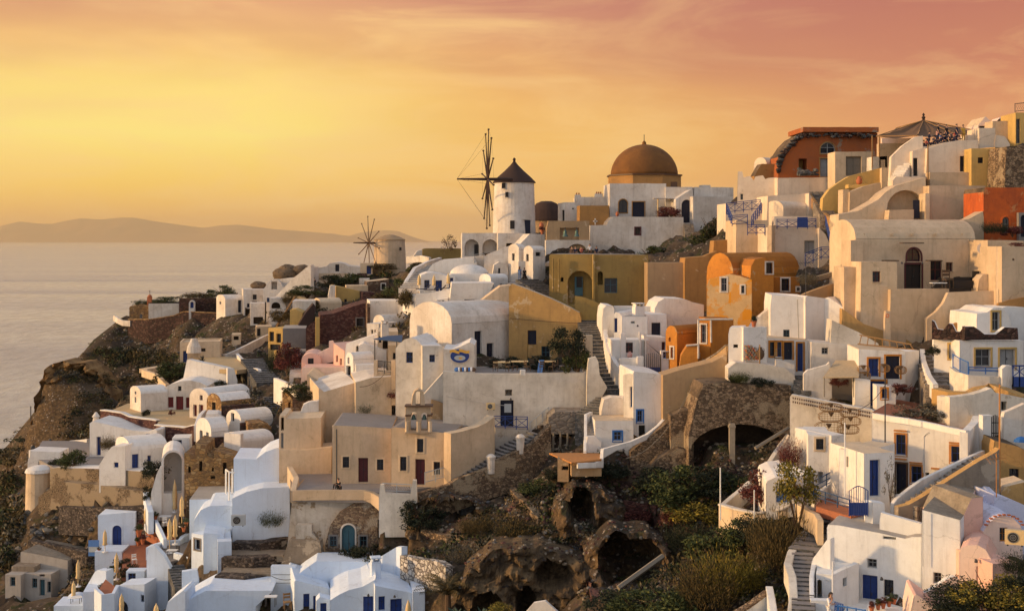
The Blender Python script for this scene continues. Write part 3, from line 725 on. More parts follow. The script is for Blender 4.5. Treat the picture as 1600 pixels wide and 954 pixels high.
def person(label, px, py, Y, face=0., pose='stand', top='clblack', legs='clnavy', hair='hair', skin='skin', h=1.7, long=False, group=None):
    """feet (or seat) at pixel; face = turn in degrees, 0 looks at the viewer"""
    J, full, shirt, tr = body(pose); t = T('person', label, 'person', group); o = at(px, py, Y); M = Matrix.Rotation(rad(face), 4, 'Z'); s = h/1.72
    X = lambda v: o+(M @ (Vector(v)*s))
    def put(name, g, m):
        mb = t.part(name, smooth=True); mb.add([X(v) for v in g[0]], g[1], m); return mb
    b = put('body', full, skin)
    for a, c in (('lw', 'lh'), ('rw', 'rh')):
        w, d = Vector(J[a]), Vector(J[c])-Vector(J[a]); sub = MB(); hand(sub, w, d, skin); b.add([X(v) for v in sub.v], sub.f, skin)
    hd = Vector(J['hd']).lerp(Vector(J['ht']), .45); fy = -.088
    sub = MB(); sub.tube([hd+Vector((0, fy, .01)), hd+Vector((0, fy-.022, -.02))], [.009, .014], skin, 5)
    for sg in (-1, 1): sub.lathe(hd+Vector((sg*.082, 0, -.03)), [(.008, 0), (.022, .02), (.018, .05), (.004, .06)], skin, 6, .5, 1)
    b.add([X(v) for v in sub.v], sub.f, skin)
    ey = MB()
    for sg in (-1, 1): ey.lathe(hd+Vector((sg*.032, fy+.008, .012)), [(.004, 0), (.011, .006), (.004, .013)], 'dark', 6)
    ey.box(hd+Vector((-.022, fy+.002, -.052)), (.044, 0, 0), (0, .008, 0), (0, 0, .008), 'clred')
    t.part('face_features').add([X(v) for v in ey.v], ey.f, 'dark')
    hr = MB(); c = hd+Vector((0, .018, .03)); n = 14
    V = []; Fs = []
    for i in range(7):
        ph = math.pi*.62*i/6
        for k in range(n):
            a = 2*math.pi*k/n; V.append(c+Vector((.094*math.sin(ph)*math.cos(a), .108*math.sin(ph)*math.sin(a), .1*math.cos(ph))) if math.sin(a) > -.55 or i < 4 else c+Vector((.094*math.sin(ph)*math.cos(a), -.06, .1*math.cos(math.pi*.62*3/6))))
    for i in range(6):
        for k in range(n): Fs.append((i*n+k, i*n+(k+1) % n, (i+1)*n+(k+1) % n, (i+1)*n+k))
    hr.add(V, Fs, hair)
    if long: hr.tube([c+Vector((0, .06, .02)), c+Vector((0, .1, -.1)), c+Vector((0, .1, -.25)), c+Vector((0, .09, -.36))], [.075, .09, .085, .03], hair, 8)
    t.part('hair', smooth=True).add([X(v) for v in hr.v], hr.f, hair)
    put('shirt', shirt, top); put('trousers', tr, legs)
    for k, k2 in (('la', 'lt'), ('ra', 'rt')):
        _, q = t.newpart('shoe'); q.tube([X(Vector(J[k])+Vector((0, .05, -.05))), X(Vector(J[k])+Vector((0, -.05, -.045))), X(Vector(J[k2])+Vector((0, -.04, -.01)))], [.045*s, .05*s, .035*s], 'clblack', 7)
    return t
# ------------------------------------------------------------------ terrain
EXTRA = """190 497 226;150 532 222;118 556 217;74 566 214;70 610 217;60 650 215;48 700 212;46 745 196;100 562 214;104 640 216;100 690 213;300 505 222;370 505 216;240 520 223;330 530 214;270 560 210;200 565 208;150 590 208;130 640 212;140 700 196;200 610 190;250 590 195
0 700 250;30 720 215;0 760 200;40 770 155;0 820 160;20 850 137;0 900 128;60 880 123.5;100 850 124.5;150 840 125;130 800 129;60 800 130;20 935 118;100 925 116;60 950 114;150 900 115;30 980 112;150 980 108
440 436 215;460 445 205;520 445 208;600 430 216;640 425 212;690 405 214;420 520 190;460 540 185;350 560 185;430 600 160;400 560 175;620 450 190;560 460 195
350 810 118;400 790 120;420 850 112;380 900 108;440 930 102;350 930 106;430 780 119;410 760 124
640 800 107;640 860 101;700 770 106;700 810 102;700 860 97;680 900 95;740 800 101;760 850 97;740 985 91;176 499 228;198 505 224;800 760 102;800 780 100.5;820 820 98;800 985 90;890 745 98.5;930 745 98
860 710 106;870 760 101;870 810 97;860 850 94;890 868 95;880 980 89;940 730 101;940 780 97;950 840 92;960 870 90;960 910 86;960 960 82;1000 690 103;1000 740 98;1010 790 94;1020 830 91;1030 870 88;1040 910 84;1040 960 79
1060 640 104;1050 700 100;1080 750 96;1090 800 91;1100 850 87;1100 900 83;1110 960 77;1150 742 97;1150 790 90;1160 840 85;1170 880 82;1180 950 75;1210 742 95.5;1200 800 87;1140 760 95;1215 850 83;1225 890 79;1220 960 73;1130 640 99
1080 375 150;1120 385 148;1030 385 155;1280 420 120;1270 460 118;1290 470 114;1420 520 104;1370 520 106;1540 510 104;1410 640 91;1450 640 89;1570 300 124;1560 700 86;1590 640 90;1590 940 66;1500 960 67;1560 960 66;1380 970 72;1600 800 72
1300 270 142;1400 290 132;1250 260 150;700 470 160;900 414 157;880 480 130;840 448 149;950 560 116;950 620 110;920 600 112;960 500 120;1150 520 110;1230 560 106;1100 560 110;1000 470 125"""
def build_gp():
    for s in EXTRA.replace('\n', ';').split(';'):
        if s.strip():
            x, y, Y = map(float, s.split()); v = at(x, y, Y); GP.append((v.x, v.y, v.z))
    # the far side of the ridge and the caldera side fall away to the sea
    for X in range(-400, 260, 40): GP.append((X, 420., -104)); 
    for X, Yy, z in ((-60, 262, -22), (-30, 262, -12), (0, 262, -12), (30, 262, -14), (60, 250, -10), (100, 240, 0), (-100, 270, -60), (-120, 230, -75), (-120, 200, -80), (-120, 170, -85), (-130, 250, -100), (-110, 140, -80), (-90, 120, -60), (-90, 100, -55), (-70, 90, -45), (-60, 75, -40), (-20, 66, -32), (-50, 60, -38), (0, 60, -30), (40, 56, -26), (20, 66, -27), (60, 50, -18), (80, 90, -2), (90, 140, 8), (100, 200, 8), (0, 330, -50), (80, 330, -40), (-60, 330, -70), (-140, 330, -98), (-180, 200, -104), (-180, 100, -104), (-170, 300, -104), (-140, 60, -90), (140, 60, 0), (140, 200, 20)):
        GP.append((X, Yy, z))
    pts = np.array(GP, float)
    # thin out near-duplicates
    keep = []; 
    for i, p in enumerate(pts):
        if all((p[0]-pts[j][0])**2+(p[1]-pts[j][1])**2 > .8 for j in keep): keep.append(i)
    pts = pts[keep]; n = len(pts)
    D = np.hypot(pts[:, None, 0]-pts[None, :, 0], pts[:, None, 1]-pts[None, :, 1])
    A = np.zeros((n+3, n+3)); A[:n, :n] = D - np.eye(n)*-0.0; A[:n, :n] -= np.eye(n)*1.2
    A[:n, n] = A[n, :n] = 1; A[:n, n+1] = A[n+1, :n] = pts[:, 0]; A[:n, n+2] = A[n+2, :n] = pts[:, 1]
    b = np.zeros(n+3); b[:n] = pts[:, 2]; w = np.linalg.solve(A, b)
    return pts, w
def rbf(pts, w, X, Y):
    out = np.zeros(X.shape); n = len(pts); fl = out.ravel(); xx = X.ravel(); yy = Y.ravel()
    for s in range(0, len(xx), 20000):
        d = np.hypot(xx[s:s+20000, None]-pts[None, :, 0], yy[s:s+20000, None]-pts[None, :, 1])
        fl[s:s+20000] = d @ w[:n] + w[n]+w[n+1]*xx[s:s+20000]+w[n+2]*yy[s:s+20000]
    return fl.reshape(X.shape)
G = {}
def terrain():
    pts, w = build_gp()
    xs = np.concatenate([np.arange(-200, -70, 2.), np.arange(-70, -34, .8), np.arange(-34, 34, .34), np.arange(34, 70, .6), np.arange(70, 150, 3.)])
    ys = np.concatenate([np.arange(50, 70, .6), np.arange(70, 112, .34), np.arange(112, 250, .8), np.arange(250, 425, 4.)])
    X, Yg = np.meshgrid(xs, ys); Z = rbf(pts, w, X, Yg)
    # rock relief
    for i in range(len(ys)):
        y = ys[i]
        for j in range(len(xs)):
            x = xs[j]
            if y < 240:
                z = Z[i, j]; p = Vector((x*.28, y*.28, z*.28)); a = noise.turbulence(p, 4, False, amplitude_scale=.55, frequency_scale=2.1)-.5
                amp = .8 if y < 112 else 1.0
                b = noise.cell(Vector((x*1.3, y*1.3, z*1.1)))
                Z[i, j] = z+a*amp+(b-.5)*.16
    XX, YY = X.ravel(), Yg.ravel(); ZZ = Z.ravel()
    for f in FOOT:
        poly, zt = f[0], f[1]; px = [p[0] for p in poly]; py = [p[1] for p in poly]
        m = .45
        idx = np.where((XX > min(px)-m) & (XX < max(px)+m) & (YY > min(py)-m) & (YY < max(py)+m))[0]
        if not len(idx): continue
        x, y = XX[idx], YY[idx]; ins = np.ones(len(idx), bool); ar = 0; n = len(poly)
        for k in range(n):
            a, b = poly[k], poly[(k+1) % n]; ar += a[0]*b[1]-a[1]*b[0]
        sg = 1 if ar > 0 else -1
        for k in range(n):
            a, b = poly[k], poly[(k+1) % n]; L_ = math.hypot(b[0]-a[0], b[1]-a[1])+1e-9
            ins &= sg*((b[0]-a[0])*(y-a[1])-(b[1]-a[1])*(x-a[0]))/L_ > -m
        sel = idx[ins]
        if len(f) == 3:
            A_, B_ = f[2]; d = Vector((B_.x-A_.x, B_.y-A_.y)); L2 = d.length_squared
            tt = np.clip(((XX[sel]-A_.x)*d.x+(YY[sel]-A_.y)*d.y)/L2, 0, 1); lim = A_.z+(B_.z-A_.z)*tt-.35
            ZZ[sel] = np.minimum(ZZ[sel], lim)
        else: ZZ[sel] = np.minimum(ZZ[sel], zt)
    Z = ZZ.reshape(X.shape); G.update(xs=xs, ys=ys, Z=Z)
    V = [(float(x), float(y), float(z)) for x, y, z in zip(XX, YY, ZZ)]; nx = len(xs); ny = len(ys)
    Fs = [(i*nx+j, i*nx+j+1, (i+1)*nx+j+1, (i+1)*nx+j) for i in range(ny-1) for j in range(nx-1)]
    me = bpy.data.meshes.new('ground'); me.from_pydata(V, [], Fs); me.materials.append(MATS['GROUND']); me.polygons.foreach_set('use_smooth', [True]*len(Fs)); me.update()
    o = bpy.data.objects.new('ground', me); COL.objects.link(o); o['kind'] = 'structure'; o['label'] = 'rocky brown hillside under the village with rubble and dry scrub'
def gz(x, y):
    xs, ys, Z = G['xs'], G['ys'], G['Z']
    j = int(np.clip(np.searchsorted(xs, x)-1, 0, len(xs)-2)); i = int(np.clip(np.searchsorted(ys, y)-1, 0, len(ys)-2))
    fx = (x-xs[j])/(xs[j+1]-xs[j]); fy = (y-ys[i])/(ys[i+1]-ys[i])
    return (Z[i, j]*(1-fx)+Z[i, j+1]*fx)*(1-fy)+(Z[i+1, j]*(1-fx)+Z[i+1, j+1]*fx)*fy
def ray_ground(px, py, y0=55, y1=330):
    Y = y0
    while Y < y1:
        v = at(px, py, Y)
        if v.z < gz(v.x, v.y): return Y
        Y += .25
    return None
# ================================================================== far left ridge
t = T('chapel', 'small ruined brown stone chapel at the far left tip of the ridge', 'chapel')
P(t, [(202, 480), (204, 478), (219, 475), (233, 477)], 500, 226, 6, d=7, m='SO', F='a 218 490 222 497 h')
t2 = t.part('belfry'); p = at(234, 474, 227); t2.box(p-Vector((.4, .3, 1)), (.8, 0, 0), (0, .5, 0), (0, 0, 2.2), 'terra'); t2.lathe(p+Vector((0, 0, 1.2)), [(.4, 0), (.32, .25), (0, .45)], 'terra', 10)
t.part('cross').tube([p+Vector((0, 0, 1.6)), p+Vector((0, 0, 2.4))], .04, 'iron', 4); t.part('cross').tube([p+Vector((-.2, 0, 2.15)), p+Vector((.2, 0, 2.15))], .04, 'iron', 4)
t = T('low_house', 'long low white wall building joined to the ruined brown chapel', 'house')
BX(t, 232, 279.5, 474, 488, 224, 3, d=5, m='W', rm='SD')
t = T('field_wall', 'dark stone field wall behind the white shrine', 'wall'); BX(t, 280, 339, 466, 486, 219, 2, d=1.5, m='SD', rm='EA')
t = T('shrine', 'little white shrine with an arched blue door against the dark field wall', 'shrine')
VF(t, 295, 305, 469.5, 474, 487, 217, 12, d=2.4, m='W', F='D 297.5 471.5 302.5 481 b'); 
wall('retaining_wall', 'long dark stone retaining wall below the ruined chapel', [(203, 499, 225), (235, 499, 221), (275, 493, 219), (289, 487, 218), (378, 491, 214)], [4, 4.2, 3.6, 3.4, 3.2], .8, 'SD', cop='SO', gp=True)
wall('footpath_wall', 'thin pale wall curling round the cliff edge beside the brown chapel', [(178, 492, 228), (184, 496, 226), (192, 500, 225), (204, 501, 224)], 1.0, .3, 'W')
t = T('white_house', 'white vaulted house with tiny gable window at the dark field wall end', 'house')
VR(t, 338, 352, 380, 461, 468, 489, 208, 28, m='W', F='d 372 469 377 488 n', L='w 343 471 345.5 475 k'); 
t = T('white_house', 'two-storey white house with dark windows stepping down behind a white gable house', 'house')
BX(t, 380, 414, 452, 490, 207, 14, d=6, m='W', F='w 395 460 401 468 k;w 394 470 401.5 478 n;d 386 474 390 482 n;h 383 480 391 494 k')
P(t, [(414, 454), (425, 437), (450, 434), (462, 434), (478, 418)], 470, 205, -8, d=7, m='W', jit=.02)
P(t, [(411, 452), (424, 436), (434, 436), (445, 452)], 462, 203, 0, d=1.2, m='W', F='q 424 440 433 452 k')
t = T('white_wall', 'tall white wall sloping down from the boulder ridge', 'wall')
P(t, [(428, 466), (456, 436), (476, 420), (484, 414), (486, 414)], 474, 200, -14, d=1.2, m='W', jit=.02)
t = T('white_house', 'small white house with bright blue panel and round arched terrace opening', 'house')
BX(t, 391, 414, 474, 506, 198, 12, d=5, m='W', F='h 396 495 411 506 k')
BX(t, 416, 423, 464, 509, 197, 10, d=1.2, m='W', F='w 417 465 421 472 B')
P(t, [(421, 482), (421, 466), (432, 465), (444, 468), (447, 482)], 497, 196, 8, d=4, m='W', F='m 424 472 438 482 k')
t = T('garden_shed', 'small pale hut with a dark doorway under the white house with the blue panel', 'shed')
BX(t, 400, 425, 510, 530, 192, 12, d=4, m='C', F='d 402 513 407 525 k'); BX(t, 362, 376, 522, 535, 190, 10, d=3, m='C', F='h 365 525 373 531 k')
wall('slope_wall', 'long thin white wall climbing the slope beside bare wooden pole', [(350, 554, 176), (370, 546, 178), (412, 525, 184), (430, 518, 188)], 1.6, .4, 'W')
t = T('timber_mast', 'long bare timber mast leaning above the grey concrete house', 'mast'); t.part('shaft').tube([at(424, 524, 190), at(461, 463, 192)], .13, 'wood', 6)
t = T('concrete_house', 'unfinished grey concrete house with yellow window openings', 'house')
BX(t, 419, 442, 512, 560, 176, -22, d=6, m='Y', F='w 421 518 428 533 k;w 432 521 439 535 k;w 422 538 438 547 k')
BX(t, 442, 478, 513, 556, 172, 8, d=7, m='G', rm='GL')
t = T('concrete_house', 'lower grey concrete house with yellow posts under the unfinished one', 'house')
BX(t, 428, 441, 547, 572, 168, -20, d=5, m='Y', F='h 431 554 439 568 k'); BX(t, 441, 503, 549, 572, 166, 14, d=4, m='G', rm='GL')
t = T('ochre_block', 'broken ochre wall block beside dark thatched lean-to', 'wall'); P(t, [(453, 484), (462, 483), (473, 488), (471, 500), (466, 508)], 512, 180, 4, d=4, m='Y')
t = T('lean_to', 'dark leaning thatched roof next to the broken ochre block', 'shed'); P(t, [(466, 508), (478, 488), (490, 474), (494, 480), (488, 508)], 512, 178, 12, d=3, m='thatch')
t = T('white_house', 'plain white block house between the ochre block and dark vaulted sheds', 'house'); BX(t, 457, 492, 470, 492, 184, 6, d=6, m='W')
t = T('vaulted_house', 'grey-beige barrel vault with two roof vents behind the red stone house', 'house')
VR(t, 489, 501, 534, 466, 474, 482, 186, 30, m='C', L='m 491 470 499 482 k')
t = T('stone_house', 'large dark red stone house with one blue framed window', 'house')
P(t, [(500, 492), (520, 490), (552, 478), (575, 472)], 548, 166, 10, d=8, m='SR', F='w 557 497 568 509 n G', jit=.05)
P(t, [(478, 512), (500, 494), (501, 494)], 552, 167, 4, d=8, m='SR', jit=.05); BX(t, 493, 499.5, 496, 520, 164.5, 10, d=1, m='Y'); BX(t, 574, 578, 470, 500, 164.8, 10, d=1, m='Y')
t = T('yellow_house', 'yellow plastered house with sloping wall behind the dark red stone house', 'house')
P(t, [(525, 447), (527, 447), (568, 456)], 480, 192, 14, d=8, m='Y', F='d 538 467 542 478 n'); P(t, [(566, 456), (585, 457)], 470, 190, 14, d=6, m='SR')
t = T('white_pier', 'white stepped chimney wall at the left edge of yellow house', 'wall'); P(t, [(513, 462), (516, 446), (524, 446), (524, 460)], 464, 190, 10, d=2, m='W')
t = T('stone_cottage', 'small brown stone cottage with pale flat roof and one dark window', 'house')
P(t, [(573, 440), (608, 436)], 462, 196, 12, d=6, m='S', rm='C', F='w 596 443 602 452 n W'); BX(t, 541, 575, 446, 451, 194, 10, d=4, m='C'); 
t = T('white_house', 'white block house with ledge behind the cafe vaults, left of the white stair', 'house')
BX(t, 578, 640, 470, 500, 158, 10, d=6, m='WC'); BX(t, 574, 578.5, 475, 505, 157, 10, d=3, m='S')
t = T('vaulted_house', 'low white vault house just right of the dark red stone house', 'house')
VR(t, 583, 601, 641, 492, 505, 522, 150, 42, dm=4, m='W'); BX(t, 573, 592, 505, 530, 147, -25, d=5, m='W', F='w 580 515 583 521 k;w 585 515 587 519 k')
t = T('white_house', 'long low white farmhouse with rounded middle gable on the sea ridge', 'house')
P(t, [(472, 432), (480, 421), (510, 416), (516, 411), (528, 409.5), (538, 412), (543, 415), (564, 417)], 434, 214, 4, d=6, m='W', F='d 524 413 530 424 n')
t = T('garden_wall', 'low cream garden wall below the white farmhouse on the ridge', 'wall'); BX(t, 498, 543, 427, 440, 208, 6, d=1, m='C'); BX(t, 460, 482, 434, 448, 206, 4, d=3, m='OC')
for x, y, w_, l in ((450, 421, 3.2, 'round dark boulder topmost on the ridge left of the farmhouse'), (470, 422, 3.4, 'wide dark boulder between the round boulder and the farmhouse'), (404, 446, 2.6, 'small dark boulder beside the stepped white house'), (446, 428, 4.6, 'low dark boulder spread under the round one')):
    t = T('boulder', l, 'boulder'); mb = t.part('rock', smooth=True); c = at(x, y, 212); V = []; n = 12; Fs = []
    for i in range(8):
        for k in range(n):
            a, b = math.pi*i/7, 2*math.pi*k/n; v = Vector((math.sin(a)*math.cos(b), math.sin(a)*math.sin(b), math.cos(a)*.55)); v *= 1+.3*noise.noise(v*1.3+c); V.append(c+v*w_*.5)
    for i in range(7):
        for k in range(n): Fs.append((i*n+k, i*n+(k+1) % n, (i+1)*n+(k+1) % n, (i+1)*n+k))
    mb.add(V, Fs, 'EA')
# round mill stump
def mill_wheel(t, hub, nrm, r, n, m, tail=0, rope=True, thick=.07):
    nrm = Vector(nrm).normalized(); u = nrm.cross(Vector((0, 0, 1))).normalized(); v = u.cross(nrm)
    ax = t.part('axle'); ax.tube([hub-nrm*tail, hub+nrm*r*.62], [thick*2, thick*.8], m, 8)
    tips = []
    for k in range(n):
        a = 2*math.pi*(k+.3)/n; tip = hub+(u*math.cos(a)+v*math.sin(a))*r; tips.append(tip)
        _, s = t.newpart('spar'); s.tube([hub, tip], [thick, thick*.55], m, 6); s.lathe(tip-Vector((0, 0, .1)), [(thick, 0), (thick*1.1, .1), (thick, .2)], m, 6)
    if rope:
        rp = t.part('ropes'); e = hub+nrm*r*.62
        for k in range(0, n, 2): rp.tube([tips[k], e], .014, m, 3)
        for k in range(n): rp.tube([tips[k], tips[(k+1) % n]], .01, m, 3)
t = T('windmill', 'low round beige windmill stump with thin bare sail spokes on the sea ridge', 'windmill')
c = at(609, 430, 208); w = t.part('tower'); w.lathe(c-Vector((0, 0, 1.5)), [(2.75, 0), (2.55, 5.2), (2.45, 7.2)], 'B', 28)
r_ = t.part('roof'); r_.lathe(c+Vector((0, 0, 5.7)), [(2.55, 0), (2.5, .12), (1.6, .55), (.7, .85), (0, .95)], 'TN', 28)
_, q = t.newpart('window'); q.box(at(624, 391, 205.6), (.35, 0, 0), (0, .1, 0), (0, 0, .5), 'dark')
mill_wheel(t, at(576, 379.5, 206.5), (-.86, -.5, .02), 4.3, 10, 'brown', tail=2.6, rope=False, thick=.1)
t = T('annex_hut', 'little beige hut with a blue door left of the round beige mill', 'hut'); BX(t, 563, 582, 411, 430, 204, 5, d=3.5, m='C', F='d 573 415 580 428 b')
t = T('garden_block', 'low white block below the round beige mill', 'wall'); BX(t, 561, 577, 435, 444, 200, 5, d=3, m='W'); BX(t, 558, 572, 427, 437, 203, 2, d=1, m='SD')
t = T('garden_wall', 'olive-yellow garden wall with bare shrub behind, left of the white arches', 'wall')
P(t, [(660, 389), (664, 388), (722, 388)], 408, 196, 6, d=1, m='OL'); P(t, [(646, 400), (652, 392), (662, 389), (663, 402)], 406, 198, 6, d=3, m='W')
wall('low_wall', 'white coped parapet beside the dark earth bank of the round mill', [(636, 401, 196), (658, 399, 194), (672, 402, 190)], 1, .4, 'W')
# ================================================================== left middle village
t = T('pale_house', 'pale house with rounded chimney and slim blue door beside the scrub slope', 'house')
BX(t, 281, 344, 534, 566, 172, 10, d=6, m='C', par=.2, F='d 286 548 292.5 566 b;w 314 544 321 549 k')
t.part('chimney').lathe(at(303, 545, 171), [(1.0, -.5), (.9, .3), (.5, 1.1), (.42, 1.4)], 'W', 14)
wall('pale_wall', 'pale wall and path running along the scrub slope to a clipped bush', [(224, 577, 178), (245, 584, 172), (262, 600, 162)], 1.0, .5, 'C'); wall('footpath', 'flat pale path edge behind the clipped bush', [(224, 576, 180), (262, 570, 184)], .6, 1.6, 'C', cat='path')
t = T('terrace_wall', 'tall blank white wall holding up the ochre terrace', 'wall')
P(t, [(286, 592), (292, 562), (294, 561), (356, 575)], 606, 158, -14, d=1, m='WC'); P(t, [(355.5, 575), (366, 576), (371, 594)], 605, 154, 20, d=1, m='WC')
t = T('ochre_terrace', 'ochre paved terrace behind tall blank white wall', 'terrace'); slab(t, [(300, 158.8), (356, 156.2), (370, 155.5), (392, 158), (385, 171), (330, 176), (302, 172)], 'FO', .5, z=-15.8, xy=True)
wall('terrace_parapet', 'low white parapet at the back of the ochre terrace', [(312, 563, 178), (330, 553, 178), (368, 552, 176), (380, 560, 172)], 1.4, .3, 'W')
wall('stair_wall', 'white wall stepping down beside the dark village stair', [(371, 552, 172), (378, 560, 167), (385, 572, 161), (405, 576, 156), (409, 588, 154)], 2.4, .4, 'WC')
stair('village_stair', 'dark stone village stair going up past the pink houses', (437, 648, 134), (428, 619, 142), 2.4, 9, 'ST'); stair('village_stair', 'upper flight of the dark village stair beside the ochre terrace', (420, 598, 148), (393, 560, 165), 2.8, 14, 'ST')
t = T('white_house', 'white vaulted wing with two tiny gable windows left of red shuttered house', 'house')
VR(t, 203, 220, 262, 605, 615, 646, 150, 36, dm=4, m='W', rm='WC', L='w 210.5 611 213 615.5 R;w 210.5 620 213 628.5 R')
t = T('white_house', 'white house with red door, red shutters and a broad arched front', 'house')
P(t, [(256, 606), (266, 600), (284, 595), (297, 594), (312, 597), (324, 603)], 648, 152, 2, d=9, m='W', rm='WC', F='s 262.5 620 271 636.5 r;d 275 619 286.5 646 r;s 290.5 620.5 298 637 r;w 278 603 283.5 610.5 k')
t = T('white_house', 'white gabled house with red shutters in front of the red door house', 'house')
VR(t, 296, 327, 392, 608, 624, 661, 142, 52, dm=5, m='W', rm='WC', L='s 302 632 307.5 650 r;s 311 632 317.5 648 r;w 312 617 316.5 625 R')
t = T('stone_vault', 'stone fronted barrel vault with white curved roof and dark doorway', 'house')
VR(t, 323, 346, 392, 616, 631, 652, 136, 44, dm=4.4, m='SO', rm='WC', L='d 331 628 337 645 k'); 
wall('stone_wall', 'dark stone side wall in front of the stone fronted vault', [(346, 634, 133), (398, 630, 134)], 2.6, .5, 'SD'); 
t = T('terrace_floor', 'ochre yard in front of red door house', 'terrace'); slab(t, [(160, 148.4), (205, 144.4), (247, 141.4), (300, 147), (320, 154), (200, 158)], 'FO', .4, z=-20.12, xy=True); slab(t, [(244, 137.4), (290, 135.4), (306, 134.4), (312, 140), (290, 147), (248, 142)], 'FO', .4, z=-19.95, xy=True)
wall('terrace_wall', 'brown stone terrace wall with white coping below the white vaulted wing', [(160, 641, 148), (192, 645, 145), (205, 651, 144), (247, 657, 141)], [2.4, 2.5, 2.7, 2.9], .5, 'SR', 'WC', gp=True)
wall('terrace_wall', 'brown stone terrace wall with white coping below the red shuttered gable', [(244, 664, 137), (290, 668, 135), (306, 664, 134)], [2.6, 2.6, 2.8], .5, 'SR', 'WC', gp=True)
wall('curved_wall', 'white wall curving down beside red shuttered gable', [(320, 640, 137), (312, 648, 135), (306, 665, 132)], [3, 2.5, 1.6], .4, 'WC')
t = T('white_house', 'white vault with two slim windows above a dark stone base', 'house')
VR(t, 306, 330, 357, 655, 675, 706, 128, 40, dm=4.2, m='WC', L='w 312 672 316.5 689 k;w 322 675 326 690 k'); BX(t, 329, 350, 684, 708, 127, 30, d=.5, m='SD')
P(t, [(318, 662), (322, 646), (340, 646), (355, 654)], 668, 132, 10, d=3, m='WC', F='h 330 652 338 656 k')
t = T('white_house', 'white gable house with a tall upper window and white vaulted roof above red stone base', 'house')
VR(t, 353, 377, 427, 642, 660, 681, 130, 42, dm=4.4, m='WC', L='w 361 645 366 658 k'); BX(t, 377, 404, 661, 680, 129, 30, d=.5, m='SD')
t = T('stone_annex', 'small yellow-brown stone annex with dark doorway between two white vaults', 'house'); P(t, [(387, 664), (390, 661), (412, 660), (424, 666)], 678, 128, 20, d=3, m='SO', F='h 389 670 393 677 k')
t = T('white_house', 'white house with balcony, dark door and low vault right of ochre ruin', 'house')
VR(t, 350, 377, 428, 678, 690, 716, 124, 40, dm=4.4, m='WC', F='', L='d 357 692 364 706 n;w 373 691 376.5 704 k')
BX(t, 350, 376, 676, 682, 123.4, -20, d=.5, m='WC')
t = T('stone_ruin', 'ochre stone ruin of stepped walls with small dark windows', 'ruin')
P(t, [(288, 745), (288, 708), (305, 711), (305, 692), (322, 696), (322, 712), (334, 716), (335, 704), (368, 712)], 752, 120, 4, d=5, m='SO', jit=.08, F='h 294 728 298 738 k;h 311 720 316 736 k;h 331 730 334 736 k;h 348 722 354 740 k;h 329 743 336 748 k')
t = T('great_arch', 'big white barrel vault with a tall open arch', 'arch')
VF(t, 252, 288, 703, 722, 772, 121, 14, d=6, m='WC', F='m 256 706 284 770 GL', ext=3)
P(t, [(236, 770), (244, 742), (250, 730), (253, 728)], 772, 120.5, 12, d=2, m='WC')
t = T('white_house', 'white vaulted house with two blue doors beside the great arch', 'house')
VR(t, 158, 204, 262, 687, 703, 732, 128, 34, dm=5, m='WC', F='d 206 709 216.5 731 b;s 230.5 711 236 724 b')
P(t, [(155, 726), (166, 708), (174, 698), (196, 696)], 730, 127, -6, d=4, m='WC', F='s 178 722 185 730 b')
t = T('white_house', 'curved white house with tall blue door and arched openings at the cliff edge', 'house')
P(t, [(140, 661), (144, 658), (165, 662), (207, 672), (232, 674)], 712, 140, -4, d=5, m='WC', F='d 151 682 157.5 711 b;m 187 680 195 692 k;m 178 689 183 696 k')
t.part('chimney').lathe(at(150, 659, 142), [(.5, -.3), (.3, .5), (.45, .6), (.1, 1.1)], 'W', 10)
t = T('white_kiosk', 'little white kiosk with square blue shutter under the brown terrace wall', 'house'); P(t, [(224, 688), (225, 676), (242, 670), (246, 672)], 690, 134, -6, d=3, m='WC', F='s 227 677 234.5 688 b')
t = T('plant_room', 'white box housing an air conditioner behind blue frame', 'housing'); BX(t, 269, 296, 684, 702, 127, 8, d=2.5, m='WC', F='w 271.5 687 284 698 b')
t = T('terrace', 'cliff-edge terrace paved in beige with white parapet', 'terrace'); slab(t, [(84, 133.4), (240, 127), (205, 144), (140, 151), (66, 151), (52, 140)], 'FG', .5, z=-23.65, xy=True)
wall('parapet', 'white parapet sweeping along the cliff-edge terrace', [(47, 703, 146), (80, 697, 149), (110, 688, 152), (138, 685, 150)], [2.4, 1.8, 1.4, 1.2], .4, 'WC')
P(T('terrace_corner', 'white stepped corner wall with barred window at the cliff-edge terrace', 'wall'), [(43, 722), (44, 716), (47, 714), (47, 704), (94, 706), (94, 728)], 738, 138, 2, d=3, m='WC', F='w 60 721 71 727 g')
t = T('retaining_wall', 'big beige retaining wall with dark stone scars under the cliff-edge terrace', 'wall')
P(t, [(78, 731), (90, 730), (128, 731), (240, 737)], 776, 133, -32, d=2.2, m='RS', rm='WC', F='', ext=4); P(t, [(60, 776), (92, 752), (150, 757), (240, 770)], 800, 132, -32, d=3, m='RS', ext=4)
t = T('round_tower', 'beige corner turret with a white domed cap at the cliff edge', 'turret'); c = at(62, 775, 135); t.part('wall').lathe(c-Vector((0, 0, 4)), [(1.5, 0), (1.35, 6.6)], 'C', 20); t.part('cap').lathe(c+Vector((0, 0, 2.6)), [(1.5, 0), (1.35, .35), (.8, .6), (0, .7)], 'WC', 20)
wall('stone_wall', 'dark dry stone wall under the beige retaining wall', [(96, 790, 128.6), (150, 792, 126), (205, 790, 123.5), (240, 786, 122)], 2.8, .7, 'SK', gp=True)
wall('stone_wall', 'low dark stone terrace wall on the slope above the ruined grey house', [(48, 842, 127), (95, 852, 125), (140, 862, 122)], 1.5, .7, 'SK', gp=True)
t = T('ruined_house', 'ruined grey-brown house with faded blue doors at the bottom left', 'house')
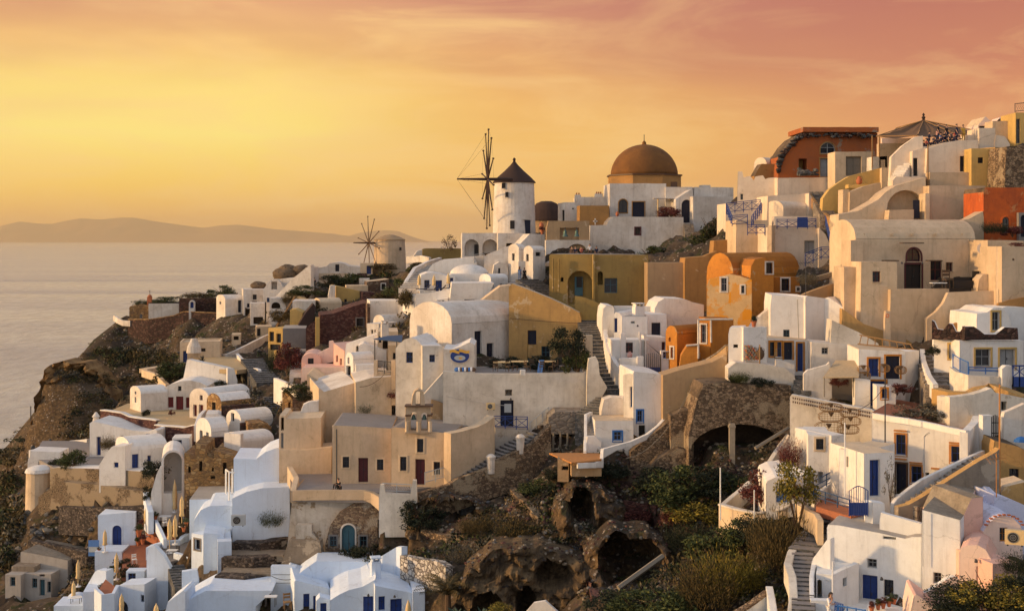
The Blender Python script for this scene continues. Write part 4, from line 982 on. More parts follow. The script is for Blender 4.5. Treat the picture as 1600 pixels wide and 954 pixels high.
P(t, [(32, 862), (34, 861), (106, 875)], 934, 123, -8, d=5, m='GL', rm='PT', jit=.04); BX(t, 8, 33, 897, 932, 120.4, -6, d=4, m='GL', F='w 16 901 24 915 t'); BX(t, 33, 80, 895, 932, 121, -6, d=3, m='GL', F='w 50 903 58 918 t;d 62 905 70 930 t;w 74 908 84 925 t;h 62 890 70 900 k'); BX(t, 18, 54, 884, 897, 121.6, -4, d=4, m='RU')
pole('thin dark post standing on the edge of the orange cliff', 48, 634, 654, 205, .1, 'iron', 'post', 'post')
# ================================================================== bottom left
t = T('white_house', 'low white house with an arched blue door beside the terracotta terrace', 'house')
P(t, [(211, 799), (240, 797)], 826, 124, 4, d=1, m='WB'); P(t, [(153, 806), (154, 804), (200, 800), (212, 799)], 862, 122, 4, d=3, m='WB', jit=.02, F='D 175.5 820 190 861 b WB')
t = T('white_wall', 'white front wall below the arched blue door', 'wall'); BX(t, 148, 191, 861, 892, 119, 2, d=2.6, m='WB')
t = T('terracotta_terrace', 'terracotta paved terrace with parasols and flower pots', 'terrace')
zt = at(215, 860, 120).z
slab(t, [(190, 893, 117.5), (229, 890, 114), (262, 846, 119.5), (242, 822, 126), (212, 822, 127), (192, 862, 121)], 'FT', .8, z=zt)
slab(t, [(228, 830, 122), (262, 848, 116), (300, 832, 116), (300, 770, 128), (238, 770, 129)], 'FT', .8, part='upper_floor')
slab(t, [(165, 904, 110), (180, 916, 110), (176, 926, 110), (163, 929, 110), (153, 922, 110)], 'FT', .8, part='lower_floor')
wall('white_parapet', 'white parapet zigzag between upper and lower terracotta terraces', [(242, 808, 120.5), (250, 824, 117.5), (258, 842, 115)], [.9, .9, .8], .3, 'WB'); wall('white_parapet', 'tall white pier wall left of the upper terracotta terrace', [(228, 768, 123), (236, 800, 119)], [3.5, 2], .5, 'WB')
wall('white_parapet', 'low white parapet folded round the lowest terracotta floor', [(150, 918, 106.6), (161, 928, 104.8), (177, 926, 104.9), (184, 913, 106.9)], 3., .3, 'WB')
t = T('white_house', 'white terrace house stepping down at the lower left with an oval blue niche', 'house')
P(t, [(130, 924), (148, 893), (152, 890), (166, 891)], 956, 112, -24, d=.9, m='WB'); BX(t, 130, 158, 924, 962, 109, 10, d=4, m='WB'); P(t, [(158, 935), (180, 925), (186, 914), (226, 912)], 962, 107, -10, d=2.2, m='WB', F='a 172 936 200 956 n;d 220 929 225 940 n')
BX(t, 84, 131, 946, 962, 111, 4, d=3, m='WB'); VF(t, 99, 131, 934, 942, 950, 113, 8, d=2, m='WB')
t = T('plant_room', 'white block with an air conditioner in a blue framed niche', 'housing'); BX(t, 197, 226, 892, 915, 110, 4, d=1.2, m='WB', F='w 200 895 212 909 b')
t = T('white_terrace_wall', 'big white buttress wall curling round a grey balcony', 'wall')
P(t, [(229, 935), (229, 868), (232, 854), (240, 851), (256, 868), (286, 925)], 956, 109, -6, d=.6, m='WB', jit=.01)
t = T('balcony', 'grey balcony floor behind the curled white wall', 'terrace'); slab(t, [(240, 872, 112.5), (262, 878, 111), (302, 868, 112), (300, 845, 119), (262, 850, 118), (240, 862, 115)], 'G', .5, z=at(262, 876, 111).z)
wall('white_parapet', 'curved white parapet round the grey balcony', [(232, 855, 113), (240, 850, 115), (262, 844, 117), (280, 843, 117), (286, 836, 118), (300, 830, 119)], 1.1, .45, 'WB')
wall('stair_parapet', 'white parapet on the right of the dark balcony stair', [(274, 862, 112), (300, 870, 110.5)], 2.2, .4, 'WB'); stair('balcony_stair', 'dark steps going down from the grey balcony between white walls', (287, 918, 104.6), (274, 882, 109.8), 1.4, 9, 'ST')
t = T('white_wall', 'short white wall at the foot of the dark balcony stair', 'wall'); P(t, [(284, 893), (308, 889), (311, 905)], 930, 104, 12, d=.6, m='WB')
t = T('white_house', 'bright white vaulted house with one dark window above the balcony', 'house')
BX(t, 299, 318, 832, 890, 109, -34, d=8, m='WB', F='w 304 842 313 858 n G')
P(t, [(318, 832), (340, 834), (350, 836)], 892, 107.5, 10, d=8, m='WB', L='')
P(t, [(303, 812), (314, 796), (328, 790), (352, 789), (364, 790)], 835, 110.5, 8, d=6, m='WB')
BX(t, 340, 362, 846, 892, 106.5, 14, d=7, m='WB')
t = T('white_house', 'white block with flat roof and white post pergola above upper terracotta terrace', 'house')
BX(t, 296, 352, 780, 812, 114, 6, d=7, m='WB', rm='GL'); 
pg = T('pergola', 'small white post pergola in front of the ochre ruin', 'pergola')
for x, y0, y1, YY in ((353, 733, 770, 116), (358, 737, 790, 113), (363, 732, 770, 116)): 
    _, q = pg.newpart('post'); q.tube([at(x, y1, YY), at(x, y0, YY)], .08, 'white', 6)
pg.part('beams').tube([at(353, 733, 116), at(358, 737, 113), at(367, 738, 113)], .07, 'white', 6)
t = T('white_house', 'large white stepped building with a blank wall and sloping annex roof', 'house')
P(t, [(365, 716), (400, 717), (414, 706), (430, 700), (452, 694)], 780, 113, 6, d=6, m='WB', jit=.02)
P(t, [(363, 778), (385, 768), (410, 762), (453, 760)], 830, 110, 8, d=5, m='WB', jit=.03)
aircon('grey air conditioner sitting on white roof beside the dry bush', 372, 822, 107, 4, 1.15)
for i, (z0, z1, xa, xb, YY) in enumerate(((845, 868, 366, 448, 109.5), (868, 900, 350, 442, 106.5), (896, 926, 340, 426, 103.5))):
    wall('stone_terrace', ('topmost', 'middle', 'lowest')[i]+' dark stone terrace step beside the plaster ruin', [(xa, z0, YY), ((xa+xb)/2, z0+1, YY-.4), (xb, z0-8+i*4, YY+1.2)], [(z1-z0)/F_*YY+.6]*3, 1.2, 'SK', gp=True)
    slab(THINGS[-1], [(xa+2, z0, YY+.2), (xb, z0, YY+.2), (xb+6, z0-10, YY+4), (xa+14, z0-12, YY+4)], 'PT', .5)
wall('stone_wall', 'dark stone wall under dry bristly bush', [(400, 772, 113), (420, 770, 113.5), (455, 772, 113)], 5, .6, 'SR')
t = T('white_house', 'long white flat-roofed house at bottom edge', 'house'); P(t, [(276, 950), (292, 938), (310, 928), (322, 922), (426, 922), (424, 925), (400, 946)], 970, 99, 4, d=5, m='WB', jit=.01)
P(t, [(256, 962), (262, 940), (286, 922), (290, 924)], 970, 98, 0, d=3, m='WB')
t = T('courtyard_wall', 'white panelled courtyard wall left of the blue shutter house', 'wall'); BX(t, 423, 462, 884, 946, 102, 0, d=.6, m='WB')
for yy in (897, 910): t.part('grooves').tube([at(425, yy, 101.9), at(461, yy, 101.9)], .02, 'iron', 4)
t = T('blue_shutter_house', 'white vaulted house with blue shutters at the bottom centre', 'house')
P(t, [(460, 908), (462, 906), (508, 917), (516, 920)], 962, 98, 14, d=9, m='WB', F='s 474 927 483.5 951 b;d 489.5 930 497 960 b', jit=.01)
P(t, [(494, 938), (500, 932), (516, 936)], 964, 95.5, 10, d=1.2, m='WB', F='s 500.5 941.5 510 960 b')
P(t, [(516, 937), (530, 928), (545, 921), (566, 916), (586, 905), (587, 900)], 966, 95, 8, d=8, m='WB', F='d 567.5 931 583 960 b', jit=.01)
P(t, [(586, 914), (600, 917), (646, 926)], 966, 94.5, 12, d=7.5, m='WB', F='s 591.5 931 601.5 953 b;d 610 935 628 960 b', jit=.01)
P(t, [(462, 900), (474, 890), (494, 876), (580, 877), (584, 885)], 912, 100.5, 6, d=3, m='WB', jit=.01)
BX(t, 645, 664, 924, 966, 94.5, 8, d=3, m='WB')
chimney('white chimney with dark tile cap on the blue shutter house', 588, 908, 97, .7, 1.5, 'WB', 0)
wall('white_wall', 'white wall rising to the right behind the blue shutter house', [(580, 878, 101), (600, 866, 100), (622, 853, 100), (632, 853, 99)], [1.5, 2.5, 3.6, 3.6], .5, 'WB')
wall('speckled_wall', 'whitewashed rubble wall with dark stones right of blue shutter house', [(630, 866, 99), (660, 872, 97), (690, 876, 95), (702, 884, 94)], [3.2, 2.6, 2.2, 1.6], .6, 'SW')
table('small white table in the panelled courtyard', 423, 946, 98, .95); chair('yellow-brown wooden armchair with cushion in the panelled courtyard', 449, 951, 97, 20, 'wood', 1.25)
umbrella('closed white parasol at the right end of the blue shutter house', 638, 938, 962, 91, None, 980)
# parasols
for a in ((164, 828, 851, 119, 'closed cream parasol beside the arched blue door', 862), (228, 793, 817, 121, 'closed cream parasol at the back of lower terracotta terrace', 838), (182, 864, 893, 114, 'closed cream parasol over the big plant pot', 905), (122, 875, 903, 116, 'upper closed parasol of the pair on the brown slope', 916), (115, 908, 932, 114, 'lower closed parasol of the pair, behind the white vault', 944), (190, 928, 956, 103, 'closed cream parasol in front of the oval blue niche', 966), (244, 943, 962, 99, 'closed parasol tip at the bottom edge before white roof', 975), (269, 743, 764, 126, 'short closed parasol behind the tallest one by the great arch', 776), (273, 750, 795, 121, 'tallest closed parasol with double tier on the upper terracotta terrace', 800), (288, 763, 779, 123, 'small closed parasol against dark stone wall', 792), (284, 775, 806, 118, 'closed parasol right of the tallest one', 822), (265, 811, 842, 113.5, 'left closed parasol of the pair by the curved parapet', 864), (273.5, 806, 838, 114.5, 'right closed parasol of the pair by the curved parapet', 850)):
    umbrella(a[4], a[0], a[1], a[2], a[3], pfoot=a[5])
for x, y, YY, s, mt, l in ((240, 800, 122, .6, 'lfr', 'red flowers in pot beneath the terrace pier'), (243, 812, 120, .6, 'lf', 'leafy pot at the foot of the white pier'), (221, 826, 121, .7, 'lfr', 'tall terracotta pot with red flowers at the terrace rail'), (217, 838, 120, .9, 'lf', 'biggest pot plant in the row along the terrace'), (216, 852, 118.5, .6, 'lf', 'pot in the row nearest the white bench'), (223, 850, 118, .7, 'lfr', 'bright red geranium in the terrace row'), (172, 903, 112, .8, 'lf', 'big terracotta pot with green bush by the lower parasol'), (160, 928, 109, .7, 'lfo', 'round planter on the lowest terracotta floor'), (155, 862, 119.5, .4, 'lfo', 'little pot on the wall by the arched blue door'), (291, 822, 116, .6, 'lfg', 'silver leaved pot near the curved parapet'), (287, 830, 115, .6, 'lfo', 'pot with pale flowers on curved parapet corner')):
    potted(l, x, y, YY, s*.72, mt)
for x, y, YY, l in ((210, 880, 114.5, 'white chair standing alone on terracotta floor'), (258, 822, 118, 'white chair under the parasols beside white table')): chair(l, x, y, YY, 30, 'white', .9)
table('white square table on upper terracotta terrace', 259, 818, 120, 1.1); table('round white table behind the white vault', 119, 945, 112, 1., 'white', .7, True); table('tall white table with black stool on grey balcony', 269, 872, 112.5, .9, 'white')
chair('black folding chair on the grey balcony', 276, 868, 113, -20, 'dark', .9); lounger('blue sunbed on upper terracotta terrace below the great arch', 262, 784, 126, 10)
rail('thin rail at the back of lower terracotta terrace', 'thin grey rail at the back of lower terracotta terrace', [(214, 824, 124), (216, 815, 126), (238, 812, 126)], 1., 'iron', 'h')
t = T('notice_board', 'blue and white painted board on slope left of the arched blue door', 'sign'); t.part('board').box(at(138, 868, 121), (1., 0, 0), (0, .05, 0), (0, 0, 1.5), 'sky'); t.part('board').box(at(138.5, 862, 120.9), (.9, 0, 0), (0, .03, 0), (0, 0, .5), 'ltgrey')
# ================================================================== centre: ruin, church, cafe
t = T('plaster_ruin', 'ruined building with flaking plaster and an arched doorway in a broken vault front', 'ruin')
P(t, [(449, 850), (455, 790), (458, 766), (520, 768), (560, 767), (600, 770), (632, 775), (640, 800), (636, 812)], 882, 105, 0, d=5, m='WR', rm='TN', jit=.05, F='h 590 811 604 842 k')
P(t, [(508, 850), (516, 820), (530, 800), (560, 782), (590, 785), (612, 806), (622, 846)], 882, 104.6, 0, d=.5, m='SQ', F='D 534 819 554.5 871 t W;w 515.5 837 526 853 t G;w 562 837 573 854 t G;h 590 811 604 842 k', jit=.06)
P(t, [(438, 884), (452, 842), (500, 845), (504, 884)], 890, 103.6, -4, d=1, m='RU', jit=.05)
P(t, [(462, 836), (463, 820), (487, 820), (487, 832), (502, 846)], 850, 103.8, 0, d=.8, m='WR')
t = T('courtyard', 'grey paved forecourt in front of the beige church', 'courtyard'); slab(t, [(455, 768, 105.5), (600, 770, 104.5), (700, 757, 106), (660, 745, 112), (520, 738, 115), (452, 732, 118)], 'FG', .8, z=at(560, 757, 107.5).z)
wall('forecourt_parapet', 'beige parapet along the front edge of the church forecourt', [(458, 766, 104.6), (510, 765, 104.4), (570, 765, 104.2), (582, 768, 104), (600, 778, 103)], [.8, .8, .8, .9, 1.2], .4, 'B')
wall('forecourt_parapet', 'beige stepped parapet at the left end of the forecourt', [(453, 728, 112), (463, 746, 108), (458, 766, 104.8)], [1.6, 1.4, 1.], .45, 'C')
t = T('church', 'beige flat-roofed church with two dark wooden doors', 'church')
yl = yaw2(522, 664, 612, 671, 108)
P(t, [(519, 666), (522, 664), (612, 669)], 754, 108, 2, d=8, m='B', rm='FG', flat=False, par=0, F='w 535.5 713 545.5 730 n C;d 560 715 575 753 R;w 589 717 599 734 n C')
P(t, [(611, 668), (618, 667), (705, 677)], 757, 107, -8, d=9, m='B', rm='FG', F='w 625 713 635 735 n C;w 651.5 685 661.5 706 n C;d 649 717 664 757 R;w 677.5 721 687.5 741 n C')
yr = 30
P(t, [(704.5, 677), (720, 674), (745, 667), (760, 660), (773, 650)], 757, 104.6, 38, d=1, m='B', rm='C')
slab(t, [(524, 665, 110), (700, 672, 108), (772, 655, 117), (765, 646, 128), (680, 640, 130), (560, 650, 124)], 'FG', .4, part='roof_deck', z=at(612, 672, 109.5).z+.1)
wall('roof_edge', None, [(522, 664.5, 110), (560, 646, 119)], .5, .35, 'C', t=t, part='roof_edge'); t.part('drainpipe').tube([at(526, 670, 107.8), at(526, 752, 107.8)], .06, 'iron', 6)
# belfry
b = T('belfry', 'beige bell gable with three arched openings on the church roof', 'belfry')
P(b, [(633.5, 638), (634, 634), (643, 633), (645, 618), (648, 611), (654, 607.5), (661, 611), (663, 618), (664, 633), (673, 636)], 673, 106.2, 6, d=1.1, m='B', jit=0, ext=.2, gp=False, F='o 642 643 651.5 672;o 658.5 644 668 672;o 649.5 611 657 633')
for x in (636, 653.5, 672): b.newpart('pilaster')[1].tube([at(x, 674, 105.8), at(x, 658, 105.8)], .16, 'C', 8)
for y_, xa, xb in ((634.5, 632, 676), (649, 633, 642), (649, 667, 675)): b.part('cornice').box(at(xa, y_+1, 105.9), ((xb-xa)/F_*106, 0, 0), (0, 1.3, 0), (0, 0, .1), 'brown')
for x, y_ in ((646.5, 650), (663, 650)):
    _, q = b.newpart('bell'); q.lathe(at(x, y_+5, 106.6), [(.22, 0), (.17, .12), (.12, .35), (.03, .42)], 'bell', 12)
t = T('roof_wall', 'ochre sloping wall behind the bell gable', 'wall'); P(t, [(674, 624), (682, 626), (710, 637), (745, 647), (772, 650)], 668, 113, 6, d=.5, m='TN', jit=.02)
t = T('rubble_wall', 'whitewashed rubble wall above the church roof', 'wall'); P(t, [(556, 636), (560, 633), (580, 626), (636, 628), (640, 640)], 660, 120, 4, d=2, m='SW', rm='W', jit=.06)
t = T('white_building', 'tall plain cream building with sloped roof left of the church', 'house')
P(t, [(498, 606), (499, 606), (506, 612), (556, 597)], 700, 118, 14, d=11, m='C', rm='W', L='', jit=.01); P(t, [(555.5, 597), (580, 590), (612, 588)], 640, 117, 10, d=9, m='C', rm='W', jit=.01)
t = T('white_building', 'low cream terrace building with narrow gate opening left of the church', 'house')
P(t, [(436, 652), (437, 648), (446, 649), (447, 654), (502, 652)], 702, 113, 4, d=5, m='C', rm='C', jit=.01, F='h 439 652 443.5 672 k;d 439 676 443 700 l'); P(t, [(469, 645), (474, 632), (482, 628), (498, 626)], 660, 117, 8, d=1, m='W'); P(t, [(436, 702), (470, 703), (518, 698)], 735, 112.5, 2, d=3, m='C', jit=.02)
P(T('garden_wall', 'blank beige wall between the terrace building and church door', 'wall'), [(466, 706), (476, 701), (519, 699)], 740, 113, 4, d=1, m='B')
for x, y, YY, l in ((530, 757.5, 105.2, 'person in black sitting on the church forecourt parapet'),): person(l, x, y+6, YY, -40, 'sit', 'clblack', 'clblack')
wall('stone_wall', 'low rough wall edging the stone stair right of the church', [(653, 770, 103.4), (700, 756, 104), (712, 747, 104.4), (765, 728, 105.4), (780, 716, 105.8), (830, 692, 106.8), (858, 662, 107.8)], [2.4, 2.4, 2.6, 2.6, 3., 3.6, 3.8], .6, 'SP', gp=True)
stair('stone_stair', 'grey stone stair rising beside the right wall of the church', (712, 745, 105.6), (838, 676, 109), 2.2, 18, 'ST', 'G')
for x, y, YY in ((767, 719, 105.2), (813, 688, 106.4)): t = T('gate_pier', 'rounded whitish pier '+('lower' if x < 800 else 'higher')+' on the stone stair wall', 'pier'); t.part('shaft').lathe(at(x, y+9, YY), [(.3, -.6), (.34, .5), (.42, .8), (.2, 1.0)], 'W', 10)
rail('metal railing at the church forecourt', 'grey iron railing on rubble wall outside the right church door', [(664, 755, 104.2), (697, 746, 105.5)], .9, 'ltgrey', 'v'); rail('iron lattice', 'white iron lattice between white piers before the church', [(598, 768, 103), (642, 770, 103)], .7, 'ltgrey', 'w')
t = T('white_pier', 'white pier with shoulder wall ending the iron lattice', 'pier'); P(t, [(592, 775), (594, 757), (600, 756), (602, 770), (641, 772), (645, 750), (651, 750), (652, 775)], 790, 102.6, 2, d=.5, m='WW')
# pink houses
t = T('pink_house', 'small pink vaulted house with one dark window', 'house'); VF(t, 471, 502, 552, 562, 578, 138, 6, d=6, m='P', F='w 481 559.5 490 571.5 n')
t = T('pink_house', 'pink side wall house with white chimney wall right of the small pink vault', 'house'); P(t, [(521, 535), (522, 536), (538, 548)], 578, 137, -40, d=5, m='P', F='w 525 555 528 565 k;w 531 560 534 570 k'); P(t, [(494, 553), (514, 543), (514, 533), (520, 532), (522, 536)], 565, 139, 4, d=.6, m='PL')
P(t, [(470, 596), (472, 574), (540, 574)], 596, 134, 3, d=4, m='PL', rm='P')
t = T('cream_house', 'cream house with broad pale roof below the pink houses', 'house'); P(t, [(480, 585), (482, 584), (500, 596), (520, 596), (540, 586)], 625, 127, 4, d=7, m='BK', rm='C', jit=.01)
wall('white_wall', 'white wall beside village stair with red bougainvillea', [(430, 590, 136), (452, 598, 131)], 2.6, .35, 'WC'); wall('white_wall', 'small white wall with slit window right of the village stair', [(454, 600, 130), (466, 600, 129)], 2.4, .35, 'WC')
stair('side_stair', 'narrow pale steps climbing behind the bougainvillea', (464, 585, 138), (468, 560, 146), 1.6, 12, 'W', 'GL')
t = T('ochre_house', 'narrow ochre stone wall with door beside village stair', 'wall'); P(t, [(441, 612), (443, 610), (452, 618), (458, 625)], 655, 128, -24, d=.6, m='SO', F='h 450 628 454 645 k'); P(t, [(457, 624), (492, 622)], 648, 126, 6, d=2, m='S')
# white cluster left of cafe
t = T('white_house', 'white stepped gable house below the dark red stone house', 'house'); P(t, [(538, 560), (541, 536), (575, 526), (590, 522), (592, 548)], 590, 132, -6, d=7, m='WC', F='m 556 540 561 549 k')
VR(t, 540, 552, 584, 551, 562, 588, 126, 40, dm=3.4, m='WC', L='w 543 558 546 568 k;w 541 571 548 586 k', rm='WC')
BX(t, 556, 590, 570, 592, 125, 10, d=5, m='WC'); P(t, [(560, 540), (568, 536), (584, 541), (604, 548)], 575, 129, 6, d=5, m='WC')
t = T('white_house', 'white upper block of the cafe with chimney and small windows', 'house'); BX(t, 590, 622, 518, 560, 130, 6, d=6, m='C', F='w 592 525 596 535 k;h 598 532 606 545 k'); BX(t, 606, 640, 540, 590, 124, 4, d=4, m='C', F='w 614 551 620 561 n')
chimney('pointed white chimney above the dark awning', 602, 520, 127, .7, .9, 'W')
aw = T('awning', 'dark blue awning on iron posts over the cafe balcony', 'awning'); A_, B_, C_, D_ = at(584, 529, 121), at(628, 533, 120), at(629, 523, 124), at(606, 524, 126)
aw.part('canopy').add([A_, B_, C_, D_]+[v-Vector((0, 0, .08)) for v in (A_, B_, C_, D_)], [(0, 1, 2, 3), (4, 5, 6, 7), (0, 1, 5, 4), (1, 2, 6, 5), (2, 3, 7, 6), (3, 0, 4, 7)], 'tarp')
for q_, y_ in ((585.5, 563), (620, 562)): 
    _, pm_ = aw.newpart('post'); pm_.tube([at(q_, y_, 120.5), at(q_, 531, 120.5)], .06, 'iron', 6)
rail('balcony rail', 'ornate dark iron railing between white piers on the cafe balcony', [(590, 581, 119), (611, 583, 118)], 1.05, 'iron', 'w')
t = T('balcony', 'white piers and floor of the small cafe balcony', 'balcony'); BX(t, 584, 590, 563, 588, 118.5, 4, d=.5, m='C'); BX(t, 611, 618, 563, 590, 117.5, 4, d=.5, m='C'); BX(t, 584, 618, 582, 592, 118.6, 4, d=2, m='C')
# cafe
t = T('cafe_house', 'white cafe house with painted oval emblem and two blue windows', 'house')
P(t, [(618, 545), (621, 540), (632, 530), (642, 527), (650, 530), (660, 540)], 640, 116, -10, d=6, m='WW', rm='WC', F='w 634.5 550 645 566.5 b', jit=.01)
P(t, [(660, 540), (690, 540), (694, 545)], 640, 114.6, 10, d=6, m='WW', rm='WC', F='w 671 554 679.5 565.5 b', jit=.01)
P(t, [(693, 545), (706, 546), (720, 541), (734, 534), (742, 539)], 640, 114.2, 0, d=5.4, m='W', rm='WC', jit=0)
# emblem: flattened ring with a gold band and pale eye
em = T('cafe_emblem', 'blue and yellow oval emblem painted on the cafe wall', 'sign'); c = at(718.5, 555, 113.9)
def disc(mb, c, rx, rz, q, m, n=24, z0=None, cut=None):
    V = [c+Vector((rx*math.cos(2*math.pi*k/n), -q, rz*math.sin(2*math.pi*k/n))) for k in range(n)]
    if cut is not None: V = [Vector((v.x, v.y, min(v.z, c.z+cut))) for v in V]
    mb.add(V, [tuple(range(n))], m)
disc(em.part('ring'), c-Vector((0, 0, .05)), .84, .6, .03, 'blue'); disc(em.part('inner'), c-Vector((.0, 0, .22)), .5, .24, .036, 'ltgrey'); disc(em.part('inner'), c-Vector((-.05, 0, .24)), .16, .09, .042, 'yel')
g = em.part('band')
for k, (x0_, z_, w_) in enumerate(((-.9, .22, .86), (-.06, .24, .92))):
    lo = [c+Vector((x0_+w_*i/8, -.05, z_+.07*math.sin(i/8*5+k))) for i in range(9)]; g.add(lo+[v+Vector((0, 0, .24)) for v in reversed(lo)], [tuple(range(18))], 'yel')
t = T('cafe_vault', 'large white barrel vault behind the cafe terrace', 'house')
VR(t, 640, 706, 816, 473, 506, 540, 124, 42, dm=9, m='W', rm='W', F='d 741.5 517 752.5 575 n;d 760.5 536 771 576 n;')
t = T('ochre_wall', 'tall ochre plaster wall with rounded coping sloping beside the long stair', 'wall')
P(t, [(795, 448), (800, 443), (820, 450), (860, 466), (890, 480), (905, 488), (908, 500)], 580, 128, -8, d=1.3, m='YD', rm='BK', F='d 824.5 516 838 558 n;d 824 538 838 566 t;w 846 541 859 562 t;w 872 542 884 560 t', jit=.02)
P(T('ochre_wall', 'narrow cream end wall joining the ochre wall and the white vault', 'wall'), [(752, 470), (770, 456), (782, 447), (800, 445)], 520, 131, 4, d=3, m='C')
t = T('cafe_terrace', 'cafe terrace floor behind the long white wall', 'terrace'); slab(t, [(696, 583, 112), (920, 583, 111.5), (912, 570, 120), (760, 572, 121), (700, 574, 118)], 'FG', .5, z=at(800, 586, 112).z)
t = T('cafe_terrace_wall', 'long whitewashed wall below the cafe terrace with small blue door', 'wall')
P(t, [(692, 580), (750, 583.5), (800, 584), (860, 583), (912, 581.5), (918, 578)], 680, 111.5, 3, d=.6, m='WW', jit=.01, F='h 789.5 608.5 800 618 brown;d 782 625 802.5 667 n')
P(t, [(917, 600), (918, 577), (920, 560), (931, 557), (935, 565), (937, 585), (949, 605), (936, 628), (928, 640)], 660, 111.2, 3, d=.7, m='WW', jit=.02)
P(t, [(657, 628), (660, 618), (694, 580)], 650, 113.5, 8, d=.5, m='WW')
P(t, [(912, 556), (913, 524), (926, 523.5), (926, 556)], 585, 113.5, 3, d=.7, m='C'); 
t.part('door_light').box(at(788, 644, 111.2), (.6, 0, 0), (0, .02, 0), (0, 0, .75), 'ltgrey')
aircon('small cream air conditioner beside the blue cafe wall door', 767, 641, 110.8, 3, .75, 'cream')
rail('blue rail', 'dark blue cross railing in front of the small blue cafe wall door', [(772, 668, 109.9), (824, 669, 109.9)], 1., 'blue', 'x')
rail('grey rail', 'thin grey stair rail climbing right of the blue cross railing', [(828, 676, 110), (857, 652, 112)], .9, 'ltgrey', 'v')
t = T('landing', 'landing with patchy plaster base under the dark blue railing', 'landing'); P(t, [(774, 669), (826, 671)], 697, 109.8, 3, d=1.8, m='WR', rm='FG')
t = T('block_wall', 'grey cement block wall on posts above a dark undercroft', 'wall'); P(t, [(857, 652), (868, 643), (910, 643)], 678, 109, 2, d=3, m='SB', jit=.01, ext=0, gp=False)
for x in (864, 875, 886, 901, 910): 
    _, q = t.newpart('post'); q.tube([at(x, 705, 109), at(x+1, 676, 109)], .1, 'woodg', 6)
t.part('sill').box(at(862, 703, 108.9), (2.8, 0, 0), (0, .3, 0), (0, 0, .15), 'woodg'); BX(t, 858, 912, 678, 706, 111.6, 2, d=.4, m='CV', gp=False, ext=1.5)
# cafe furniture
for x, y, l in ((784, 578, 'long cafe table left of the white parapet block'), (812, 577, 'second cafe table beside the white parapet block'), (855, 577, 'cafe table behind the blue board')): table(l, x, y, 113.5, 1.5, 'cream', .7)
for i, (x, y, YY) in enumerate(((774, 580, 113), (795, 580, 113), (805, 579, 114), (824, 580, 113), (832, 577, 116), (846, 580, 113), (862, 580, 113), (868, 578, 115), (880, 580, 113.5))):
    chair('wooden cafe chair on the terrace, '+('first', 'second', 'third', 'fourth', 'fifth', 'sixth', 'seventh', 'eighth', 'last')[i]+' counted from the vault door', x, y, YY, 40*i, 'woodd', 1., 'chairs on the cafe terrace')
t = T('menu_board', 'blue board leaning on the cafe terrace', 'board'); q = at(839, 583, 112.8); t.part('panel').box(q, (.45, 0, .0), (0, .06, 0), (.2, .3, 1.15), 'sky')
t = T('cushions', 'blue cushions and cafe things heaped at the wall below the emblem', 'cushions'); 
for i in range(9): t.part('pile').lathe(at(714+i*3.2, 580, 112.2), [(.15, 0), (.25, .1), (.22, .28), (.05, .36)], ('blueb', 'clwhite', 'clbrown')[i % 3], 8)
t = T('cafe_counter', 'white cafe counter with bottles by the vault door', 'counter'); BX(t, 771, 798, 565, 580, 118, 3, d=1, m='C', gp=False, ext=.2)
t = T('parapet_block', 'square white block on the cafe terrace wall', 'block'); BX(t, 813, 821, 578, 586, 111.2, 3, d=.5, m='WC', ext=0, gp=False)
# long stair
stair('long_stair', 'long pale stone stair climbing between the cafe and the yellow house', (962, 613, 111.8), (929, 520, 123), 2.3, 16, 'ST', 'PT'); stair('long_stair', 'middle flight of the long stair beside the olive parapet', (929, 520, 123), (914, 490, 131), 2.4, 9, 'ST', 'PT'); stair('long_stair', 'upper flight of the long stair under the ochre coping', (914, 492, 132), (822, 436, 150), 2.6, 22, 'ST', 'SB'); stair('long_stair', 'lowest flight of the long stair turning left below the cafe wall', (918, 650, 107.4), (958, 617, 111.4), 2.4, 9, 'ST', 'PT')
# ================================================================== windmill hill
t = T('windmill', 'tall white windmill with conical thatched cap and bare spoked sail wheel', 'windmill')
YW = 176.; c = at(803.5, 382, YW+2.9); k = (HY-284)/F_*YW
w = t.part('tower'); w.lathe(Vector((c.x, c.y, -1.4)), [(3.05, 0), (2.98, 3), (2.86, 6.5), (2.78, k+1.45)], 'W', 40)
r_ = t.part('cap'); zc = at(0, 284, YW).z; r_.lathe(Vector((c.x, c.y, zc-.05)), [(2.98, 0), (3.0, .12), (2.3, .85), (1.3, 1.75), (.55, 2.5), (.2, 2.95), (.16, 3.2), (.24, 3.28), (.12, 3.5), (0, 3.55)], 'thatch', 40)
for x0, y0, x1, y1 in ((784, 285.5, 789.5, 294), (789.5, 300, 794.5, 308), (797, 344.5, 804, 357.5)):
    i, q = t.newpart('window'); a, b = at(x0, y1, YW+.02), at(x1, y0, YW+.02); sh = abs((x0+x1)/2-803)/31; off = 2.9*(1-math.sqrt(max(0, 1-sh*sh)))
    q.box(a+Vector((0, off-.2, 0)), (b.x-a.x, 0, 0), (0, .45, 0), (0, 0, b.z-a.z), 'dark'); 
    _, f = t.newpart('frame', i); f.box(a+Vector((-.06, off-.24, -.08)), (b.x-a.x+.12, 0, 0), (0, .2, 0), (0, 0, .08), 'W')
i, q = t.newpart('door'); a = at(818, 366, YW+.3); q.box(a, (.95, .12, 0), (-.1, .4, 0), (0, 0, 1.95), 'navy'); _, q = t.newpart('hood'); q.box(a+Vector((-.1, -.25, 2.0)), (1.1, .12, 0), (-.1, .5, 0), (0, 0, .1), 'W')
hub = at(762, 280, 172.5); mill_wheel(t, hub, (-.99, -.135, 0), 6.7, 12, 'thatch', tail=3.4, thick=.13)
t = T('arcade_house', 'white flat-roofed house with two round arches beneath the windmill', 'house')
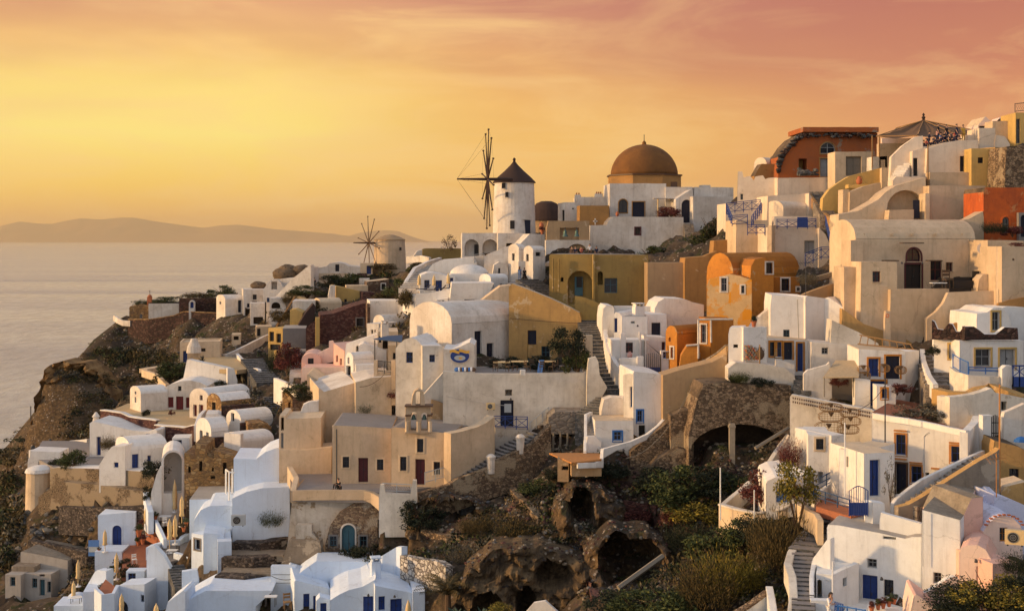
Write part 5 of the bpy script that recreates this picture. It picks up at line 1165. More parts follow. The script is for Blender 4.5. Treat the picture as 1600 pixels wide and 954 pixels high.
BX(t, 722, 778.5, 364, 395, 171, 4, d=5, m='W', F='m 726 374 748.5 400 W;m 754 374 777.5 400 W'); 
_, q = t.newpart('door'); q.box(at(741, 398, 172), (.5, 0, 0), (0, .1, 0), (0, 0, 1.4), 'dark')
P(t, [(778, 364), (812, 364), (824, 366), (828, 370)], 385, 170.4, 8, d=6, m='W', F='h 791 380 801 386 k')
t = T('white_house', 'white house terrace and ramp below the windmill door', 'house'); P(t, [(812, 382), (828, 365), (851, 366), (852, 384)], 420, 165, 8, d=6, m='W'); 
P(t, [(756, 402), (762, 397), (790, 386), (808, 380), (811, 381)], 430, 160, 2, d=1, m='W', jit=.01)
P(t, [(726, 402), (740, 401), (757, 399)], 425, 161, 0, d=4, m='W', jit=.02)
t = T('white_house', 'white house with twin rounded gables facing left of the bell wall', 'house')
VR(t, 794, 811, 822, 381, 390, 436, 157, 40, dm=4, m='W', L='w 800 396 804 407 k'); VR(t, 818, 833, 852, 384, 392, 410, 155, 40, dm=3, m='W', L='w 822 397 826 408 k', F='w 837 394 845 400 k')
P(t, [(810, 408), (852, 407)], 445, 156, 6, d=4, m='W', F='d 824 422 836 442 n'); P(t, [(770, 428), (772, 414), (780, 409), (790, 411), (794, 420)], 440, 158, 4, d=4, m='W', F='w 778.5 419 781.5 427 k')
bw = T('bell_wall', 'beige ornamental wall with two hanging bells', 'wall'); P(bw, [(854, 358), (857, 345), (921, 345)], 380, 162, 4, d=1.0, m='TN', jit=.01, F='h 875 356 905 375 TN')
for x, l in ((883, 'left'), (901, 'right')):
    q = T('bell', l+' of the two greenish bells hanging in the beige wall', 'bell', ); q.part('bell').lathe(at(x, 369.5, 161.2), [(.36, 0), (.33, .08), (.22, .35), (.18, .7), (.05, .85)], 'bell', 14); q.part('yoke').tube([at(x, 359, 161.2), at(x, 355, 161.2)], .06, 'iron', 5)
BX(bw, 853, 922, 375, 397, 161.5, 4, d=1.4, m='W', F='m 888 381 916 397 W')
jug('terracotta amphora lying by windmill terrace', 846, 357, 166, .8); potted('pink flowering shrub in front of the windmill door', 847, 366, 164, .55, 'lfr')
t = T('mill_roof', 'second brown thatched windmill cap behind the white windmill', 'windmill'); c = at(854, 345, 190); t.part('cap').lathe(c, [(3.3, 0), (3.2, .3), (2.4, 1.6), (1.5, 2.6), (.8, 2.9), (0, 2.95)], 'thatch', 32); t.part('tower').lathe(c-Vector((0, 0, 4)), [(3.2, 0), (3.1, 4)], 'TN', 32)
t = T('white_house', 'white polygonal house with rooftop vents between brown cap and orange dome', 'house')
BX(t, 877, 884, 318, 346, 178, -40, d=2.5, m='W', F='w 878 328 882 345 k'); BX(t, 883.5, 902, 316, 346, 177.4, 10, d=5, m='W', F='w 894 325 897 327 k'); BX(t, 901, 952, 307.5, 346, 179, 2, d=5, m='W')
chimney('small rooftop chimney left on the white polygonal house', 904, 307.5, 180, .7, .3, 'W', 2); chimney('larger rooftop chimney by the orange dome', 937, 306.5, 180, .9, .35, 'W', 3)
t = T('orange_wall', 'ochre-orange block wall with a small white cross', 'wall'); BX(t, 906, 952, 321, 352, 172, 3, d=4, m='OC'); t.part('cross').box(at(929, 351, 171.8), (.18, 0, 0), (0, .1, 0), (0, 0, .85), 'W'); t.part('cross').box(at(926.5, 346.5, 171.8), (.6, 0, 0), (0, .1, 0), (0, 0, .17), 'W')
# domed church
t = T('domed_church', 'white church with a large ochre dome and small spike', 'church')
YD = 176.; c = at(1006.5, 272, YD+5); n = 8; d_ = t.part('drum'); c0 = Vector((c.x, c.y, at(0, 305, YD).z-3)); zt_ = at(0, 272.5, YD+1).z
d_.lathe(c0, [(5.35, 0), (5.35, zt_-c0.z), (5.0, zt_-c0.z)], 'OC', 8, rot=math.pi/8); d_.lathe(Vector((c.x, c.y, zt_-.1)), [(5.55, 0), (5.55, .18), (5.0, .2)], 'brown', 8, rot=math.pi/8)
zz = (272-223)/F_*(YD+5)
t.part('dome', smooth=True).lathe(Vector((c.x, c.y, zt_)), [(4.75*math.cos(a*math.pi/26), zz*math.sin(a*math.pi/26)) for a in range(14)], 'dome', 48)
t.part('lantern').lathe(Vector((c.x, c.y, zt_+zz-.1)), [(.42, 0), (.28, .2), (.3, .35), (.12, .6), (0, .65)], 'dome', 12); t.part('spike').tube([Vector((c.x, c.y, zt_+zz+.4)), Vector((c.x, c.y, zt_+zz+1.4))], .05, 'iron', 5)
BX(t, 953, 1041, 286.5, 345, YD-1, 2, d=8, m='W', F='a 967 311.5 980 332 n OC;d 988.5 315.5 1007 339 n OC')
P(t, [(1040, 292), (1082, 292)], 345, YD-1.2, 2, d=8, m='W', F='')
_, q = t.newpart('window'); q.box(at(1048, 292, YD-.2), (.9, 0, 0), (0, .1, 0), (0, 0, .7), 'brown')
pg = T('pergola', 'cream pergola covered with dark bougainvillea at the domed church', 'pergola')
for x in (1028, 1064.5): 
    _, q = pg.newpart('post'); q.tube([at(x, 340, YD-3), at(x, 309, YD-3)], .1, 'cream', 6)
pg.part('beam').box(at(1022, 310.5, YD-3.2), (4., 0, 0), (0, 2, 0), (0, 0, .12), 'W')
t = T('church_terrace', 'plain wall holding the domed church terrace, with one tiny window', 'wall')
P(t, [(921.5, 372), (922, 352), (948, 351.5), (950, 346), (957, 338.5), (1068, 339)], 400, 168, 3, d=5, m='W', rm='FG', jit=.01, F='w 992.5 355.5 1000.5 366 k R')
jug('orange clay jar on the church terrace wall', 964.5, 338, 168.5, .6)
t = T('white_house', 'long white flat house with dark arch and stair right of the domed church', 'house')
P(t, [(1056, 311), (1080, 296), (1083, 296)], 345, 171.5, 4, d=5, m='W', jit=.01, F='D 1065 312 1081 348 n'); BX(t, 1083, 1146, 307, 372, 169.8, 5, d=8, m='W'); P(t, [(1084, 308), (1085, 292), (1146, 293)], 320, 175, 4, d=5, m='W')
chimney('low rooftop block on the long white house right of the church', 1104, 293, 178, 1.2, .35, 'W', 0, cap=False); stair('church_stair', 'narrow reddish steps below the dark arch of the church', (1078, 372, 163), (1076, 350, 169), 1.3, 8, 'SB')
# left terraces below mill
wall('curved_parapet', 'white parapet sweeping round the outer side of the white stair', [(688, 402, 186), (668, 408, 178), (648, 418, 170), (636, 436, 162), (629, 452, 156), (634, 457, 153), (650, 461, 151), (668, 464, 150)], [1.2, 1.2, 1.3, 1.8, 2.3, 2.4, 2.8, 4], .45, 'WC', gp=False)
stair('white_stair', 'broad white stair with dark treads sweeping up left of the blue doors', (642, 452, 154), (676, 414, 178), 3., 14, 'W', 'ST')
t = T('white_house', 'white vault house with blue door and blue window on the sunbed terrace', 'house')
P(t, [(656, 445), (658, 430), (668, 426), (678, 426), (690, 428), (700, 431)], 460, 152, 6, d=7, m='WC', jit=.01, F='w 663 437.5 671 450 b;d 680.5 438 690.5 455 b'); P(t, [(698, 431), (704, 429), (712, 431)], 460, 151.6, 4, d=5, m='WC', F='d 702 434 708 449 b')
P(t, [(664, 428), (676, 412), (690, 406), (716, 404), (740, 402), (745, 410)], 430, 160, 0, d=6, m='WC', jit=.01)
t = T('domed_house', 'white low domed roof in the middle of the windmill terraces', 'house'); t.part('dome', smooth=True).lathe(at(733, 428, 156), [(2.35*math.cos(a*math.pi/20), 1.2*math.sin(a*math.pi/20)) for a in range(11)], 'WC', 32, 1.0, .9); BX(t, 705, 758, 428, 445, 152, 4, d=6, m='WC')
t = T('white_wall', 'white terrace wall below the sunbeds with rounded end', 'wall'); P(t, [(650, 459), (670, 458), (700, 452), (706, 450)], 486, 148, 0, d=1, m='WC', F=''); P(t, [(682, 468), (700, 466)], 482, 146, 4, d=2, m='WC', F='h 685 470 688 473 k;h 691 469 694 472 k')
wall('sunbed_parapet', None, [(700, 452, 150), (712, 446, 153)], 1, .35, 'WC', t=t)
t = T('white_house', 'white sloping-roof block with one dark slot window below the dome', 'house'); P(t, [(702, 478), (706, 442), (772, 442), (760, 470)], 485, 145, 4, d=6, m='WC', jit=.01, F='h 725.5 467.5 742 473 k')
t = T('white_house', 'white pointed gable wall left of the ochre wall end', 'house'); P(t, [(752, 478), (766, 460), (783, 450), (798, 447), (800, 470)], 490, 140, 4, d=4, m='W', jit=.01); VR(t, 757, 767, 794, 428, 436, 455, 150, 40, dm=2.2, m='WC', F='m 768 444 772 450 k;m 780 443 786 451 k')
rail('terrace_gate', 'small grey gate rail above domed terrace', [(741, 410, 160), (756, 409, 160)], 1., 'grey', 'v')
for x, y, YY, l in ((655, 451, 151, 'first'), (678, 452, 150.5, 'second'), (700.5, 449, 150.5, 'third')): umbrella('closed parasol on the sunbed terrace, '+l+' from the left', x, y-22, y-6, YY, 'parasols on the sunbed terrace', y+3)
for i, (x, y) in enumerate(((662, 456), (674, 457), (686, 457), (697, 455))): lounger('blue sunbed on windmill terrace, '+('leftmost of four', 'second of four', 'third of four', 'rightmost of four')[i], x, y, 149.5, 10)
for x, y, f, tp, lg, l, lo in ((812, 439, 150, 'clblue', 'clblue', 'woman in pale blue with long hair looking out beside a person in black', True), (819.5, 441, 200, 'clblack', 'clblack', 'person all in black standing beside woman in pale blue', False)): person(l, x, y, 150, f, 'stand', tp, lg, 'hairb', long=lo)
for x, tp, ps, l in ((893.5, 'clbrown', 'stand', 'person in brown, leftmost of the group behind the olive wall'), (899, 'clnavy', 'stand', 'person in navy, second in the group behind the olive wall'), (908.5, 'clred', 'lean', 'person in dark red in the middle of the group behind the olive wall'), (921.5, 'clwhite', 'stand', 'tallest person in white and pink behind the olive wall'), (932, 'clnavy', 'stand', 'person in blue at the right end of the group behind the olive wall')):
    person(l, x, 406 if x != 921.5 else 402.5, 158, RND.uniform(-30, 30), ps, tp, 'clbrown', 'hair')
for x, tp, l in ((480.5, 'clpink', 'person in pale clothes on the path at far ridge'), (491, 'clblack', 'person in black on the path at far ridge')): person(l, x, 454, 200, 20, 'stand', tp, tp, 'hair', h=2.0)
t = T('footpath', 'paved walkway behind the olive house where a group of people stands', 'path'); slab(t, [(852, 141.5), (1010, 141.5), (1000, 161), (860, 161)], 'FG', .4, z=-2.5, xy=True); slab(t, [(790, 146), (836, 147), (846, 155), (800, 155)], 'FG', .4, z=-4.98, xy=True)
# olive house
t = T('olive_house', 'large olive-yellow house with pointed arch porch and teal shutter', 'house')
P(t, [(858, 400), (860, 397), (928, 397)], 478, 134, -9, d=8, m='OL', rm='FG', jit=.01, F='m 887 423 925.5 476 OL;h 876 433.5 880.5 440 k')
P(t, [(928, 397.5), (1012, 398), (1013, 405)], 480, 132.6, 3, d=7, m='OL', rm='FG', jit=.02, F='w 944.5 434.5 964.5 457.5 t;m 934 424 942 445 OL')
BX(t, 927, 930, 398, 478, 132.2, 3, d=1, m='OL')
_, q = t.newpart('door'); q.box(at(898, 462, 134.4), (.85, 0, 0), (0, .1, 0), (0, 0, 2.), 'teal'); t.part('doorway').box(at(901, 448.5, 134.3), (.55, 0, 0), (0, .1, 0), (0, 0, 1.1), 'dark')
for x in (864, 873): t.part('drainpipe').tube([at(x, 455, 133.4), at(x, 404, 133.4)], .09, 'OL', 6)
t = T('garden_wall', 'olive stair parapet below pointed arch porch', 'wall'); P(t, [(898, 462), (910, 464), (928, 470), (942, 478), (943, 492)], 500, 128, -4, d=.6, m='OL', jit=.01)
t = T('tan_wall', 'pale tan rendered wall between the olive and the brown ones', 'wall'); BX(t, 1012, 1071, 410, 480, 130.5, 3, d=3, m='TN')
t = T('brown_wall', 'tall orange-brown wall left of the orange vaulted house', 'wall'); P(t, [(1070, 411), (1071, 403), (1108, 400)], 482, 129.8, 3, d=3, m='OC', jit=.02); P(t, [(1114, 400), (1116, 376), (1180, 371)], 410, 137, 4, d=2, m='OC'); P(t, [(1094, 402), (1120, 392)], 410, 136, 4, d=1, m='OC')
# white houses right of long stair
t = T('white_house', 'white house with small blue door, chimney and tile hung wall right of the long stair', 'house')
P(t, [(941, 497), (943, 482), (947, 477), (958, 478), (960, 484)], 530, 121, 2, d=5, m='WC', F='')
P(t, [(959, 492), (962, 487), (968, 489), (972, 494)], 560, 118.4, -20, d=6, m='WC', F='d 959 497 964.5 519 b', jit=0)
BX(t, 971.5, 1012, 494.5, 560, 118, 4, d=6, m='WC', rm='GL', F='w 986 502 992 505 l'); BX(t, 1009, 1042, 491, 545, 119.2, 4, d=6, m='WC', F='d 1018 504 1032 524 n')
chimney('white chimney with clover-shaped cowl on the white house', 1000, 492, 119, .9, .8, 'WC')
P(t, [(956, 531), (1014, 531), (1015, 540)], 600, 114.5, 3, d=3, m='WC', F='w 976 535 989 551 R'); BX(t, 970, 978, 521, 534, 114.3, 3, d=.5, m='WC'); BX(t, 999, 1002, 519, 533, 114.3, 3, d=.4, m='WC'); BX(t, 1007, 1010, 520, 533, 114.3, 3, d=.4, m='WC')
P(t, [(960, 478), (1005, 478), (1025, 480)], 500, 124, 3, d=.6, m='WC'); P(t, [(1023, 482), (1028, 472), (1038, 466), (1070, 467), (1085, 473), (1100, 476)], 520, 122, 4, d=5, m='WC', jit=.01)
P(t, [(1007, 525), (1040, 527)], 585, 116, 4, d=3, m='WC', F='d 1034 534 1044 560 R')
P(t, [(968, 560), (1006, 558)], 600, 112, 3, d=.5, m='WC', F='w 993 572 999 574 k'); BX(t, 996, 1006, 557, 585, 111.6, 3, d=.6, m='WC'); BX(t, 1033, 1046, 548, 588, 111.6, 3, d=.6, m='WC', F='w 1036 549.5 1046 560 s')
wall('stair_parapet', 'white parapet following the long stair on its right', [(950, 482, 127), (947, 500, 124), (946, 520, 120), (951, 545, 116), (962, 565, 113.5), (974, 580, 112)], [2.5, 2.5, 2.5, 2.5, 2.4, 3.2], .4, 'WC'); THINGS[-1].label = 'white parapet following the long stair on its right side'
t = T('iron_gate', 'tall dark blue iron gate with sloping rail between white piers', 'gate'); a = at(1007, 586, 111.5)
for i in range(9): t.part('bars').tube([a+Vector((.17*i, 0, 0)), a+Vector((.17*i, 0, 1.75+.2*math.sin(i*math.pi/8)))], .025, 'navy', 4)
t.part('panel').box(a+Vector((0, .03, 0)), (1.45, 0, 0), (0, .03, 0), (0, 0, .7), 'blue'); t.part('frame').tube([a, a+Vector((0, 0, 3.)), a+Vector((1.4, 0, 1.8)), a+Vector((1.4, 0, 0))], .04, 'dark', 5)
jug('pinkish plaster figure with dark base on the white terrace', 984, 560, 113, .6, 'clpink')
t = T('white_house', 'bright white house with blue framed windows standing over the rubble slope', 'house')
P(t, [(974, 585), (990, 584)], 655, 104.6, -30, d=3, m='WW', F='w 984 604 990 636 s')
P(t, [(989.5, 583), (991, 580), (1030, 584), (1038, 586)], 682, 104, 6, d=6, m='WC', jit=.01, F='w 996 641 1004 659 s B;d 998 664 1008 682 k')
P(t, [(930, 657), (990, 657)], 692, 102.4, 2, d=3.5, m='WC', F='w 959 674 971 688 s B', rm='C'); P(t, [(916, 700), (918, 682), (930, 682), (940, 690)], 708, 102, 2, d=2.5, m='WC')
P(t, [(940, 642), (944, 624), (956, 620), (976, 621), (980, 640)], 657, 106, 4, d=1.5, m='W'); 
stair('white_stair', 'pale steps going up beside white house over the rubble slope', (927, 682, 102.5), (926, 648, 107), 1.2, 10, 'GL')
wall('side_wall', 'white curved side wall of small stair above plank roof', [(914, 704, 101.5), (915, 680, 102.5), (915, 647, 105), (924, 643, 106)], [1, 3, 1.5, .8], .25, 'WC'); 
wall('white_edge', 'white curved wall edge swooping down to the orange plank roof', [(1038, 653, 103.4), (1028, 664, 102.6), (1010, 678, 101.6), (985, 689, 100.6), (962, 695, 100), (941, 701, 99.4), (940, 716, 98.6), (930, 722, 98), (902, 723, 97.6)], [.4, .4, .4, .4, .4, .7, .7, .4, .4], .3, 'WC')
t = T('plank_roof', 'orange-brown plank roof sloping over a small yellow shed', 'shed'); A_, B_, C_, D_ = at(858, 707, 101.5), at(893, 722, 97.5), at(940, 717, 98.2), at(940, 707, 102)
t.part('roof').add([A_, B_, C_, D_]+[v-Vector((0, 0, .12)) for v in (A_, B_, C_, D_)], [(0, 1, 2, 3), (4, 5, 6, 7), (0, 1, 5, 4), (1, 2, 6, 5), (2, 3, 7, 6), (3, 0, 4, 7)], 'rust')
P(t, [(871, 715), (889, 722)], 748, 99.2, -8, d=2, m='TN', F='h 878 728 888 734 k', gp=False, ext=.2); P(t, [(893, 727), (940, 722)], 740, 98.3, 4, d=1.5, m='TN', gp=False, ext=.2)
# orange group
t = T('orange_house', 'bright orange vaulted house with peeling yellow front', 'house')
VR(t, 1104, 1146, 1250, 395, 430, 508, 118, 40, dm=6.5, m='O', rm='OS', L='w 1128 435 1134 455 l W;', F='')
P(t, [(1104, 500), (1105, 445), (1108, 436), (1140, 428), (1156, 431), (1175, 437)], 510, 116.6, -16, d=5, m='OW', rm='OS', jit=.02, F='w 1126.5 434 1135.5 455 l W;w 1158 446 1163 458 g W')
P(t, [(1172, 440), (1174, 415), (1180, 405), (1196, 402), (1206, 410), (1209, 420)], 500, 115.6, 8, d=5, m='O', rm='OS', jit=0, F='w 1197 410 1207 427 n W')
P(t, [(1208, 433), (1250, 433)], 470, 116.8, 6, d=3, m='OS', F='w 1221 435 1233 454 n W;w 1245 449 1254 454 g W')
t = T('orange_house', 'low orange annex with barrel vault and rounded left gable', 'house')
VR(t, 1040, 1058, 1112, 509, 522, 586, 111, 46, dm=3.6, m='O', rm='OS', L='w 1045 527 1048 533 C;w 1048 542 1052 559 h W')
t = T('orange_house', 'square orange block edged in white with tall white-framed door', 'house')
P(t, [(1091, 536), (1093, 500), (1096, 499), (1111, 499)], 560, 109.2, -30, d=4, m='O', rm='OS', F='w 1095 507 1103 535 l W'); P(t, [(1110.5, 499), (1112, 498.5), (1146, 499)], 560, 108.4, 6, d=4, m='OS', jit=.02)
P(t, [(1062, 576), (1064, 556), (1070, 546), (1074, 540), (1090, 539), (1091, 560)], 585, 108, -6, d=2, m='O', jit=.01); 
for a_, b_ in (((1091, 499), (1091, 560)), ((1110.5, 499), (1111, 535)), ((1072, 540), (1091, 538)), ((1091, 499), (1145, 498.5))):
    t.part('white_edging').tube([at(a_[0], a_[1], 107.8), at(b_[0], b_[1], 107.8)], .09, 'W', 5)
wall('stair_wall', 'grey coped wall curving up below square orange block', [(1058, 582, 106.5), (1080, 572, 106.5), (1106, 562, 106), (1124, 552, 105), (1138, 540, 104)], [2.4, 2.4, 2.2, 2, 2], .5, 'TN', 'SB')
# ================================================================== rock faces below the middle
t = T('earth_wall', 'tall tan earth retaining wall with dark pits right of the bright white house', 'wall')
P(t, [(1036, 586), (1040, 585), (1062, 578), (1086, 572), (1112, 566), (1130, 556), (1136, 552)], 650, 103.2, 2, d=2.5, m='TN', rm='TN', jit=.05)
t = T('rubble_wall', 'big brown rubble wall over the cave openings', 'wall')
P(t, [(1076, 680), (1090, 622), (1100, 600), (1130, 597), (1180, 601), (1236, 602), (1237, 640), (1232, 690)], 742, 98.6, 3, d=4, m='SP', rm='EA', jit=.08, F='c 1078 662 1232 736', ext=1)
P(t, [(1048, 650), (1070, 640), (1110, 636), (1112, 656), (1080, 668), (1070, 690)], 720, 100.6, 0, d=2, m='SP', jit=.12, rm='EA')
t = T('rubble_wall', 'low tumbled masonry stepping down left of the cave arch', 'wall'); P(t, [(985, 706), (1004, 690), (1030, 670), (1050, 655), (1084, 662)], 742, 101.4, 2, d=2, m='SP', jit=.2, rm='EA'); P(t, [(1010, 735), (1030, 715), (1060, 700), (1082, 704)], 752, 99.6, 0, d=1.5, m='SP', jit=.2, rm='EA')
t = T('pillar', 'single pale pillar standing in the cave mouth', 'pillar'); t.part('shaft').box(at(1140, 733, 98.2), (.42, 0, 0), (0, .42, 0), (0, 0, 3.5), 'stonecap'); t.part('capital').box(at(1139, 668, 98.1), (.52, 0, 0), (0, .5, 0), (0, 0, .15), 'stonecap')
# ================================================================== right: white house with ladder
t = T('white_house', 'tall whitewashed cubic house with blue doors framed in orange', 'house')
P(t, [(1204, 478), (1206, 461), (1259, 464)], 545, 107, -6, d=6, m='WC', jit=.01, F='w 1224 515 1234 532 t'); P(t, [(1258.5, 464), (1262, 462), (1290, 466)], 540, 106.4, 14, d=6, m='WC', jit=.01)
P(t, [(1288, 466), (1294, 464), (1318, 480), (1314, 500)], 540, 106.8, -30, d=4, m='WC', jit=.01); P(t, [(1172, 512), (1180, 500), (1204, 480), (1206, 500)], 530, 109, 0, d=1, m='W', jit=.01)
P(t, [(1198, 528), (1268, 533)], 588, 103.6, -2, d=4, m='WC', F='w 1203 534 1212 556 n O;w 1212 534 1221 557 b O;d 1225 534.5 1238 562 n O;d 1246 536 1255 580 b O', rm='C')
P(t, [(1298, 530), (1300, 500), (1318, 508), (1340, 518), (1372, 536), (1376, 550)], 560, 102, -3, d=2.2, m='WW', jit=.02)
P(t, [(1268, 534), (1370, 542)], 590, 101.6, -4, d=3, m='W', F='w 1284 543 1294 553 g')
t = T('white_tower', 'white block wall with a slit, beside a stack of firewood', 'wall'); P(t, [(1138, 522), (1140, 512), (1162, 511)], 590, 102.2, -14, d=2.6, m='WC', F='h 1146 538 1153 543 k'); BX(t, 1161.5, 1198, 511, 588, 101.6, 10, d=.7, m='WC')
t = T('whitewashed_wall', 'stained whitewashed wall of the planter terrace', 'wall'); P(t, [(1138, 575), (1150, 566), (1190, 568), (1226, 574), (1240, 586), (1246, 600)], 604, 100.2, -2, d=2, m='WW', rm='W', jit=.04, ext=.3, gp=False)
P(t, [(1212, 562), (1226, 564), (1242, 570)], 576, 100.4, -2, d=.4, m='W')
fw = T('firewood', 'stack of firewood against the white block wall', 'firewood')
for i in range(7):
    for j in range(6-i//2): fw.newpart('log')[1].tube([at(1166+j*4.4+(i % 2)*2, 561-i*3.3, 100.7), at(1166+j*4.4+(i % 2)*2, 561-i*3.3, 100.7)+Vector((.05, .7, 0))], .085, ('wood', 'terra', 'woodg')[(i+j) % 3], 6)
potted('dark potted plant on the white block wall', 1178, 511, 102, .5, 'lfd'); jug('rusty barrel beside firewood stack', 1188, 561, 100.8, .9, 'woodd')
pole('upright plank by the firewood', 1187, 538, 568, 100.2, .06, 'wood', 'plank', 'plank')
t = T('yellow_wall', 'ochre retaining wall descending right from the white cubic house', 'wall'); P(t, [(1316, 482), (1330, 492), (1350, 506), (1380, 516), (1410, 526), (1426, 536), (1428, 542)], 560, 104, -4, d=1.2, m='YD', rm='BK', jit=.03)
ld = T('ladder', 'wooden ladder lying on the sloping white wall edge', 'ladder'); 
for a_, b_ in (((1343, 523), (1424, 538)), ((1340, 537), (1432, 546))): _, q = ld.newpart('rail'); q.tube([at(*a_, 99.6), at(*b_, 97.5)], .05, 'wood', 6)
for i in range(8): 
    f = i/7; _, q = ld.newpart('rung'); q.tube([at(1346+76*f, 523.5+14.5*f, 99.6-2.1*f), at(1343+84*f, 537+8.5*f, 99.6-2.1*f)], .04, 'wood', 5)
t = T('white_house', 'small white cubic house with orange framed blue door and hanging nets', 'house')
P(t, [(1342, 546), (1343, 545), (1415, 549)], 640, 95.6, -4, d=4.5, m='WC', rm='C', jit=.01, F='d 1357 560 1373 588 b O;d 1384 556 1406 592 n O;d 1358 595 1384 634 b O'); BX(t, 1414.5, 1436, 549, 600, 95.4, 38, d=3, m='WC')
P(t, [(1370, 602), (1398, 604), (1400, 620)], 650, 93, -4, d=1.4, m='WC', F='w 1378 607 1386 622 b O'); P(t, [(1336, 590), (1360, 593)], 640, 94.6, -4, d=1, m='WC')
aw = T('awning', 'straw mat awning sloping out beside small white cubic house', 'awning'); A_, B_, C_, D_ = at(1286, 589, 95), at(1342, 588, 94), at(1343, 563, 97), at(1306, 562, 98.5)
aw.part('mat').add([A_, B_, C_, D_]+[v-Vector((0, 0, .08)) for v in (A_, B_, C_, D_)], [(0, 1, 2, 3), (4, 5, 6, 7), (0, 1, 5, 4), (1, 2, 6, 5), (2, 3, 7, 6), (3, 0, 4, 7)], 'mat')
for q_ in (1288, 1334): 
    _, pm_ = aw.newpart('post'); pm_.tube([at(q_, 620, 95), at(q_, 589, 95)], .05, 'woodg', 5)
t = T('white_wall', 'white courtyard wall sloping up to the straw mat awning', 'wall'); P(t, [(1256, 584), (1262, 578), (1292, 570), (1296, 566), (1300, 600)], 622, 97, -4, d=.5, m='W', jit=.01)
BX(t, 1295, 1345, 590, 625, 98, 2, d=.6, m='G')
stair('dark_steps', 'dark blue-grey steps up to the orange framed blue doors', (1254, 612, 97), (1253, 586, 101.5), 1.3, 8, 'ST')
lw = T('lattice_wall', 'white wall with a lattice of small holes along its top', 'wall'); P(lw, [(1234, 620), (1237, 616), (1300, 628), (1362, 640), (1374, 650)], 725, 94, -20, d=.5, m='WW', rm='WC', jit=.01)
for r_ in range(2):
    for i in range(36): 
        x = 1239+i*3.4; y = 621+r_*6+(x-1237)*.195; Yl = 93.8-(x-1237)*.032*.55
        lw.part('lattice').box(at(x, y+1.6, Yl-.35), (.06, -.02, 0), (0, .12, 0), (0, 0, .13), 'brown')
P(lw, [(1218, 700), (1234, 680), (1240, 690), (1245, 700)], 730, 95, 0, d=1, m='WW'); 
# nets
def net(label, px, py, Y, w, h, mat='wood'):
    t = T('fish_trap', label, 'fish trap', None); c = at(px, py, Y); f = t.part('frame'); n = 20
    V = [c+Vector((w/2*(abs(math.cos(2*math.pi*k/n))**.7)*(1 if math.cos(2*math.pi*k/n) > 0 else -1), 0, h/2*(abs(math.sin(2*math.pi*k/n))**.7)*(1 if math.sin(2*math.pi*k/n) > 0 else -1))) for k in range(n)]
    f.tube(V+[V[0]], .028, mat, 5); f.tube([v+Vector((0, .35, .0)) for v in V+[V[0]]], .02, mat, 5)
    m = t.part('mesh')
    for k in range(0, n, 1):
        m.tube([V[k], V[k]+Vector((0, .35, 0))], .012, mat, 3)
    for i in range(1, 9):
        x = -w/2+w*i/9; hh = h/2*(1-(abs(2*x/w))**3.3)
        m.tube([c+Vector((x, 0, -hh)), c+Vector((x, 0, hh))], .013, mat, 3)
    for i in range(1, 5):
        z = -h/2+h*i/5; m.tube([c+Vector((-w/2*.95, 0, z)), c+Vector((w/2*.95, 0, z))], .013, mat, 3)
    t.part('funnel').lathe(c+Vector((0, .15, 0)), [(.05, 0), (.1, .1), (.22, .3)], 'woodd', 8)
for x, y, w_, h_, l in ((1299, 636.5, 1.6, .55, 'topmost left fish trap hanging on white wall'), (1299.5, 651, 1.75, .72, 'middle left fish trap hanging on white wall'), (1296, 669, 2.0, .9, 'lowest left and largest fish trap on the white wall'), (1329, 645, 1.35, .6, 'topmost right fish trap hanging on white wall'), (1330, 658, 1.4, .6, 'middle right fish trap hanging on white wall'), (1326, 671, 1.5, .6, 'lowest right fish trap on the white wall')): net(l, x, y, 90.4, w_, h_)
for x, y, l in ((1350, 577, 'left coiled net frame hanging by the orange framed door'), (1352, 587, 'lower coiled net frame by the orange framed door'), (1382, 575, 'coiled net frame between the two upper doors'), (1408, 578, 'coiled net frame at the right corner of the small cubic house')): net(l, x, y, 94.8, .8, .55)
# ladder-side stair and yellow framed house
stair('wide_stair', 'wide grey stair beside yellow framed house', (1472, 606, 91.5), (1452, 550, 99), 2.3, 9, 'SB', 'G'); wall('stair_parapet', 'white parapet down the left of the wide grey stair', [(1441, 545, 98), (1443, 562, 96), (1452, 586, 92.5), (1462, 600, 90.5)], [1.3, 1.3, 1.3, 1.2], .35, 'WC')
t = T('yellow_framed_house', 'white house with yellow window frames and scalloped stone parapet', 'house')
P(t, [(1459, 522), (1460, 521), (1500, 531)], 600, 94.5, -28, d=4, m='WC', F='w 1483 538 1495 560 g Y', jit=.01); P(t, [(1499.5, 532), (1590, 532), (1600, 532)], 585, 92.4, 4, d=5, m='WC', F='w 1524 545 1548 572 g Y;d 1562 545 1586 578 g Y', jit=.01)
P(t, [(1456, 500), (1460, 502), (1465, 514), (1474, 515), (1482, 505), (1488, 506), (1494, 518), (1500, 518), (1506, 509), (1508, 532)], 530, 94, -26, d=.5, m='SD', rm='WC', jit=0, ext=0, gp=False)
P(t, [(1507, 532), (1508, 510), (1522, 510), (1532, 517), (1538, 522), (1556, 522), (1566, 514), (1570, 511), (1590, 512), (1591, 524)], 531, 92.2, 4, d=.5, m='SD', rm='WC', jit=0, ext=0, gp=False)
P(t, [(1526, 500), (1527, 490), (1542, 488), (1552, 481), (1564, 480), (1574, 488), (1580, 505)], 520, 97, 4, d=5, m='WC', F='w 1550 487 1562 516 g Y', jit=0); P(t, [(1562, 482), (1572, 479), (1602, 480)], 530, 99, 6, d=4, m='WC')
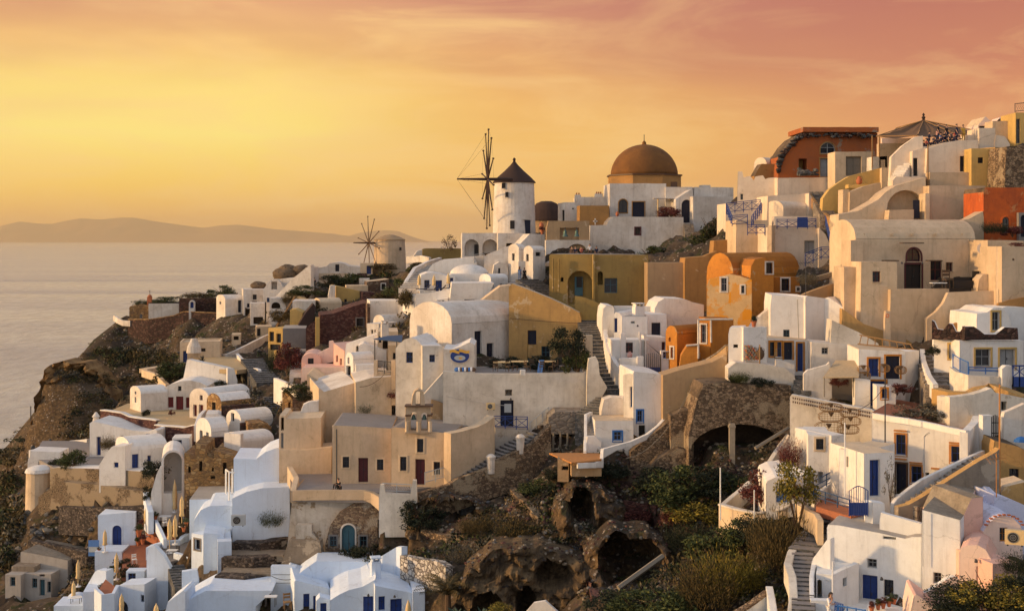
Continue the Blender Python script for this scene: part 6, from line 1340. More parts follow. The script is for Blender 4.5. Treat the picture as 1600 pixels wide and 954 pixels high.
wall('curved_wall', 'white curved terrace wall below blue railing', [(1487, 573, 91.5), (1496, 580, 90.3), (1514, 585, 89), (1545, 587, 89), (1566, 588, 89.5)], [2, 1.8, 1.6, 1.6, 1.6], .35, 'WW'); rail('railing', 'bright blue railing along the white curved terrace wall', [(1489, 575, 91.3), (1500, 582, 90), (1513, 588, 89)], 1., 'blueb', 'v'); rail('railing', 'level blue bar rail on curved terrace', [(1514, 581, 89.2), (1566, 583, 89.6)], .35, 'blueb', 'h')
P(T('white_pier', 'rounded white pier by the blue gate', 'pier'), [(1566, 600), (1566, 576), (1572, 571), (1581, 571)], 604, 88.8, 4, d=.6, m='WC')
gt = T('blue_gate', 'blue double gate with crossed panels at right edge', 'gate'); a = at(1582, 604, 88.4); gt.part('panel').box(a, (.95, 0, 0), (0, .05, 0), (0, 0, .7), 'blue'); gt.part('frame').box(a+Vector((0, 0, 1.4)), (.95, 0, 0), (0, .05, 0), (0, 0, .1), 'blue')
for x in (0, .45, .9): gt.part('frame').box(a+Vector((x, 0, 0)), (.08, 0, 0), (0, .05, 0), (0, 0, 1.45), 'blue')
gt.part('crosses').tube([a+Vector((.05, 0, .72)), a+Vector((.9, 0, 1.4))], .03, 'blue', 4); gt.part('crosses').tube([a+Vector((.9, 0, .72)), a+Vector((.05, 0, 1.4))], .03, 'blue', 4)
wall('ochre_wall', 'undulating ochre topped wall above white terrace', [(1462, 606, 89.5), (1485, 611, 88.5), (1512, 612, 88), (1530, 604, 88.6), (1545, 598, 89), (1570, 606, 88), (1602, 618, 87)], 1.3, .9, 'YD')
t = T('white_wall', 'white terrace wall beneath the undulating ochre wall', 'wall'); P(t, [(1464, 618), (1484, 620)], 660, 87.6, -50, d=.6, m='WW'); P(t, [(1484, 620), (1500, 619), (1520, 616), (1540, 610), (1549, 606), (1556, 614), (1602, 622)], 675, 86.2, 4, d=.8, m='WW', jit=.03, F='h 1564.5 627 1573 641 k')
P(t, [(1568, 652), (1570, 644), (1580, 640), (1602, 630)], 690, 83, 2, d=.5, m='W', jit=.01)
t = T('dark_gate', 'small black picket gate between white walls at the right', 'gate'); a = at(1549, 682, 80.2)
for i in range(5): t.part('pickets').box(a+Vector((.11*i, 0, 0)), (.05, 0, 0), (0, .04, 0), (0, 0, 1.25+.12*math.sin(i*.8)), 'dark')
for z in (.2, .85): t.part('rails').box(a+Vector((0, .01, z)), (.5, 0, 0), (0, .04, 0), (0, 0, .06), 'dark')
# long white house right
yl = yaw2(1362, 645, 1512, 673, 88)
t = T('white_house', 'long bright white two-storey house with brown window frames', 'house')
q = P(t, [(1362, 644), (1366, 645), (1512, 674)], 790, 88, -27, d=8.5, m='WC', rm='FT', par=0, jit=.01, F='w 1400 678.5 1415 710 b rust;w 1486 697 1504 722 b rust;d 1400 724 1416 772 n brown;w 1424 728 1440 754 b rust;h 1446 738 1452 743 k')
for x0_, y0_, x1_, y1_ in ((1397, 671, 1417, 675), (1483, 690, 1506, 695), (1397, 715, 1417, 719), (1421, 721, 1441, 725), (1455, 730, 1468, 733)):
    a, b = at(x0_, y0_, 86.5), at(x1_, y1_, 85.5)
    u0, u1 = (x0_-HX)/F_, (x1_-HX)/F_; A_, e_ = q['A'], q['e']; t0 = (u0*A_.y-A_.x)/(e_.x-u0*e_.y); t1 = (u1*A_.y-A_.x)/(e_.x-u1*e_.y); p0, p1 = A_+e_*t0, A_+e_*t1
    z0_ = (HY-y0_)/F_*p0.y; t.newpart('canopy_strip')[1].box(Vector((p0.x, p0.y, z0_-.08))-q['nb']*.15, p1-p0, q['nb']*.2, (0, 0, .1), 'rust')
t.part('drainpipe').tube([at(1443.5, 738, 82.2), at(1443.5, 682, 82.2), at(1452, 675, 82.2)], .06, 'W', 6)
P(t, [(1512, 676), (1528, 660), (1532, 650), (1537, 649)], 730, 80.8, 62, d=.5, m='WC', jit=.01); BX(t, 1536, 1551, 649, 735, 82.6, 6, d=.6, m='WC')
wall('roof_edge', None, [(1366, 645, 88), (1440, 657, 84.5), (1512, 672, 81)], .4, .3, 'WC', t=t, part='roof_edge')
stair('outdoor_stair', 'stair with white parapet running down in front of the long white house', (1420, 792, 75), (1535, 713, 80.5), 1.1, 16, 'SB', 'SB')
wall('stair_parapet', 'tall white parapet along the stair of the long white house', [(1394, 786, 76), (1400, 778, 76.2), (1420, 762, 77), (1440, 748, 77.8), (1490, 724, 79.6), (1536, 703, 81.4)], [1.2, 1.2, 1.2, 1.2, 1.2, 1.2], .25, 'WC')
t = T('stair_wall', 'dark earth wall with pale coping under the outdoor stair', 'wall'); P(t, [(1404, 792), (1420, 788), (1440, 777), (1490, 745), (1530, 720), (1556, 706), (1562, 700)], 830, 74.6, 12, d=.5, m='RU', rm='YD', jit=.02)
t = T('white_annex', 'white cube annex with deep blue door and square little window', 'house')
BX(t, 1311, 1350, 700.5, 790, 79.5, -42, d=4.2, m='WC', rm='C', F='w 1326 716.5 1333 726 k G'); BX(t, 1350, 1397, 708, 795, 77.2, 14, d=4.2, m='WC', rm='C', F='d 1359 718 1375 775 b')
t = T('white_tower_house', 'narrow white block with small brown window and tiny grey door', 'house')
BX(t, 1263, 1299, 679, 765, 86, -8, d=4, m='WC', F='w 1275 685 1287 702 n C;d 1278 737 1286 755 l'); BX(t, 1299, 1320, 680, 740, 85.6, 24, d=4, m='WC')
t = T('white_house', 'low white vault house with pale blue double door', 'house')
P(t, [(1197, 755), (1199, 751), (1212, 745), (1226, 744), (1236, 752), (1242, 760)], 800, 83, -6, d=6, m='WC', F='d 1213 762 1237 785 s', jit=0)
P(t, [(1234, 748), (1264, 738), (1268, 760)], 795, 83.6, 12, d=5, m='WC')
wall('ramp_wall', 'white ramp wall with iron rail climbing right of the pale blue door', [(1270, 775, 81), (1290, 760, 81.5), (1311, 736, 82.6)], [1.6, 1.4, 1.2], .3, 'WC'); rail('railing', 'blue-grey rail with level bars below white ramp', [(1256, 776, 80.4), (1271, 770, 81), (1312, 748, 82)], .75, 'tarp', 'h'); rail('railing', 'low blue-grey rail on red terrace', [(1271, 778, 79.4), (1328, 796, 77)], .6, 'tarp', 'h')
t = T('red_terrace', 'red paved terrace in front of the white cube annex', 'terrace'); slab(t, [(1275, 790, 80.5), (1330, 806, 76), (1396, 788, 76.4), (1350, 770, 81), (1290, 770, 83)], 'FT', .6, z=at(1330, 798, 77.5).z)
wall('yellow_parapet', 'long yellowish parapet with posts round the rocky garden', [(1126, 789, 87), (1150, 796, 85), (1182, 803, 83.4), (1222, 796, 83), (1245, 784, 83)], [1.9, 1.9, 1.9, 1.8, 1.4], .3, 'C', 'W', gp=True)
wall('curved_wall', 'white wall curving from cave to rocky garden', [(1231, 680, 96), (1212, 705, 94.6), (1196, 730, 92.8), (1166, 756, 90.6), (1142, 776, 88.6), (1127, 789, 87)], [1, 1.2, 1.2, 1.2, 1.2, 1.4], .35, 'WW')
wall('yellow_parapet', 'yellowish parapet above the path stair', [(1246, 786, 82), (1276, 802, 78), (1282, 812, 76.5)], [1.2, 1.3, 1.5], .35, 'C')
for x, y0, y1, YY, l in ((1125.5, 730, 805, 85, 'tall white post at the left end of the yellowish parapet'), (1178.5, 765, 812, 83, 'white post in the middle of the yellowish parapet'), (1320, 660, 770, 78, 'thin white pipe at the corner of the white cube annex'), (1301, 876, 935, 70, 'white post on the lower right roof terrace'), (1074, 938, 960, 80, 'short white post in front of the yellow bush')): pole(l, x, y0, y1, YY, .05, 'white', 'post', 'post')
pole('tall black pole in front of the long white house', 1383, 590, 702, 84, .05, 'iron'); pole('tall brown pole with aerial rods at right', 1562, 600, 760, 76, .06, 'rust'); antenna('rusty aerial clump on the pink house roof', 1557, 768, 73, 2.2, 'rust', 6); THINGS[-1].label = 'rusty aerial clump beside the pink house roof'
gt = T('iron_gate', 'arched blue iron gate at the foot of the white cube annex', 'gate'); a = at(1327, 806, 75.2)
for i in range(9): 
    gt.part('bars').tube([a+Vector((.135*i, 0, 0)), a+Vector((.135*i, 0, 1.45+.3*math.sin(i*math.pi/8)))], .018, 'blue', 4)
gt.part('panel').box(a+Vector((0, .02, .05)), (1.08, 0, 0), (0, .03, 0), (0, 0, .75), 'blue'); gt.part('frame').tube([a, a+Vector((0, 0, 1.5)), a+Vector((.3, 0, 1.7)), a+Vector((.55, 0, 1.78)), a+Vector((.8, 0, 1.7)), a+Vector((1.1, 0, 1.5)), a+Vector((1.1, 0, 0))], .03, 'blue', 5)
# bottom right
t = T('white_house', 'big bright white house with blue door and flower pots at the lower right', 'house')
P(t, [(1292, 824), (1294, 819), (1310, 820), (1374, 832), (1414, 841), (1426, 838), (1440, 838)], 962, 74.5, -27, d=7, m='WN', rm='GL', jit=.01, F='w 1355 872.5 1370 887 g;d 1347 898 1371 960 b;w 1381 905 1396 932 n;h 1380 838 1400 842 C')
P(t, [(1440, 862), (1441, 796), (1500.5, 812)], 962, 70.2, -27, d=6, m='WN', rm='PT', jit=.01, F='w 1458.5 894 1471 911 g;w 1421 908 1436 932 n')
P(t, [(1304, 822), (1306, 808), (1318, 810), (1354, 823), (1366, 822), (1374, 812)], 840, 76.8, -24, d=1, m='WN', rm='C', jit=.01, ext=1)
P(t, [(1352, 808), (1352.5, 785), (1364, 784)], 822, 75.4, -10, d=.8, m='WN'); P(t, [(1363.5, 784), (1382, 786), (1384, 812)], 822, 75.2, 6, d=.8, m='WN'); P(t, [(1374, 812), (1376, 800), (1440, 818)], 845, 74, -27, d=.4, m='WN')
t = T('white_annex', 'low white room with flat roof at the lower right corner stair', 'house')
P(t, [(1268, 880), (1270, 872), (1292, 843), (1298, 841)], 962, 73, -38, d=.5, m='WN', jit=.01)
BX(t, 1275, 1301.5, 895, 962, 71.4, -16, d=3.6, m='WN', rm='WN', F='m 1277 905 1284 936 C'); P(t, [(1301.5, 897), (1341, 879), (1342, 879)], 962, 71.2, 40, d=.3, m='WN', jit=0, F='w 1317 902 1323 915 k'); BX(t, 1267, 1300, 937, 964, 68.6, -6, d=.5, m='WN')
slab(t, [(1276, 896, 71.6), (1301, 899, 71), (1341, 880, 75), (1296, 872, 76)], 'WN', .3, part='roof_deck', z=at(1301, 898, 71.2).z)
stair('path_stair', 'steep dark stone path stair between white walls', (1256, 962, 67), (1254, 862, 76), 1.25, 14, 'ST', 'G'); stair('path_stair', 'upper bend of the dark stone path stair', (1256, 860, 76.2), (1298, 806, 82.5), 1.9, 8, 'ST', 'G')
wall('stair_parapet', 'rough white parapet on the left of the path stair', [(1236, 962, 67.5), (1240, 930, 69.5), (1238, 900, 71.5), (1231, 880, 73.5), (1236, 862, 76), (1250, 840, 78.5), (1272, 815, 81.5), (1286, 800, 83)], [1.1, 1.1, 1.1, 1.1, .9, .8, .8, .8], .45, 'WW'); wall('stair_parapet', 'white parapet on the right of the path stair', [(1269, 962, 68), (1268, 900, 71), (1272, 876, 73.4), (1296, 842, 76.4)], [1.2, 1.2, 1.1, 1], .25, 'WN')
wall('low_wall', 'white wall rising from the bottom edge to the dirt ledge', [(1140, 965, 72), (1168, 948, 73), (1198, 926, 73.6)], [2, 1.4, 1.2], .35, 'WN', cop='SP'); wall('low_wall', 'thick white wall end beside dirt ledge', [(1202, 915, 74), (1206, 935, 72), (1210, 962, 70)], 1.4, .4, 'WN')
pg = person('woman in a white top with dark long hair leaning at the blue chair back', 1297, 975, 66.5, 25, 'lean', 'clwhite', 'clwhite', 'hair', long=True)
rail('railing', 'bright blue railing at the very bottom right', [(1310, 968, 66), (1352, 976, 64.5)], .75, 'blueb', 'h', seg=.6)
t = T('blue_chair', 'bright blue wooden chair back beside the woman in white', 'chair'); a = at(1304, 957, 66.4)
for i in range(5): t.part('backrest').box(a+Vector((.1*i, 0, 0)), (.06, 0, 0), (0, .03, 0), (0, 0, .6-.03*i), 'blueb')
t.part('backrest').box(a+Vector((0, .02, .3)), (.5, 0, 0), (0, .03, 0), (0, 0, .07), 'blueb'); t.part('seat').box(a+Vector((0, -.4, -.05)), (.5, 0, 0), (0, .42, 0), (0, 0, .05), 'blueb')
slab(T('yard', 'pale paved yard in front of the blue door at the lower right', 'yard'), [(1300, 66), (1425, 66), (1440, 71), (1330, 74.8)], 'WN', .4, z=-20.6, xy=True)
for i, (x, y) in enumerate(((1362, 952), (1372, 948), (1380, 946), (1389, 943), (1397, 939))): potted('terracotta flower pot on the white ledge, '+('first', 'second', 'third', 'fourth', 'fifth')[i]+' from the left', x, y+4, 67.5, .33, ('lfr', 'lf', 'lfr', 'lf', 'lfg')[i])
BX(T('flower_ledge', 'white ledge carrying the row of terracotta pots', 'ledge'), 1355, 1404, 948, 965, 68, -18, d=.5, m='WN', ext=1)
# pink houses bottom right
t = T('pink_house', 'pink cube house with small square window under the dark stair wall', 'house')
P(t, [(1476, 795), (1477, 765), (1516, 777), (1517, 790)], 850, 73.6, -26, d=4.5, m='PL', rm='PT', jit=.01, F='w 1491 785.5 1498 798 k'); P(t, [(1501, 815), (1518, 778), (1536, 776)], 870, 70.5, 12, d=4, m='P', rm='PT', jit=.01, F='w 1511 837 1528 849 C')
t = T('lilac_house', 'pale lilac wall block behind the pink houses', 'house'); P(t, [(1536, 800), (1537, 775), (1546, 768), (1556, 770)], 850, 74, -10, d=3, m='LB'); P(t, [(1553, 772), (1580, 780), (1604, 790)], 860, 73, 4, d=4, m='LB', jit=.01)
t = T('pink_house', 'pink house with arched brown-tiled gable', 'house'); P(t, [(1536, 830), (1544, 818), (1556, 808), (1568, 805), (1582, 808), (1594, 820), (1598, 830)], 870, 70.2, -4, d=5, m='PL', rm='LB', jit=0, F='w 1562 824 1574 846 O'); 
for i in range(11): 
    a_ = math.pi*(.12+.76*i/10); t.newpart('roof_tile')[1].box(at(1568-31*math.cos(a_), 830-25*math.sin(a_), 70.0), (.16, 0, 0), (0, .2, 0), (0, 0, .07), 'terra')
aircon('large cream air conditioner with dark fan on the pink vault roof', 1586, 853, 67.5, -20, 1.0, 'cream')
t = T('pink_house', 'pink vaulted house with brown door in front, lowest of the pink ones', 'house')
P(t, [(1499, 862), (1501, 856), (1512, 851), (1528, 851), (1540, 858), (1548, 872), (1552, 879)], 940, 67.8, -24, d=5, m='PL', rm='P', jit=0, F='d 1526 885 1544 925 R'); P(t, [(1551, 880), (1590, 878)], 930, 66.2, 14, d=4, m='P')
lamp('round lamp above the brown pink-house door', 1523, 873, 67.4)
t = T('pink_wall', 'curved pink parapet wall with round vent at the lower right', 'wall'); P(t, [(1440, 928), (1456, 920), (1478, 905), (1490, 900), (1498, 903), (1499, 930)], 962, 68, -6, d=.4, m='PL', rm='WN', jit=0, F='h 1480 911 1485 917 k'); P(t, [(1422, 960), (1428, 930), (1432, 928), (1462, 950), (1464, 970)], 980, 66, -10, d=3, m='PL', rm='P', jit=0)
t = T('ochre_ruin', 'crumbling ochre wall with window at the right edge', 'ruin'); P(t, [(1552, 700), (1554, 688), (1590, 697), (1604, 704)], 775, 80, -6, d=3, m='YD', rm='EA', jit=.05, F='w 1577 732 1592 755 n'); P(t, [(1564, 770), (1570, 760), (1604, 752)], 790, 76, 0, d=2, m='YD', rm='C')
t = T('tarp_heap', 'blue tarpaulin scrap on the crumbling ochre wall', 'tarpaulin'); t.part('heap').lathe(at(1596, 690, 81), [(.5, 0), (.45, .15), (.25, .3), (0, .36)], 'blueb', 9, 1, .6)

# cables, pipes and small fittings
for a_, b_, sag, Y1, Y2, m_, l in (((978, 716), (1080, 606), 1.2, 99, 101.5, 'woodg', 'pale cable strung over the rubble beside the bright white house'), ((700, 619), (788, 633), .1, 111.2, 111.2, 'W', 'thin pipe running along the cafe wall to the small air conditioner'), ((797, 497), (905, 505), .05, 127.6, 126.2, 'brown', 'dark cable line across the tall ochre wall'), ((1246, 468), (1248, 528), .02, 106.6, 103.4, 'woodg', 'thin vertical pipe on the tall white cubic house'), ((1330, 640), (1384, 600), .5, 90, 84, 'iron', 'black cable from the tall black pole to the lattice wall'), ((1442, 800), (1442, 884), .02, 69.9, 69.9, 'ltgrey', 'thin grey pipe down the big white house by the pink ones'), ((562, 604), (600, 585), .3, 116.6, 116.8, 'brown', 'sagging cable on the cream building under the cafe balcony'), ((424, 899), (460, 903), .2, 101.6, 101.6, 'iron', 'black cable on the panelled courtyard wall')):
    t = T('cable', l, 'cable'); p0, p1 = at(*a_, Y1), at(*b_, Y2); t.part('line').tube([p0.lerp(p1, i/8)-Vector((0, 0, sag*4*(i/8)*(1-i/8))) for i in range(9)], .025, m_, 4)
for x, y, Y, l in ((798, 622, 111.3, 'lamp over the small blue cafe wall door'), (1440, 410, 106.8, 'lamp right of the arched brown doorway'), (1408, 410, 106.8, 'lamp left of the arched brown doorway'), (996, 508, 117.8, 'double lamp on the white house by the long stair'), (1224, 754, 82.8, 'round lamp over the pale blue double door'), (576, 927, 94.8, 'lamp above the blue door at the bottom centre'), (617, 929, 94.2, 'lamp above the right blue door at bottom centre'), (1376, 901, 72, 'oval lamp by the blue door at lower right')): lamp(l, x, y, Y)
# ================================================================== upper right
t = T('beige_house', 'big beige barrel vaulted house with arched central doorway', 'house')
yb_ = 5
VR(t, 1296, 1337, 1524, 342, 373, 486, 108, 8, dm=8.5, m='C', rm='B', L='w 1316 393 1319.5 406 k;d 1314 413 1321 455 k', F='a 1417 388 1439 408.5 R R;d 1415 413 1440 451 k R;w 1454 407 1472 438 R;w 1478 410 1489 424 R')
for x in (1350, 1394, 1426, 1462, 1503): 
    _, q = t.newpart('spout'); q.tube([at(x, 366, 109.2), at(x, 366, 108.2)], .1, 'stonecap', 8)
for x0_, x1_, y_ in ((1411, 1444, 379.5), (1383, 1405, 407), (1452, 1473, 407)): t.newpart('canopy_strip')[1].box(at(x0_, y_+1, 107.1), ((x1_-x0_)/F_*107, 0, 0), (0, 1., 0), (0, 0, .09), 'woodd')
BX(t, 1329.5, 1349, 375, 440, 107, 8, d=2, m='B'); BX(t, 1319, 1345, 417, 500, 105.6, 2, d=3, m='B'); P(t, [(1344.5, 500), (1346, 409), (1400, 409), (1402, 412)], 500, 104.2, 2, d=4, m='C', rm='B', jit=.02, F='w 1363.5 424 1375.5 440.5 R')
P(t, [(1391, 490), (1392, 452), (1483, 451)], 505, 103.6, 2, d=1, m='B', jit=.02)
t = T('curved_wall', 'beige terrace wall swooping down right of the big beige house', 'wall'); P(t, [(1448, 498), (1462, 488), (1474, 474), (1482, 457), (1530, 455), (1566, 454)], 512, 102.4, 0, d=.6, m='B', rm='B', jit=.01)
P(t, [(1560, 452), (1580, 462), (1604, 456)], 485, 101.5, -2, d=1, m='BK')
t = T('orange_patch_wall', 'orange lower wall below the swooping beige wall', 'wall'); P(t, [(1486, 508), (1500, 502), (1526, 496), (1528, 520)], 520, 100.5, 0, d=.4, m='OC'); P(t, [(1560, 474), (1580, 468), (1604, 464)], 482, 100.8, 0, d=.4, m='OC')
t = T('beige_tower', 'tall beige pier house with red flowers on its top at right edge', 'house'); BX(t, 1556, 1566, 385, 455, 101.8, -40, d=2.4, m='C'); BX(t, 1565.5, 1606, 385, 456, 101, 4, d=4, m='B', F='h 1582 404 1585 407 k'); P(t, [(1543, 430), (1543.5, 375), (1600, 376)], 450, 105.5, 2, d=4, m='B')
shrub('wide bed of red flowers on the tall beige pier house', 1588, 388, 2.0, .7, 102.5, 'wide', 'lfr', name='flower_bed', cat='flowers')
t = T('dark_bench', 'dark covered bench and plants on the beige terrace', 'bench'); t.part('seat').box(at(1491, 450, 104.5), (2.6, 0, 0), (0, .8, 0), (0, 0, .6), 'dark'); t.part('backrest').box(at(1491, 446, 105.2), (2.6, 0, 0), (0, .15, 0), (0, 0, .7), 'dark'); t.part('screen').box(at(1521, 450, 104.8), (.5, 0, 0), (0, .3, 0), (0, 0, 1.4), 'dark')
chair('dark tall chair near the brown shutters', 1481, 450, 104.4, 10, 'woodd', 1.6); table('low white table on the beige terrace', 1466, 450, 104, 1.2, 'white', .4)
P(T('beige_oven', 'rounded beige oven wall on the terrace', 'oven'), [(1528, 452), (1530, 436), (1536, 429), (1543, 428), (1544, 452)], 455, 103.4, 0, d=1.5, m='B', jit=0)
t = T('satellite_dish', 'white satellite dish right of the beige vault', 'satellite dish'); c = at(1534, 388, 107)
V = [c+Vector((.45*math.cos(k*.5236), -.12, .45*math.sin(k*.5236))) for k in range(12)]; t.part('dish', smooth=True).add(V+[c], [(k, (k+1) % 12, 12) for k in range(12)], 'white'); t.part('arm').tube([c, c+Vector((.1, -.5, -.15))], .02, 'iron', 4); t.part('mount').tube([c, c-Vector((0, -.1, 1.2))], .04, 'iron', 5)
t = T('fire_ring', 'orange life ring on the beige corner pillar', 'life ring'); c = at(1386.5, 493, 102); t.part('ring').tube([c+Vector((.13*math.cos(k*.7), 0, .13*math.sin(k*.7))) for k in range(10)], .04, 'orng', 6); P(T('pillar', 'beige corner pillar carrying the orange ring', 'pillar'), [(1383, 500), (1384, 486), (1392, 486)], 506, 102.3, 0, d=.5, m='B')
# red-orange house right edge
t = T('red_orange_house', 'vivid red-orange house with an arched window at right edge', 'house'); P(t, [(1537, 300), (1539, 293), (1600, 293), (1604, 294)], 378, 112, 0, d=5, m='RD', rm='EA', jit=.03, F='a 1566 339 1577 364 g RD'); BX(t, 1592, 1606, 332, 372, 111.4, 0, d=.5, m='G', F='D 1595 336 1604 370 n')
t = T('stone_wall', 'dark weathered stone wall above red-orange house', 'wall'); P(t, [(1570, 292), (1571, 262), (1573, 229), (1604, 226)], 300, 117, 2, d=4, m='SP', rm='EA', jit=.1)
# beige blocks above vault
t = T('beige_house', 'large beige blocks with wide arched recess above the big vault', 'house')
P(t, [(1310, 345), (1311, 335), (1340, 330), (1372, 312), (1384, 300), (1400, 290), (1446, 277), (1447, 300)], 350, 120, 2, d=3, m='C', rm='B', jit=.01, F='m 1386 297 1445 345 B'); 
BX(t, 1446, 1453, 302, 345, 118.5, 0, d=2, m='C'); BX(t, 1452, 1540, 290, 345, 118.8, 3, d=7, m='B'); P(t, [(1388, 345), (1390, 328), (1428, 327)], 350, 118.6, 0, d=1.5, m='B'); _, q = t.newpart('door'); q.box(at(1427, 341, 119.4), (.6, 0, 0), (0, .1, 0), (0, 0, 1.7), 'navy')
P(t, [(1500, 345), (1514, 342), (1536, 330), (1538, 350)], 385, 112, 0, d=2, m='B', jit=.02)
t = T('white_house', 'white house with outdoor steps and dark door under the crowd terrace', 'house')
P(t, [(1391, 280), (1393, 245), (1410, 228), (1430, 214), (1442, 212)], 290, 124, -4, d=1, m='WP', jit=.01); P(t, [(1446, 300), (1449, 232), (1462, 228), (1480, 222), (1500, 219), (1529, 219)], 300, 122.5, 3, d=7, m='WP', rm='C', jit=.01, F='d 1500 244 1513 268 n'); P(t, [(1425, 280), (1426, 236), (1448, 230)], 292, 123, 0, d=2.5, m='WP', F='d 1427 247 1434 275 k')
P(t, [(1395, 282), (1400, 276), (1446, 276)], 300, 121.8, 2, d=1.5, m='WP'); BX(t, 1453, 1540, 269, 292, 121.4, 3, d=1, m='B')
stair('white_steps', 'white outdoor steps rising to the crowd terrace', (1402, 277, 122.2), (1424, 241, 125.5), 1.2, 10, 'W')
t = T('ochre_house', 'yellow-ochre cube house with a small square window at top right', 'house'); BX(t, 1518, 1555.5, 232, 290, 121, 3, d=4.5, m='Y', F='w 1528 246 1536.5 255 k'); BX(t, 1555, 1573, 230, 288, 121, 30, d=3, m='YD')
t = T('white_house', 'white chimney block and curved wall above the crowd terrace', 'house'); BX(t, 1530, 1555, 200, 230, 125, 2, d=3, m='WP'); P(t, [(1511, 222), (1512, 211), (1530, 210)], 228, 126, 0, d=2, m='WP'); P(t, [(1554, 224), (1556, 211), (1570, 213), (1578, 225)], 230, 125, 2, d=1, m='WP')
t = T('cream_house', 'cream gabled house with broken arch on the top right skyline', 'house'); P(t, [(1528, 200), (1529, 195), (1540, 182), (1549, 190), (1552, 193)], 225, 134, 0, d=4, m='PL', rm='C', jit=0, F='w 1530 197 1543 201 k'); BX(t, 1551, 1588, 189, 218, 132, 2, d=4, m='C'); BX(t, 1587, 1606, 176, 225, 130, 0, d=4, m='Y', F='w 1588 186 1594 224 g'); P(t, [(1556, 192), (1562, 184), (1575, 180), (1587, 176)], 200, 136, 0, d=2, m='PL', F='m 1558 186 1574 190 k')
rail('railing', 'curved iron railing on the topmost yellow block', [(1586, 176, 131), (1604, 174, 131)], .9, 'iron', 'w')
# yellow group
t = T('yellow_wall', 'bright yellow curved wall with a red jar on its ledge', 'wall'); P(t, [(1284, 345), (1286, 310), (1296, 296), (1310, 286), (1324, 277), (1328, 275), (1378, 262), (1379, 280)], 350, 133, 0, d=1.2, m='Y', jit=.01); BX(t, 1326, 1358, 288, 294, 130.6, -2, d=1.6, m='Y', ext=0)
P(t, [(1317, 340), (1317.5, 296), (1327, 296)], 345, 129.5, 0, d=2, m='C'); P(t, [(1327, 340), (1328, 300), (1350, 291), (1376, 285), (1380, 330)], 345, 129, 0, d=2, m='B', jit=.01)
jug('round red-orange clay jar on the yellow ledge', 1342.5, 289, 131, .85)
t = T('white_wall', 'white wall with black spatter and blue shutter beside the red ruin', 'wall'); P(t, [(1362, 268), (1362.5, 245), (1386, 244)], 290, 137, 0, d=2, m='WW', F='w 1376 249.5 1383 263 s'); BX(t, 1378, 1392, 262, 300, 132, -4, d=1.5, m='C')
t = T('red_ruin', 'dark red-orange roofless ruin with arched window and collapsed left wall', 'ruin')
P(t, [(1216, 270), (1218, 245), (1226, 238), (1234, 226), (1246, 214), (1254, 210), (1257, 207), (1366, 206), (1371, 208)], 285, 150, 2, d=6, m='RB', rm='EA', jit=.12, F='a 1282 222.5 1305 240 l OC;s 1281.5 247.5 1304 276 g OC;q 1248 248 1261 266 Y')
BX(t, 1255, 1373, 198.5, 206, 149.4, 2, d=7, m='RB', rm='rust', ext=0, gp=False)
t = T('white_block', 'white pylon wall with a grey barred doorway right of red ruin', 'wall'); BX(t, 1305, 1362, 237, 282, 143, 2, d=3, m='C', F='s 1322 244.5 1346 275 woodg')
es = t.part('exposed_stones'); PL_ = [(1216, 268), (1219, 246), (1232, 230), (1246, 214), (1257, 209.5), (1310, 211), (1371, 211)]
for i in range(190):
    f = RND.random()*6; k_ = int(f); f -= k_; a_, b_ = PL_[k_], PL_[k_+1]; s = RND.uniform(.14, .34); es.lathe(at(a_[0]+(b_[0]-a_[0])*f+RND.gauss(0, .8), a_[1]+(b_[1]-a_[1])*f+RND.gauss(0, 1.3)+1, 149.9-RND.random()*.25+(1.3 if a_[0] > 1300 else .3)*0), [(s*.6, -s*.5), (s, 0), (s*.7, s*.4), (0, s*.5)], ('SD', 'dark', 'ST')[i % 3], 6, RND.uniform(.8, 1.6))
t = T('rubble_heap', 'heap of dark stones in front of the red ruin', 'rubble'); mb = t.part('stones')
for i in range(60): 
    c = at(1258+RND.gauss(0, 8), 275-RND.random()*9*max(.1, 1-abs(RND.gauss(0, .4))), 146+RND.random()*2); s = RND.uniform(.2, .45); mb.lathe(c, [(s*.6, 0), (s, s*.4), (s*.7, s), (0, s*1.1)], 'ST', 6, RND.uniform(.7, 1.2), RND.uniform(.7, 1.2))
t = T('white_wall', 'long white parapet with scalloped top running below red ruin', 'wall')
P(t, [(1152, 300), (1153, 268), (1160, 268), (1162, 277), (1172, 275), (1178, 282), (1180, 276), (1184, 275), (1192, 274), (1196, 280), (1200, 278), (1214, 277), (1216, 280)], 315, 148, -10, d=2.5, m='WP', jit=.02, F='w 1157 303 1161 312 g'); P(t, [(1215, 278), (1304, 277), (1310, 275), (1318, 279)], 312, 146, 4, d=4, m='WP', rm='C', jit=.02)
t = T('white_house', 'small white barrel vault at left of the red ruin', 'house'); VR(t, 1178, 1198, 1216, 245, 257, 280, 154, 34, dm=5, m='WP'); P(t, [(1179, 275), (1186, 262), (1190, 256), (1216, 256)], 282, 152, 4, d=2, m='OC', rm='EA', jit=.08)
t = T('white_house', 'white block houses behind blue stair railings left of the yellow wall', 'house')
P(t, [(1198, 340), (1200, 306), (1262, 302), (1266, 301)], 350, 140, 3, d=5, m='WP', jit=.01); P(t, [(1264, 302), (1272, 312), (1283, 328), (1284, 345)], 350, 139, 6, d=2, m='WP'); VR(t, 1214, 1224, 1262, 313, 325, 350, 138, 30, dm=3, m='WP', F='')
BX(t, 1134, 1202, 318, 345, 142, 2, d=5, m='WP', rm='C'); P(t, [(1150, 370), (1151, 344), (1200, 344)], 395, 133, 3, d=5, m='C', jit=.01)
t = T('white_house', 'white terrace house with blue door and railing left of the big beige vault', 'house')
